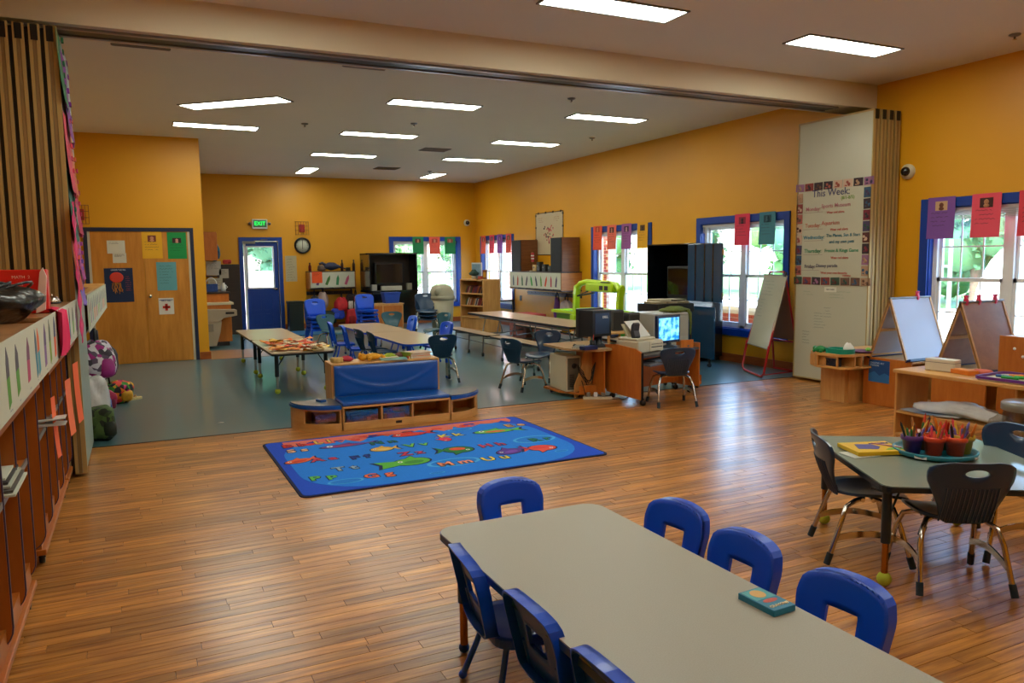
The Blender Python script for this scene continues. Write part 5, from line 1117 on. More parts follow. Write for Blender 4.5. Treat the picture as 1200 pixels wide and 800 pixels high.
for i, (x, y, w_, d, z, h, c, lab) in enumerate([(.62, .46, .26, .18, 0, .012, '#4fa09c', 'teal picture book flat on the bench shelf'), (.58, .52, .2, .14, .013, .01, '#c9c0a0', 'cream book on the teal picture book'), (.88, .52, .24, .2, 0, .025, '#e0603c', 'orange book at the bottom of the right-hand pile on the bench shelf'), (.88, .52, .22, .19, .026, .018, '#d8863a', 'amber book in the right-hand pile on the bench shelf'), (.89, .53, .24, .2, .045, .012, '#c9a58a', 'pinkish-tan open book on top of the right-hand pile'), (.77, .5, .03, .18, 0, .06, '#8a9a2c', 'olive upright book beside the pile on the bench shelf')]):
    p = onshelf(x, y); tt = thing('picture_book', lab, 'book', (p[0], p[1], .579+z), .1*i-.2, 'books on the bench shelf'); obj('cover', MB().box((-w_/2, -d/2, 0), (w_/2, d/2, .002)).box((-w_/2, -d/2, h-.002), (w_/2, d/2, h)).box((-w_/2, -d/2, .002), (-w_/2+.002, d/2, h-.002)), paper(c, .4), tt); obj('pages', MB().box((-w_/2+.002, -d/2+.003, .002), (w_/2-.004, d/2-.003, h-.002)), paper('#d9d2bf'), tt)
t = thing('toy_block', 'small blue block on the left corner cushion', 'toy', (1.50, 7.30, .246), .3); obj('block_body', MB().rbox((-.03, -.05, 0), (.03, .05, .02), .006), CUSH, t); obj('block_top', MB().rbox((-.02, -.04, .02), (.02, .04, .024), .003), CUSHG, t)
# ================================================================ FAR LONG TABLES (left) with craft papers
DKR = mat('dark_rim', '#101e24', .4)
for i, (y0, lab) in enumerate(((9.25, 'low tan table heaped with orange paper crafts, tennis balls on its feet'), (11.12, 'low tan table behind the one with paper crafts, empty top'))):
    table('activity_table', lab, rrect(.72, 1.84, .07, 5, 1.72, y0+.92), .5, TANTOP, DKR, [(1.43, y0+.17), (2.01, y0+.17), (1.43, y0+1.62), (2.01, y0+1.62)], r=.024, upm=mat('dark_leg', '#14242c', .35), lowm=CHROME, foot='tennis', group='low tables at left in the far room', brace=True)
rd = random.Random(21)
cc = ['#e0651c', '#e88a30', '#d9c9a0', '#d8482a', '#e3b84a', '#cfc2a2', '#b8421f', '#e59a48']
for k in range(64):
    x = 1.43+.60*rd.random(); y = 9.32+1.2*rd.random(); c = cc[k % 8]; z = .502+.0022*(k//3)
    nm = {'#e0651c': 'orange', '#e88a30': 'light orange', '#d9c9a0': 'cream', '#d8482a': 'red', '#e3b84a': 'yellow', '#cfc2a2': 'beige', '#b8421f': 'rust', '#e59a48': 'amber'}[c]
    tt = thing('paper_craft', '%s paper pumpkin craft, %s %s part of the heap on the low table' % (nm, ['near', 'middle', 'far'][min(2, int((y-9.32)/.4))], ['left', 'centre', 'right'][min(2, int((x-1.42)/.201))]), 'craft', (x, y, z), rd.uniform(0, 6), '%s paper crafts heaped on the low table' % nm)
    r_ = rd.uniform(.06, .10)
    obj('cutout', MB().plate([(r_*(1+.14*cos(4*a))*cos(a), r_*.85*(1+.1*cos(6*a))*sin(a)) for a in [2*pi*j/20 for j in range(20)]], None, lambda u, v, q: (u, v, q+.18*u*u/.08+.006), .0015, 2), paper(c), tt)
    obj('face_print', MB().prism(ell(0, 0, r_*.45, r_*.3, 10), .0095, .0105), paper(rd.choice(cc)), tt)
sheet('craft_mat', 'cream paper sheet under the crafts, hanging over the table corner', frame((1.74, 9.72, .5008), (1, .02, 0), (-.02, 1, 0)), .70, .84, '#d8caa8', curl=.004)
# ================================================================ T4 double table with chairs
for i, (y0, lab) in enumerate(((9.45, 'blue-rimmed tan table nearest the bench among the far rows'), (11.32, 'blue-rimmed tan table continuing behind, toward the far wall'))):
    table('activity_table', lab, rrect(.72, 1.85, .12, 6, 3.385, y0+.925), .5, TANTOP, BLUEPL, [(3.12, y0+.15), (3.65, y0+.15), (3.12, y0+1.7), (3.65, y0+1.7)], r=.024, upm=BLUEPL, lowm=CHROME, foot='ball', group='blue-rimmed tables in the far room', apron=True)
GB2 = 'blue slot-backed chairs at the blue-rimmed table'
b0 = toddler_chair('blue slot-backed chair at the left of the blue-rimmed table, farther one', sh=.30, w_=.36, th=.64, hole='slot', group=GB2)
b0.location = (2.86, 12.0, 0); b0.rotation_euler.z = -pi/2-.1
dup(b0, (2.88, 11.2, 0), -pi/2-.15, 'blue slot-backed chair at the left of the blue-rimmed table, nearer one', GB2)
dup(b0, (3.98, 12.6, 0), pi/2, 'blue slot-backed chair at the right of the blue-rimmed table, far end', GB2); dup(b0, (4.0, 11.0, 0), pi/2+.1, 'blue slot-backed chair at the right of the blue-rimmed table, nearer one', GB2)
GN2 = 'navy shell chairs at the blue-rimmed table'
n0 = dup(s0, (2.92, 10.55, 0), -pi/2+.05, 'navy shell chair at the left of the blue-rimmed table, farther one', GN2)
dup(s0, (2.95, 10.0, 0), -pi/2-.1, 'navy shell chair at the left of the blue-rimmed table, nearer one', GN2)
dup(s0, (3.42, 9.30, 0), -.05, 'navy shell chair at the near end of the blue-rimmed table', GN2)
TG = 'teal shell chairs in the far room'
t0 = shell_chair('teal shell chair at the far end of the blue-rimmed table', col=TEALCH, group=TG, ribs=False); t0.location = (3.02, 13.55, 0); t0.rotation_euler.z = pi+.35
dup(t0, (4.12, 13.6, 0), pi-.3, 'teal shell chair between the blue-rimmed table and the black television cabinet', TG)
dup(t0, (4.7, 12.9, 0), pi/2+.3, 'teal shell chair in front of the grey trash can', TG)
dup(s0, (4.13, 8.27, 0), -1.32, 'navy shell chair standing alone left of the computer tower')
dup(s0, (4.62, 8.75, 0), 2.2, 'navy shell chair behind the wooden computer desk')
dup(s0, (5.045, 6.60, 0), -.325, 'navy shell chair with chrome legs at the orange computer desk')
def stack(first, n, dz, dy, x, y, rz, lab, grp):
    for k in range(n):
        pos = ['at the bottom', 'second from the bottom', 'third from the bottom', 'fourth from the bottom', 'on top'][k if k < n-1 else 4]
        dup(first, (x+dy*k*sin(rz), y-dy*k*cos(rz), dz*k), rz, '%s, %s' % (lab, pos), grp)
bs = toddler_chair('tmp', sh=.34, w_=.40, th=.66, hole='slot'); 
bs.location = (2.98, 14.45, 0); bs.rotation_euler.z = pi+.12; bs['label'] = 'blue chair in the left stack by the dark bin, at the bottom'; bs['group'] = 'left stack of blue chairs'
for k, p in ((1, 'second from the bottom'), (2, 'third from the bottom'), (3, 'on top')): dup(bs, (2.98, 14.45, .075*k), pi+.12, 'blue chair in the left stack by the dark bin, '+p, 'left stack of blue chairs')
for k, p in ((0, 'at the bottom'), (1, 'second from the bottom'), (2, 'third from the bottom'), (3, 'on top')): dup(bs, (4.22, 15.6, .08*k), pi+.05, 'blue chair in the middle stack before the hanging bags, '+p, 'middle stack of blue chairs')
nb = shell_chair('navy chair with chrome legs in the stack by the television cabinet, at the bottom', sh=.42, w_=.46, th=.76, group='stack of navy chairs', ribs=False); nb.location = (5.20, 14.75, 0); nb.rotation_euler.z = pi-.25
for k, p in ((1, 'middle of three'), (2, 'on top')): dup(nb, (5.20, 14.75, .075*k), pi-.25, 'navy chair with chrome legs in the stack by the television cabinet, '+p, 'stack of navy chairs')
# ================================================================ far wall furniture
t = thing('trash_can', 'tall grey-beige trash can with a domed lid beside the bookshelf', 'trash can', (5.62, 15.0, 0)); TCM = mat('greige_plastic', '#9a937a', .4, var=.04)
obj('barrel', MB().lathe([(0, 0), (.2, 0), (.25, .78), (0, .78)], 28), TCM, t); obj('lid_band', MB().lathe([(.25, .76), (.265, .77), (.265, .84), (.25, .85)], 28), TCM, t); obj('dome_lid', MB().lathe([(.255, .84), (.25, .92), (.21, 1.02), (.12, 1.07), (0, 1.085)], 28), TCM, t); obj('flap', MB().ball((-.12, -.17, .93), .1, 14, (1, .5, 1)), mat('greige_flap', '#8c866f', .35), t)
t = thing('television_cabinet', 'black television cabinet open on the far wall, left of the window', 'cabinet', (4.80, 17.75, 0))
def K(nm, a, b, m_=BLKLAM, p=None, r=.004): return obj(nm, MB().rbox(a, b, r), m_, p or t)
K('side', (0, 0, .85), (.03, .55, 1.75)); K('side', (1.22, 0, .85), (1.25, .55, 1.75)); K('top', (0, 0, 1.72), (1.25, .55, 1.76)); K('shelf', (0, 0, .84), (1.27, .58, .88)); K('back', (.03, .53, .88), (1.22, .55, 1.72), DARKW)
K('lower_body', (.12, .02, .1), (1.25, .55, .84)); K('lower_door', (.14, -.002, .12), (.68, .02, .82)); K('lower_door', (.70, -.002, .12), (1.23, .02, .82)); K('side_door', (-.02, -.35, .88), (.0, .0, 1.72))
t = thing('television', 'dark television in the far black cabinet', 'television', (5.42, 17.95, .88)); K('body', (-.36, 0, .12), (.36, .12, .66), BLACK); K('screen', (-.32, -.004, .17), (.32, .001, .62), mat('brown_screen', '#2c1c14', .1, coat=.5)); K('stand', (-.2, 0, 0), (.2, .12, .12), DARKW)
for i, (x, w_, h, c) in enumerate(((5.0, .12, .14, '#b9b9b0'), (5.42, .5, .1, '#cfcabb'), (5.86, .12, .16, '#8a8674'))):
    t = thing('media_box', ['small white box left under the far television', 'long pale box under the far television', 'greyish box right under the far television'][i], 'box', (x, 17.80, .881)); K('case', (-w_/2, 0, 0), (w_/2, .1, h), mat('mb'+c.strip('#'), c, .5)); K('front_plate', (-w_/2+.01, -.004, .02), (w_/2-.01, .0, h-.02), mat('mbf'+c.strip('#'), c, .4), r=.001)
t = thing('blue_bin', 'blue bin on the low wood cabinet by the navy chair stack', 'bin', (5.17, 17.1, .62)); obj('tub', MB().prism([(-.15, 0), (.15, 0), (.19, .22), (-.19, .22)], -.13, .13, 'y'), mat('blue_bin', '#1a43a8', .4), t); obj('rim', MB().rbox((-.2, -.14, .22), (.2, .14, .245), .005), mat('blue_bin', '#1a43a8', .4), t)
t = thing('low_cupboard', 'low birch cupboard in front of the black television cabinet', 'cabinet', (4.45, 16.9, 0)); K('body', (0, 0, .0), (.95, .4, .60), BIRCHV); K('top', (-.01, -.01, .60), (.97, .41, .62), BIRCH); K('door', (.03, -.015, .08), (.46, 0, .57), woodmat('orange_panel', '#b3611d', '#c4752c'), r=.003); K('door', (.49, -.015, .08), (.92, 0, .57), woodmat('orange_panel', '#b3611d', '#c4752c'), r=.003)
t = thing('dark_bin', 'black square waste bin right of the blue door', 'bin', (3.24, 18.25, 0)); K('tub', (-.16, -.16, 0), (.16, .16, .62), mat('black_green', '#0b1c14', .4)); K('rim', (-.17, -.17, .62), (.17, .17, .68), mat('black_green', '#0b1c14', .4))
t = thing('door_mat', 'blue mat on the floor by the blue door', 'mat', (3.15, 17.4, 0)); obj('mat_pad', MB().prism(rrect(1.6, 1.1, .06, 4), 0, .012), mat('blue_mat', '#1d5f8c', .9), t); obj('mat_edge', MB().plate(rrect(1.66, 1.16, .06, 4), rrect(1.58, 1.08, .05, 4), lambda u, v, q: (u, v, q), .014, 1), mat('blue_mat_edge', '#174a70', .8), t)
# far wall cubby
def cubby(label, F, W, D, h, nb, front_cols, end=True, z0=0):
    """F local frame: x along the wall, y up, z out of the wall"""
    t = thing('wall_cubby', label, 'cubby', F.translation); L = Matrix.Translation(-F.translation) @ F
    for nm, a, b, m_ in (('bottom_board', (0, 0, 0), (W, .02, D), DARKW), ('top_board', (0, h-.02, 0), (W, h, D), DARKW), ('end_panel', (0, .02, 0), (.02, h-.02, D), woodmat('warm_end', '#a86224', '#bb7430', .4)), ('end_panel', (W-.02, .02, 0), (W, h-.02, D), woodmat('warm_end', '#a86224', '#bb7430', .4)), ('hook_rail', (0, -.14, 0), (W, -.06, .02), DARKW)):
        obj(nm, MB().box(a, b, L), m_, t)
    for k in range(1, nb): obj('divider', MB().box((W*k/nb-.008, .02, 0), (W*k/nb+.008, h-.02, D-.01), L), DARKW, t)
    obj('paper_strip', MB().box((.03, .04, D), (W-.03, h-.02, D+.003), L), CREAMP, t)
    n = len(front_cols); rd = random.Random(n)
    for i, c in enumerate(front_cols):
        M_ = L @ Matrix.Translation((.1+(W-.2)*(i+.5)/n, h*.5, D+.003)) @ Matrix.Rotation(rd.uniform(-.5, .5), 4, 'Z'); d = obj('crayon_drawing', MB().prism([(-.03, -h*.28), (.03, -h*.28), (.035, h*.1), (0, h*.3), (-.03, h*.1)], 0, .001, M=M_), paper(c), t)
    for k in range(nb*2): obj('hook', MB().tube([(W*(k+.5)/nb/2, -.1, .02), (W*(k+.5)/nb/2, -.1, .06), (W*(k+.5)/nb/2, -.07, .075)], .006, 6, L), CHROME, t)
    return t
cubby('wall cubby with a drawing banner on the far wall, coats and bags below', FY(3.60, 18.73, .93), 1.10, .4, .42, 4, ['#6a4a7a', '#4a7a3a', '#3a8a5a', '#c05a7a'])
sheet('orange_sheet', 'orange sheet taped to the left of the far wall cubby', FY(3.78, 18.32, 1.21), .24, .26, '#ef5a24', rows=3, ink='#7a2410')
for i, (x, z, c, sc, lab) in enumerate([(3.72, .42, '#1c1a20', (.5, .5, 1.1), 'black coat hanging left under the far cubby'), (3.92, .45, '#b09a94', (.7, .6, 1.2), 'pale grey coat hanging under the far cubby'), (4.36, .38, '#e0343f', (.9, .7, 1.0), 'red puffy coat hanging under the far cubby'), (4.60, .40, '#2a1a1e', (.8, .6, 1.2), 'black and white backpack under the far cubby'), (4.70, .38, '#c0241f', (.5, .6, 1.2), 'red striped bag at the right under the far cubby'), (4.25, .2, '#1f3fc0', (.9, .7, .8), 'bright blue bag low under the far cubby'), (4.05, .12, '#12281f', (1.0, .8, .9), 'dark green coat heap under the far cubby'), (4.62, .02, '#c21f26', (1, .8, 1.3), 'red bag standing on the floor under the far cubby')]):
    bag('hanging_bag', lab, x, 18.42, z, sc, c, ['#2a2630', '#c9b0a8', '#f0505a', '#d8d0c8', '#d8cfc8', '#2a50d8', '#1f3a2c', '#9c1a20'][i], seed=30+i, strap=i not in (6, 7), r=.17)
for i, (x, lab, h, c) in enumerate([(3.66, 'dark red bottle at the left on the far cubby', .2, '#6a1a14'), (4.42, 'dark brown bottle on the far cubby, middle', .26, '#3a1410'), (4.7, 'dark brown bottle on the far cubby, right', .26, '#3a1612')]):
    t = thing('bottle', lab, 'bottle', (x, 18.5, 1.352)); obj('bottle_body', MB().lathe([(0, 0), (.035, 0), (.035, h*.6), (.015, h*.8), (.015, h)], 14), mat('btl'+c.strip('#'), c, .3), t); obj('cap', MB().lathe([(.018, h-.03), (.018, h), (0, h+.004)], 12), BLACK, t)
t = thing('toy_dinosaur', 'dark blue toy beast lying on the far cubby', 'toy', (4.15, 18.5, 1.352)); mm = mat('dino_blue', '#2a3050', .6, var=.4, scale=30)
obj('body', MB().blob((0, 0, .11), .12, (1.5, .7, .75), .2, 18, seed=3), mm, t); obj('tail', MB().tube([(.15, 0, .12), (.3, 0, .06), (.42, .02, .03)], .035, 8, r1=.008), mm, t); obj('neck', MB().tube([(-.12, 0, .14), (-.2, 0, .19), (-.27, 0, .17)], .035, 8, r1=.03), mm, t)
t = thing('grey_bundle', 'grey-brown bundle beside the toy beast on the far cubby', 'bundle', (3.92, 18.5, 1.352)); obj('bundle_body', MB().blob((0, 0, .07), .09, (1.1, 1, .8), .3, 16, seed=13), mat('grey_brown', '#6a5a50', .8), t)
t = thing('binocular_toy', 'small black box on the far cubby between the bottles', 'toy', (4.56, 18.5, 1.352)); K('case', (-.05, -.04, 0), (.05, .04, .08), BLACK)
# kitchenette left of the blue door
t = thing('wall_cupboard', 'orange wall cupboard beyond the closet corner', 'cabinet', (CX+.001, 16.4, 1.62)); K('body', (0, 0, 0), (.44, 1.8, .56), woodmat('orange_panel', '#b3611d', '#c4752c')); K('door', (.44, .02, .02), (.455, .88, .54), woodmat('orange_panel', '#b3611d', '#c4752c'), r=.003); K('door', (.44, .92, .02), (.455, 1.78, .54), woodmat('orange_panel', '#b3611d', '#c4752c'), r=.003)
t = thing('base_cupboard', 'orange sink cupboard with a counter beyond the closet corner', 'cabinet', (CX+.021, 15.6, 0)); K('body', (0, 0, .08), (.55, 2.3, .78), woodmat('orange_panel', '#b3611d', '#c4752c')); K('toe_board', (0, .02, 0), (.5, 2.28, .08), DARKW); K('counter', (-.0, -.02, .78), (.6, 2.32, .82), BEIGE); K('upper_ledge', (0, .3, .82), (.55, 2.3, .98), woodmat('orange_panel', '#b3611d', '#c4752c')); K('ledge_top', (0, .28, .98), (.58, 2.3, 1.01), DARKW)
t = thing('drinking_fountain', 'grey drinking fountain on the closet side wall', 'fountain', (CX+.021, 15.1, .0)); FTN = mat('fountain_grey', '#a39a88', .35, .2)
obj('basin', MB().prism([(0, .5), (.30, .5), (.36, .56), (.60, .60), (.60, .70), (0, .72)], 0, .4, 'y'), FTN, t); obj('cooler_body', MB().prism([(0, .05), (.22, .05), (.30, .30), (.33, .5), (0, .5)], .02, .38, 'y'), FTN, t); obj('grille', MB().box((.06, -.004, .32), (.18, .021, .46)), mat('grille_grey', '#7d766a', .4), t); obj('push_bar', MB().box((.4, -.01, .63), (.55, .01, .67)), BLACK, t)
t = thing('tall_dark_shelf', 'tall dark shelf unit left of the blue door, papers taped to it', 'shelf', (1.62, 18.0, 0)); K('body', (0, 0, 0), (.42, .6, 1.52), DARKW); K('top', (-.01, -.01, 1.52), (.43, .61, 1.54), DARKW)
K('shelf_rail', (-.55, .02, 1.28), (0, .05, 1.3), GREY)
for i, (x, z, w_, h, c, lab) in enumerate([(1.50, 1.24+.22, .3, .3, '#c9beb0', 'pale notice on the dark shelf unit, upper one'), (1.70, 1.34, .2, .2, '#b9b2a4', 'round-cornered pale notice right of the upper notice'), (1.52, .98+.08, .3, .38, '#bdb4a0', 'larger grey notice on the dark shelf unit, lower one')]): sheet('wall_notice', lab, FY(x, 17.97, z), w_, h, c, rows=5, seed=50+i)
bag('lunch_bag', 'turquoise bag hanging above the notices left of the blue door', 1.52, 17.9, 1.62, (.6, .4, 1.1), '#1f6f8c', '#1a4a6a', seed=60, strap=True, r=.17)
bag('red_hat', 'small red hat on the dark shelf by the turquoise bag', 1.78, 18.0, 1.545, (.9, .6, .5), '#c0342c', '#a02820', cat='hat', seed=61, strap=False, r=.1)
t = thing('lunch_basket', 'blue and white lunch basket with a hoop handle on the ledge', 'basket', (1.30, 16.3, 1.012)); K('body', (-.11, -.1, 0), (.11, .1, .15), mat('basket_blue', '#26468c', .6, var=.4, scale=30)); obj('handle', MB().tube([(-.1*cos(a), 0, .14+.13*sin(a)) for a in [pi*k/10 for k in range(11)]], .01, 6), WHITE, t)
t = thing('white_jug', 'small white jug on the ledge right of the lunch basket', 'jug', (1.52, 16.3, 1.012)); obj('jug_body', MB().lathe([(0, 0), (.045, 0), (.05, .1), (.03, .15), (.032, .17)], 16), WHITE, t); obj('handle', MB().tube([(.045, 0, .05), (.08, 0, .08), (.04, 0, .13)], .008, 6), WHITE, t)
# ================================================================ bookshelf
bk = thing('bookshelf', 'birch bookshelf with picture books standing by the corner window', 'bookshelf', (6.50, 16.18, 0), -pi/2+.18); t = bk
K('side', (0, 0, 0), (.03, .45, 1.12), BIRCHV); K('side', (.90, 0, 0), (.93, .45, 1.12), BIRCHV); K('top', (0, 0, 1.12), (.93, .45, 1.15), BIRCH); K('back', (.03, .43, .03), (.9, .45, 1.12), BIRCHV)
for z in (.03, .30, .55, .82): K('shelf_board', (.03, .0, z), (.9, .43, z+.025), BIRCH)
K('panel', (.03, .02, .06), (.9, .04, .29), BIRCHV)
rz = -pi/2+.18
def bl_(x, y): return (6.50+x*cos(rz)-y*sin(rz), 16.18+x*sin(rz)+y*cos(rz))
ORD = 'first second third fourth fifth sixth seventh eighth ninth tenth eleventh twelfth thirteenth fourteenth fifteenth sixteenth seventeenth eighteenth nineteenth twentieth twenty-first twenty-second twenty-third twenty-fourth twenty-fifth twenty-sixth twenty-seventh twenty-eighth twenty-ninth thirtieth'.split()
rd = random.Random(14); bc = {'#3a4a6a': 'slate blue', '#8a2f2c': 'dark red', '#c9b48a': 'tan', '#4a6a3a': 'green', '#6a3a5a': 'plum', '#d0cbbd': 'white', '#b86a2c': 'orange', '#2f2a2c': 'black'}
for z, sn in ((.845, 'upper'), (.575, 'middle')):
    x = .06; k = 0
    while x < .84:
        w_ = rd.uniform(.012, .03); h = rd.uniform(.15, .21); d = rd.uniform(.2, .3); c = rd.choice(list(bc)); p = bl_(x, .1)
        tt = thing('picture_book', '%s book, %s from the left, leaning on the %s shelf of the birch bookshelf' % (bc[c], ORD[k], sn), 'book', (p[0], p[1], z), rz, '%s books on the %s bookshelf board' % (bc[c], sn))
        Mx = Matrix.Rotation(.45 if sn == 'middle' else .5, 4, 'Y')
        obj('cover', MB().box((0, 0, 0), (w_, d, h*.92), Mx), paper(c, .5), tt); x += w_+.014; k += 1
p = bl_(.25, .25); t = thing('framed_picture', 'pale blue picture card standing on the birch bookshelf', 'picture', (p[0], p[1], 1.151), rz); K('picture_frame', (-.14, 0, 0), (.26, .02, .36), WHITE); K('picture', (-.12, -.003, .02), (.24, 0, .33), mat('pale_blue_print', '#7f9fb0', .5, var=.3, scale=12), r=.001)
p = bl_(.35, .15); t = thing('potted_plant', 'small dark plant in a pot on the birch bookshelf', 'plant', (p[0], p[1], 1.151)); obj('pot', MB().lathe([(0, 0), (.04, 0), (.055, .07), (.045, .07), (.0, .06)], 14), BEIGE, t); obj('foliage', MB().blob((0, 0, .13), .09, (1, 1, .8), .4, 16, seed=3), mat('dark_leaf', '#27433a', .7, var=.4, scale=20), t)
p = bl_(.70, .2); t = thing('picture_card', 'brown and yellow picture card on the right of the birch bookshelf', 'card', (p[0], p[1], 1.151), rz); K('card', (-.08, 0, 0), (.08, .015, .2), paper('#7a4a26')); K('card_print', (-.05, -.003, .04), (.05, 0, .15), paper('#c9962c'), r=.001)
p = bl_(.55, .2); t = thing('small_box', 'low red box between plant and card on the bookshelf', 'box', (p[0], p[1], 1.151), rz); K('body', (-.06, -.04, 0), (.06, .04, .06), paper('#a8402c')); K('lid', (-.062, -.042, .05), (.062, .042, .065), paper('#8c2f22'))
# right wall cubby, speakers, poster
cubby('wall cubby on the right wall carrying two dark boxes', FX(7.985, 15.72, .92), 2.37, .47, .39, 6, ['#4a5a6a', '#b04a3a', '#3a6a4a', '#5a4a5a', '#2f9a3a', '#4a4a5a', '#6a9a4a', '#d8482a', '#b84a5a', '#5a4a6a'])
for i, (y, lab) in enumerate(((15.42, 'tall dark speaker box left on the right wall cubby'), (13.62, 'tall dark speaker box right on the right wall cubby'))):
    t = thing('speaker_box', lab, 'speaker', (7.56, y, 1.312)); K('cabinet', (0, -.22, 0), (.4, .22, .68), woodmat('walnut_side', '#6b3c1c', '#84502a', .4)); K('front_grille', (-.02, -.215, .005), (0.0, .215, .675), mat('grille_black', '#141c22', .7, bump=.4, bscale=300))
for i, (y, c, h, lab) in enumerate([(14.95, '#b8283a', .3, 'red and white striped flag toy on the right cubby'), (14.78, '#c9a868', .14, 'small tan box on the right cubby'), (14.6, '#1c1e20', .2, 'black camera-like toy on the right cubby'), (14.35, '#23262a', .15, 'dark small radio on the right cubby'), (14.1, '#3a3c3a', .12, 'dark grey box on the right cubby beside the speaker')]):
    t = thing('cubby_item', lab, 'toy', (7.70, y, 1.312))
    if i == 0: obj('stick', MB().tube([(0, 0, 0), (0, 0, .42)], .006, 6), CHROME, t); obj('flag', MB().prism([(0, .2), (0, .4), (.01, .4), (.01, .2)], -.06, .06, 'y'), mat('flag_red', '#c0283a', .7), t); K('flag_stripe', (-.002, -.062, .26), (.012, .062, .285), WHITE, r=.0005); K('flag_stripe', (-.002, -.062, .32), (.012, .062, .345), WHITE, r=.0005); K('base', (-.05, -.05, 0), (.05, .05, .015), BEIGE)
    else: K('case', (-.05, -.07, 0), (.05, .07, h), mat('ci'+c.strip('#'), c, .5), r=.01); obj('knob', MB().lathe([(.02, 0), (.02, .015), (0, .018)], 10, M=FX(-.05, 0, h*.6)), GREY, t)
ps = thing('heart_poster', 'white poster with a red heart of dots and clips, above the right cubby', 'poster', (7.983, 14.70, 2.11)); L = FX(0, 0, 0)
obj('sheet', MB().box((-.60, -.44, 0), (.60, .44, .004), L), paper('#c3b08e'), ps); obj('frame', MB().box((-.61, -.455, 0), (-.6, .455, .01), L).box((.6, -.455, 0), (.61, .455, .01), L).box((-.6, .44, 0), (.6, .455, .01), L).box((-.6, -.455, 0), (.6, -.44, .01), L), mat('dark_trim', '#4a2a1c', .5), ps)
rd = random.Random(6)
for k in range(46):
    a = rd.uniform(0, 2*pi); q = sqrt(rd.random()); x = 16*sin(a)**3*q*.018; y = (13*cos(a)-5*cos(2*a)-2*cos(3*a)-cos(4*a))*q*.014
    obj('heart_dot', MB().prism(ell(x, y, .02, .02, 8), .004, .006, M=L), paper(rd.choice(['#b8283a', '#8a1f30', '#d0506a', '#3a2a34'])), ps)
for k in range(4):
    for s_ in (-1, 1): obj('poster_clip', MB().box((s_*.6-.02, -.4+.26*k, .0), (s_*.6+.02, -.36+.26*k, .014), L), DARKW, ps)
for k in range(4): obj('poster_clip', MB().box((-.5+.33*k, .43, 0), (-.46+.33*k, .47, .014), L), DARKW, ps)
m = MB(); scrib(m, L, .2, .34, .25, 3, .04, .012, .006, rd, .005); scrib(m, L, -.5, .34, .25, 3, .04, .012, .006, rd, .005); scrib(m, L, .1, -.3, .3, 3, .04, .012, .006, rd, .005); obj('handwriting', m, paper('#9c5a4c'), ps)
bag('purple_scarf', 'purple scarf hanging under the right wall cubby', 7.86, 14.15, .28, (.35, .45, 1.5), '#6a2a7a', '#4a1f5a', cat='scarf', seed=70, r=.16); bag('hanging_coat', 'white and pink coat hanging under the right wall cubby', 7.84, 13.72, .30, (.5, .95, 1.3), '#c9b4b4', '#c0604c', cat='coat', seed=71, r=.17)
bag('window_bag', 'dark green cushion on the sill of the corner window', 7.75, 16.95, .64, (.5, 1.1, .6), '#12343a', '#1c4a44', cat='cushion', seed=72, strap=False, r=.17)
t = thing('side_table', 'small brown side table under the corner window', 'table', (7.72, 16.9, 0)); K('top', (-.22, -.55, .60), (.22, .5, .635), DARKW); [K('leg', (x, y, 0), (x+.03, y+.03, .6), DARKW) for x in (-.21, .18) for y in (-.53, .45)]
# ================================================================ folding cafeteria table
cf = thing('bench_table', 'long folding table with attached benches and dark rim in the far room', 'table', (5.72, 9.3, 0)); t = cf
for y0, y1 in ((0, 1.84), (1.86, 3.72)):
    obj('tabletop', MB().prism(rrect(.68, y1-y0, .02, 2, 0, (y0+y1)/2), .596, .62), TANTOP, t)
    obj('top_edge', MB().plate(rrect(.70, y1-y0+.01, .025, 2, 0, (y0+y1)/2), rrect(.675, y1-y0-.015, .02, 2, 0, (y0+y1)/2), lambda u, v, q: (u, v, .585+q), .034, 1), BLACK, t)
    for s_, xb in ((-1, -.66), (1, .66)):
        b = obj('bench_seat', MB().prism(rrect(.24, y1-y0-.1, .03, 3, xb, (y0+y1)/2), .355, .372), TANTOP, t); obj('bench_edge', MB().plate(rrect(.255, y1-y0-.09, .035, 3, xb, (y0+y1)/2), rrect(.235, y1-y0-.11, .03, 3, xb, (y0+y1)/2), lambda u, v, q: (u, v, .342+q), .026, 1), BLACK, b)
CH = mat('satin_steel', '#8f9499', .3, .9)
for y in (.25, .9, 1.45, 2.2, 2.8, 3.4):
    for s_ in (-1, 1):
        l = obj('leg', MB().tube([(s_*.70, y, .35), (s_*.72, y, .06)], .013, 8).tube([(s_*.72, y, .3), (s_*.2, y, .25), (s_*.12, y, .58)], .011, 8), CH, t)
        obj('caster', MB().lathe([(0, -.012), (.032, -.012), (.032, .012), (0, .012)], 12, M=Matrix.Translation((s_*.72, y, .032)) @ Matrix.Rotation(pi/2, 4, 'Y')), BLACK, l)
    obj('cross_tube', MB().tube([(-.2, y, .25), (.2, y, .25)], .011, 8), CH, t)
for s_ in (-1, 1): obj('side_rail', MB().tube([(s_*.70, .25, .22), (s_*.70, 3.4, .22)], .009, 6).tube([(s_*.25, .25, .55), (s_*.25, 3.4, .55)], .012, 6), CH, t)
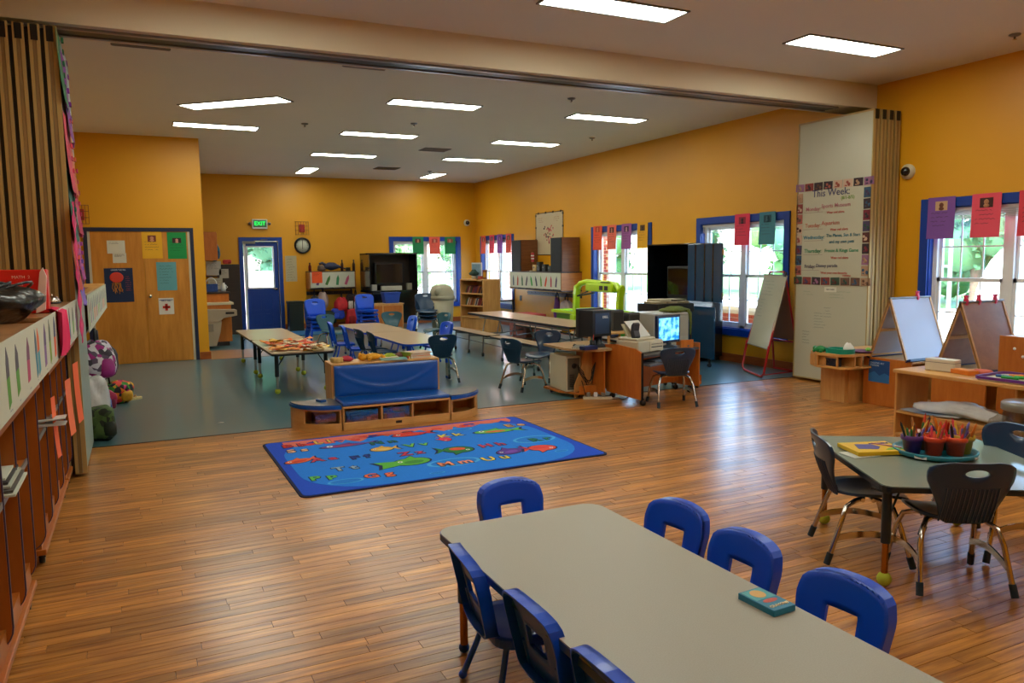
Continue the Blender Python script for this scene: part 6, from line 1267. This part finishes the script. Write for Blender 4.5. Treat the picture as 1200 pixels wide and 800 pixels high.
for i, (x, y, c, lab, sc) in enumerate([(6.28, 11.0, '#e0a41c', 'yellow-orange toy on the far bench of the folding table', (1, 1.2, .8)), (6.35, 10.6, '#9a8a70', 'tan stuffed toy on the far bench of the folding table', (1, 1.3, .7)), (6.40, 10.2, '#c02a4a', 'crimson toy on the far bench of the folding table', (1, 1.5, .6)), (6.42, 9.85, '#3a4a7a', 'blue cloth on the far bench of the folding table', (1, 1.3, .5))]):
    tt = thing('soft_toy', lab, 'toy', (x, y, .373)); obj('body', MB().blob((0, 0, .06*sc[2]+.01), .09, (sc[0], sc[1], sc[2]), .25, 14, seed=i+5), mat('bt'+c.strip('#'), c, .7), tt)
# ================================================================ lime play table
lm = thing('lime_play_table', 'lime green play table with an arched gantry before the window', 'play table', (7.32, 11.42, 0)); t = lm
LIME = mat('lime_plastic', '#b9e016', .35, coat=.2); LGR = mat('green_plastic', '#5fae3c', .35)
obj('table_rim', MB().plate(rrect(.95, 2.38, .08, 4), rrect(.80, 2.23, .06, 4), lambda u, v, q: (u, v, .60+q), .045, 1), LIME, t); obj('table_bed', MB().prism(rrect(.84, 2.28, .07, 4), .585, .61), mat('aqua_bed', '#8fc4c4', .2, coat=.3), t); obj('under_frame', MB().prism(rrect(.8, 2.2, .05, 3), .48, .585), LGR, t)
for sx in (-1, 1):
    for sy in (-1, 1): obj('leg', MB().tube([(sx*.36, sy*1.05, .5), (sx*.36, sy*1.05, 0)], .035, 10), LGR, t)
for y in (-1.12, .23):
    obj('gantry_post', MB().prism([(-.53, .50), (-.43, .50), (-.42, .95), (-.39, 1.08), (-.42, 1.14), (-.49, 1.10), (-.51, .95)], y-.04, y+.04, 'y'), LIME, t); obj('post_foot', MB().rbox((-.56, y-.08, .48), (-.40, y+.08, .60), .015), LIME, t)
obj('gantry_beam', MB().tube([(-.45, .23, 1.06), (-.44, .13, 1.14), (-.43, -.05, 1.17), (-.43, -.8, 1.15), (-.44, -1.0, 1.13), (-.46, -1.12, 1.05)], .05, 10), LIME, t); obj('gantry_head', MB().rbox((-.52, -.95, 1.02), (-.36, -.15, 1.15), .02), LIME, t)
for y in (-.8, -.65): obj('gantry_window', MB().box((-.526, y-.05, 1.05), (-.52, y+.05, 1.12)), DARKW, t)
obj('gantry_lever', MB().tube([(-.5, -.2, 1.02), (-.52, .1, .93), (-.52, -.45, 1.0)], .015, 6), BLACK, t); obj('gantry_cap', MB().box((-.5, -.85, 1.17), (-.4, -.6, 1.185)), BLACK, t)
t = thing('patterned_box', 'red and white patterned box under the left end of the lime play table', 'box', (6.55, 12.95, .0)); K('carton', (-.2, -.35, .0), (.2, .35, .5), mat('pink_white_card', '#b06a64', .6, var=.5, scale=18)); K('lid', (-.21, -.36, .48), (.21, .36, .56), mat('red_card', '#a8302c', .6, var=.3, scale=18))
# ================================================================ black TV cabinet at right
tv = thing('media_cabinet', 'big black wheeled media cabinet with doors folded open by the window', 'cabinet', (7.3, 9.15, 0)); t = tv
for z0, z1 in ((.93, 1.75), (.1, .88)):
    K('side', (0, 0, z0), (.64, .03, z1)); K('side', (0, 1.02, z0), (.64, 1.05, z1)); K('back', (.62, .03, z0), (.64, 1.02, z1)); K('board', (0, 0, z0-.03), (.64, 1.05, z0)); K('board', (0, 0, z1-.0), (.64, 1.05, z1+.02))
for z0, z1, W_ in ((.93, 1.75, .74), (.12, .86, .6)):
    d = K('open_door', (-.035, -W_, z0), (-.012, -.005, z1), mat('black_door_blue_reflection', '#124263', .16, coat=.7));  # black doors; the blue reflection on them is put into the base colour
    if z0 > .5:
        for yy in (-.18, -.38, -.56): obj('door_groove', MB().box((-.038, yy-.012, z0+.01), (-.034, yy+.012, z1-.01)), BLKLAM, d)
        for zz in (z0+.1, z1-.12): obj('hinge', MB().box((-.03, -W_-.012, zz-.04), (-.01, -W_, zz+.04)), CHROME, d)
for x in (.06, .58):
    for y in (.06, .98): obj('caster', MB().lathe([(0, -.015), (.035, -.015), (.035, .015), (0, .015)], 12, M=Matrix.Translation((x, y, .036)) @ Matrix.Rotation(pi/2, 4, 'X')), BLACK, t)
obj('caster', MB().lathe([(0, -.015), (.03, -.015), (.03, .015), (0, .015)], 12, M=Matrix.Translation((-.025, -.5, .031)) @ Matrix.Rotation(pi/2, 4, 'X')).box((-.03, -.52, .05), (-.02, -.48, .12)), BLACK, t)
t = thing('television', 'black television inside the big media cabinet', 'television', (7.35, 9.2, .932)); K('body', (.05, .03, .02), (.5, .62, .50), BLACK, r=.02); K('screen', (.042, .07, .07), (.05, .58, .46), BLKGL, r=.002); K('base', (.1, .12, 0), (.45, .55, .025), BLACK)
# cart with papers in front of it
t = thing('av_cart', 'dark cart holding papers before the media cabinet', 'cart', (6.45, 8.75, 0)); K('top_shelf', (0, 0, .80), (.62, .5, .92), BLACK); K('lower_shelf', (0, 0, .3), (.62, .5, .33), BLACK); [obj('leg', MB().tube([(x, y, .05), (x, y, .8)], .015, 8), BLACK, t) for x in (.03, .59) for y in (.03, .47)]
[obj('caster', MB().ball((x, y, .026), .026, 10), BLACK, t) for x in (.03, .59) for y in (.03, .47)]
for i, (x, y, w_, c) in enumerate([(6.66, 8.98, .4, '#b5a98a'), (6.85, 8.95, .36, '#8f8568'), (6.72, 9.05, .3, '#d0c8ae'), (6.9, 9.0, .24, '#5a5444')]):
    tt = thing('paper_pile', ['tan paper pile at the left on the dark cart', 'brown folder pile at the right on the dark cart', 'cream papers on the tan pile', 'dark folder on top of the brown pile'][i], 'papers', (x, y, .921+.028*(i//2)*1.0), .2*i-.3); obj('papers', MB().rbox((-w_/2, -.14, 0), (w_/2, .14, .026), .004), paper(c), tt); obj('loose_page', MB().box((-w_/2-.02, -.12, .026), (w_/2-.05, .13, .0275)), paper('#cfc7b0'), tt)
t = thing('white_cabinet', 'pale grey metal cabinet draped with green cloth behind the monitors', 'cabinet', (6.02, 8.25, 0)); K('body', (0, 0, .0), (.56, .45, .82), mat('pale_grey_metal', '#b7b4a8', .4)); K('drawer', (.02, -.012, .55), (.54, 0, .79), mat('pale_grey_metal', '#b7b4a8', .4), r=.003); K('drawer', (.02, -.012, .28), (.54, 0, .52), mat('pale_grey_metal', '#b7b4a8', .4), r=.003); K('drawer', (.02, -.012, .02), (.54, 0, .25), mat('pale_grey_metal', '#b7b4a8', .4), r=.003); K('top_lip', (-.01, -.01, .82), (.57, .46, .84), WHITE)
t = thing('green_cloth', 'olive green fringed cloth hanging over the pale cabinet corner', 'cloth', (6.42, 8.35, .841)); GC = mat('olive_cloth', '#64702c', .9, var=.4, scale=30, bump=.5, bscale=50)
obj('cloth', MB().blob((0, 0, .03), .13, (1.5, 1.0, .35), .3, 20, seed=3), GC, t); obj('hanging_end', MB().tube([(.14, -.09, .03), (.17, -.115, -.02), (.18, -.12, -.15), (.17, -.12, -.3)], .03, 8, r1=.008), GC, t)
for i, (x, y, lab) in enumerate(((5.62, 8.55, 'dark grey speaker left of the pale cabinet'), (5.84, 8.5, 'smaller dark grey speaker against the pale cabinet'))):
    t = thing('desk_speaker', lab, 'speaker', (x, y, .62)); K('cabinet', (-.09, -.07, 0), (.09, .07, .27-.04*i), mat('speaker_grey', '#4a4a46', .6), r=.015); K('grille', (-.075, -.075, .02), (.075, -.07, .24-.04*i), mat('speaker_grille', '#33332f', .9), r=.002)
t = thing('rear_desk', 'plain wooden desk behind the computer desks carrying speakers', 'desk', (5.35, 8.3, 0)); K('top', (0, 0, .595), (.62, .5, .62), BIRCH); [K('leg', (x, y, 0), (x+.03, y+.03, .595), BIRCHV) for x in (.0, .59) for y in (0, .47)]
# ================================================================ computer desk 1 (light wood)
d1_ = thing('computer_desk', 'light wood corner computer desk with beige tower on its side tray', 'desk', (4.27, 7.33, 0)); t = d1_
obj('desktop', MB().prism([(.0, .70), (-.02, .15), (.08, -.10), (.30, -.16), (.62, -.05), (.66, .72)], .545, .57), woodmat('desk_top', '#a88458', '#bd9868', .35, (3, 3, 1)), t)
obj('side_panel', MB().prism([(.10, .0), (.34, .0), (.34, .54), (.22, .54), (.18, .32), (.10, .14)], .14, .16, 'y'), BIRCHV, t); obj('side_panel', MB().box((.33, -.10, .04), (.35, .50, .545)), woodmat('orange_panel', '#b3611d', '#c4752c'), t); obj('back_panel', MB().box((.35, .48, .04), (.62, .50, .545)), woodmat('orange_panel', '#b3611d', '#c4752c'), t); obj('end_panel', MB().box((.61, -.05, .04), (.63, .7, .545)), BIRCHV, t)
obj('tower_tray', MB().prism([(.0, .70), (.0, .32), (.12, .08), (.33, .05), (.33, .70)], .04, .065), woodmat('orange_panel', '#b3611d', '#c4752c'), t)
obj('toe_rail', MB().prism([(.12, .08), (.33, .05), (.33, .07), (.13, .10)], .065, .14), woodmat('orange_panel', '#b3611d', '#c4752c'), t)
for x, y in ((.05, .6), (.15, .15), (.5, .0), (.5, .6)): obj('caster', MB().lathe([(0, -.01), (.019, -.01), (.019, .01), (0, .01)], 12, M=Matrix.Translation((x, y, .02)) @ Matrix.Rotation(pi/2, 4, 'X')), BLACK, t)
t = thing('computer_tower', 'beige computer tower standing low at the left of the wooden desk', 'computer', (4.285, 7.52, .067), -.05); K('case', (0, 0, 0), (.19, .42, .40), BEIGE, r=.008); K('back_plate', (.02, -.006, .02), (.17, 0, .38), mat('tower_back', '#5c5648', .5), r=.001)
m = MB()
for k in range(9): m.box((.04, -.012, .06+.016*k), (.10, -.006, .068+.016*k))
obj('slots', m, BLACK, t); obj('fan_vent', MB().lathe([(.03, 0), (.03, .006), (0, .006)], 16, M=FY(.10, -.006, .29)), BLACK, t)
t = thing('cable', 'black computer cable drooping from the beige tower', 'cable', (4.38, 7.42, 0)); m = MB()
for k in range(4): m.tube([(.02+.01*k, .06, .38-.03*k), (.06+.01*k, -.02, .3-.04*k), (.10+.02*k, -.03, .15+.02*k), (.17, -.02+.0*k, .16+.05*k), (.22, -.02, .4)], .005, 6)
m.tube([(.05, -.0, .2), (.08, -.05, .01), (.3, -.15, .008), (.42, -.05, .008)], .005, 6); obj('cable', m, BLACK, t)
t = thing('crt_monitor', 'dark bulky monitor seen from behind on the light wood desk, brand on its back', 'monitor', (4.66, 7.45, .57), .1)
DM_ = mat('dark_monitor', '#20242c', .35, coat=.2)
obj('bezel', MB().rbox((-.19, .12, .10), (.19, .17, .43), .015), DM_, t); obj('rear_shell', MB().prism([(-.17, .12), (.17, .12), (.13, -.08), (-.13, -.08)][::-1], .12, .41), DM_, t); K('rear_inset', (-.10, -.086, .15), (.10, -.08, .38), mat('blue_grey_shell', '#2c4468', .3, coat=.3)); obj('stand', MB().lathe([(0, 0), (.12, 0), (.1, .02), (.05, .04), (.05, .12), (0, .12)], 20), DM_, t)
text('lettering', 'DELL', .035, paper('#d8dde2'), FY(.04, -.087, .335), t, bold=.0015)
t = thing('computer_mouse', 'small black mouse on the light wood desk', 'mouse', (4.42, 7.55, .571)); obj('mouse_body', MB().ball((0, 0, .012), .03, 12, (.7, 1.1, .6)), BLACK, t); obj('wheel', MB().box((-.003, .01, .02), (.003, .02, .032)), GREY, t)
t = thing('keyboard', 'keyboard with scattered papers on the light wood desk', 'keyboard', (4.38, 7.40, .571), .9); K('keyboard_base', (-.16, -.06, 0), (.16, .06, .018), BEIGE); [K('key_row', (-.15, -.05+.022*k, .018), (.15, -.035+.022*k, .024), mat('key_grey', '#8a8576', .5), r=.001) for k in range(5)]
t = thing('tissue_box', 'dark blue flat box at the front of the light wood desk', 'box', (4.40, 7.22, .571), .1); K('carton', (-.09, -.05, 0), (.09, .05, .04), mat('deep_blue_card', '#13204e', .4)); K('top_slot', (-.05, -.02, .04), (.05, .02, .043), mat('slot_blue', '#3a4c8c', .5), r=.001)
t = thing('pen_cup', 'dark cup beside the monitor on the light wood desk', 'cup', (4.50, 7.3, .571)); obj('cup', MB().lathe([(0, 0), (.03, 0), (.033, .09), (.028, .09), (.026, .01), (0, .01)], 14), BLACK, t); obj('pen', MB().tube([(0, 0, .02), (.02, .01, .15)], .004, 6), paper('#c0392c'), t)
# ================================================================ computer desk 2 (orange)
RZ2 = .35
d2_ = thing('computer_desk', 'orange laminate computer desk with a printer and blue screen, wood floor edge', 'desk', (4.70, 6.66, 0), 0); t = d2_
OR = woodmat('orange_desk', '#b9611a', '#c9742a', .35, (6, 6, 1.2))
obj('side_panel', MB().prism([(.0, .07), (.66, .07), (.70, .12), (.70, .60), (.5, .62), (.12, .605), (0, .57)], 0, .02, 'x'), OR, t)
obj('side_edge', MB().box((-.001, -.012, .07), (.021, 0.0, .57)), BLACK, t)
# right panel runs out to the back right
DXR = 1.10
def P2(u, v): return (u*1.0, v+u*.38)
obj('side_panel', MB().prism([P2(DXR, .0), P2(DXR+.02, .0), (DXR+.02-.05, .75), (DXR-.07, .75)], .07, .58), OR, t)
obj('desktop', MB().prism([P2(.02, .02), P2(DXR, .0), (DXR-.07, .74), (.02, .70)], .505, .53), mat('dark_desktop', '#3a2f2a', .4), t)
obj('modesty_panel', MB().prism([(.02, .45), (DXR-.04, .72), (DXR-.05, .74), (.02, .47)], .1, .50), OR, t)
obj('keyboard_tray', MB().prism([P2(.10, -.06), P2(.7, -.06), P2(.7, .25), P2(.10, .25)], .42, .44), mat('grey_tray', '#6f7074', .35), t)
obj('side_upstand', MB().prism([(.86, .44), (1.02, .42), (1.035, .44), (.86, .46)], .53, .62), OR, t)
for x, y in ((.05, .04), (.05, .62), (1.0, .45), (1.0, .72)): obj('caster', MB().lathe([(0, -.015), (.03, -.015), (.03, .015), (0, .015)], 12, M=Matrix.Translation((x, y, .031)) @ Matrix.Rotation(pi/2, 4, 'X')).box((x-.01, y-.01, .04), (x+.01, y+.01, .08)), BLACK, t)
t = thing('printer', 'beige printer with paper in its tray on the orange desk', 'printer', (5.0, 7.08, .531), .25); K('body', (-.21, -.13, 0), (.21, .19, .13), BEIGE, r=.015); K('front_cover', (-.02, -.14, .01), (.20, -.13, .12), mat('printer_face', '#d8cdae', .4)); K('output_slot', (.0, -.145, .05), (.18, -.139, .06), BLACK, r=.001); K('output_slot', (.0, -.145, .085), (.18, -.139, .09), BLACK, r=.001); K('top_cover', (-.2, -.1, .13), (.12, .18, .16), BEIGE, r=.012)
obj('paper_tray', MB().prism([(.06, .14), (.18, .30), (.19, .295), (.08, .13)], -.13, .15, 'x'), BEIGE, t); obj('paper', MB().prism([(-.02, .165), (.16, .33), (.165, .325), (.0, .16)], -.11, .13, 'x'), paper('#dcdad2'), t)
t = thing('joystick_speaker', 'slim dark curved speaker standing on the beige printer', 'speaker', (4.88, 7.02, .692)); obj('speaker_shell', MB().prism([(-.03, 0), (.03, 0), (.045, .06), (.03, .14), (.0, .165), (-.025, .15), (-.01, .08), (-.035, .02)], -.035, .035, 'x'), mat('speaker_dark', '#3f4148', .4), t); obj('speaker_base', MB().lathe([(0, -.0), (.05, 0), (.045, .008), (0, .01)], 16), BLACK, t)
mn = thing('flat_monitor', 'monitor showing a bright blue screen on the orange desk', 'monitor', (5.50, 7.25, .531), .22); t = mn
K('bezel', (-.20, -.0, .05), (.20, .04, .37), mat('monitor_blue_frame', '#101d40', .3)); 
sm = bpy.data.materials.new('lit_screen'); sm.use_nodes = True; nn = sm.node_tree; bb = nn.nodes['Principled BSDF']; tc = nn.nodes.new('ShaderNodeTexCoord'); nz = nn.nodes.new('ShaderNodeTexNoise'); nz.inputs['Scale'].default_value = 14; cr = nn.nodes.new('ShaderNodeValToRGB'); cr.color_ramp.elements[0].position = .4; cr.color_ramp.elements[0].color = lin('#0b6cc0'); cr.color_ramp.elements[1].position = .62; cr.color_ramp.elements[1].color = lin('#7fd0f5')
nn.links.new(tc.outputs['Object'], nz.inputs[0]); nn.links.new(nz.outputs[0], cr.inputs[0]); nn.links.new(cr.outputs[0], bb.inputs['Emission Color']); bb.inputs['Emission Strength'].default_value = .75; bb.inputs['Base Color'].default_value = (0, 0, 0, 1); bb.inputs['Roughness'].default_value = .2
K('screen', (-.175, -.004, .08), (.175, .0, .34), sm, r=.001); obj('stand', MB().lathe([(0, 0), (.1, 0), (.09, .015), (.03, .03), (.03, .06), (0, .06)], 18), BLACK, t)
obj('power_light', MB().lathe([(.004, 0), (.004, .003), (0, .003)], 8, M=FY(.15, -.001, .062)), paper('#4fd0e8'), t)
t = thing('keyboard', 'grey keyboard on the pull-out tray of the orange desk', 'keyboard', (4.70+.42, 6.66+.24, .441), .36); K('keyboard_base', (-.2, -.07, 0), (.2, .07, .02), mat('kb_grey', '#565a62', .4)); [K('key_row', (-.19, -.058+.024*k, .02), (.19, -.04+.024*k, .026), mat('kb_key', '#3b3e46', .5), r=.001) for k in range(5)]
t = thing('computer_mouse', 'dark grey mouse on the right of the orange desk', 'mouse', (5.66, 7.14, .531)); obj('mouse_body', MB().ball((0, 0, .02), .045, 12, (1, 1.3, .7)), mat('mouse_grey', '#55565a', .4), t); obj('mouse_button', MB().box((-.004, -.05, .02), (.004, -.02, .045)), BLACK, t)
t = thing('computer_tower', 'dark computer tower on a low wooden stand right of the orange desk', 'computer', (5.86, 7.32, .09), .2); K('case', (0, 0, 0), (.12, .38, .36), mat('navy_case', '#1a2440', .3), r=.01); K('front_bay', (.01, -.004, .24), (.11, 0, .34), BLACK, r=.002)
t = thing('tower_stand', 'low wooden stand on wheels under the dark computer tower', 'stand', (5.83, 7.26, 0), .2); K('board', (0, 0, .05), (.2, .46, .085), OR); K('side_lip', (.185, 0, .085), (.2, .46, .16), OR); [obj('caster', MB().ball((x, y, .025), .025, 10), BLACK, t) for x in (.03, .17) for y in (.04, .42)]
t = thing('power_strip', 'white power strip and plugs on the floor between the computer desks', 'power strip', (4.55, 7.28, 0), -.5); K('strip', (-.16, -.025, 0), (.16, .025, .03), BEIGE); [K('plug', (-.12+.08*k, -.02, .03), (-.08+.08*k, .02, .075), WHITE if k % 2 else GREY) for k in range(3)]; obj('cord', MB().tube([(.16, 0, .012), (.3, -.02, .008), (.36, .12, .008)], .006, 6), BEIGE, t)
# ================================================================ red easel
e = thing('red_easel', 'red tubular easel with a whiteboard leaning by the window', 'easel', (7.45, 7.92, 0), 0); t = e
RED = mat('red_tube', '#b01a20', .3, coat=.3)
t.location = (7.16, 7.46, 0)
# near leg frame: feet at (0,0) and (.47,1.0) in plan, top leaning
fa, fb = Vector((0, 0, .02)), Vector((.30, .72, .02)); nrm = Vector((.72, -.30, 0)).normalized(); tp = nrm*.30
ta, tb = fa+tp+Vector((.04, .1, 1.28)), fb+tp+Vector((-.04, -.1, 1.28))
obj('front_frame', MB().tube([fb+Vector((0, 0, .4))+tp*.2, fb+Vector((0, 0, .05)), fb+Vector((-.02, -.06, 0)), fa+Vector((.02, .06, 0)), fa+Vector((0, 0, .05)), fa+Vector((0, 0, .4))+tp*.2], .016, 8).tube([fa+Vector((0, 0, .3))+tp*.15, ta], .014, 8).tube([fb+Vector((0, 0, .3))+tp*.15, tb], .014, 8).tube([ta, ta+Vector((.02, .05, .06)), tb+Vector((-.02, -.05, .06)), tb], .014, 8), RED, t)
F = Matrix.Translation(fa+Vector((0, 0, .38))+tp*.25+Vector((-.01, .02, 0)))
u_ = (fb-fa).normalized(); w_ = (ta-fa-u_*(ta-fa).dot(u_)).normalized()
Fm = frame(fa+tp*.27+Vector((0, 0, .36)), -u_, w_); L_ = (fb-fa).length
bd = obj('board', MB().box((-L_+.02, 0, .010), (-.02, .95, .024), Fm), WBD, t); obj('board_frame', MB().box((-L_+.01, -.012, .005), (-.01, 0, .03), Fm).box((-L_+.01, .95, .005), (-.01, .962, .03), Fm), GREY, bd)
m = MB(); rd = random.Random(3); scrib(m, Fm, -L_*.88, .87, .46, 5, .045, .014, .005, rd, .025); scrib(m, Fm, -L_*.85, .62, .16, 6, .045, .014, .005, rd, .025); obj('handwriting', m, paper('#7c8a80'), bd)
ba, bb_ = fa+nrm*.9, fb+nrm*.9
ba, bb_ = Vector((.82, .12, .02)), Vector((.86, .60, .02)); ba.x = min(ba.x, .76); bb_.x = .76
obj('rear_frame', MB().tube([ta, ba+Vector((0, 0, .04)), ba, bb_, bb_+Vector((0, 0, .04)), tb], .014, 8).tube([ta.lerp(ba, .68), tb.lerp(bb_, .68)], .012, 8), RED, t)
obj('rear_board', MB().add([ta.lerp(ba, .1), tb.lerp(bb_, .1), tb.lerp(bb_, .66), ta.lerp(ba, .66)]+[p+Vector((.012, 0, .004)) for p in (ta.lerp(ba, .1), tb.lerp(bb_, .1), tb.lerp(bb_, .66), ta.lerp(ba, .66))], [(0, 1, 2, 3), (7, 6, 5, 4), (0, 4, 5, 1), (1, 5, 6, 2), (2, 6, 7, 3), (3, 7, 4, 0)]), mat('brown_back', '#8c5a3c', .6), t)
obj('bottom_brace', MB().tube([fa+Vector((.02, .05, .02)), ba+Vector((0, 0, .02))], .008, 6), RED, t)
for p in (ta, tb): obj('joint', MB().ball(tuple(p), .026, 10), GREY, t)
obj('clip', MB().box((-.08, .94, .02), (-.03, 1.0, .04), Fm), DARKW, t)
# remaining small wall things
t = thing('wall_outlet', 'brown wall outlet right of the corner window', 'outlet', (7.984, 16.1, .68)); L = FX(0, 0, 0); obj('cover_plate', MB().rbox((-.05, -.06, 0), (.05, .06, .01), .003, L), DARKW, t); obj('socket', MB().box((-.015, .01, .01), (.015, .035, .012), L).box((-.015, -.035, .01), (.015, -.01, .012), L), BLACK, t)
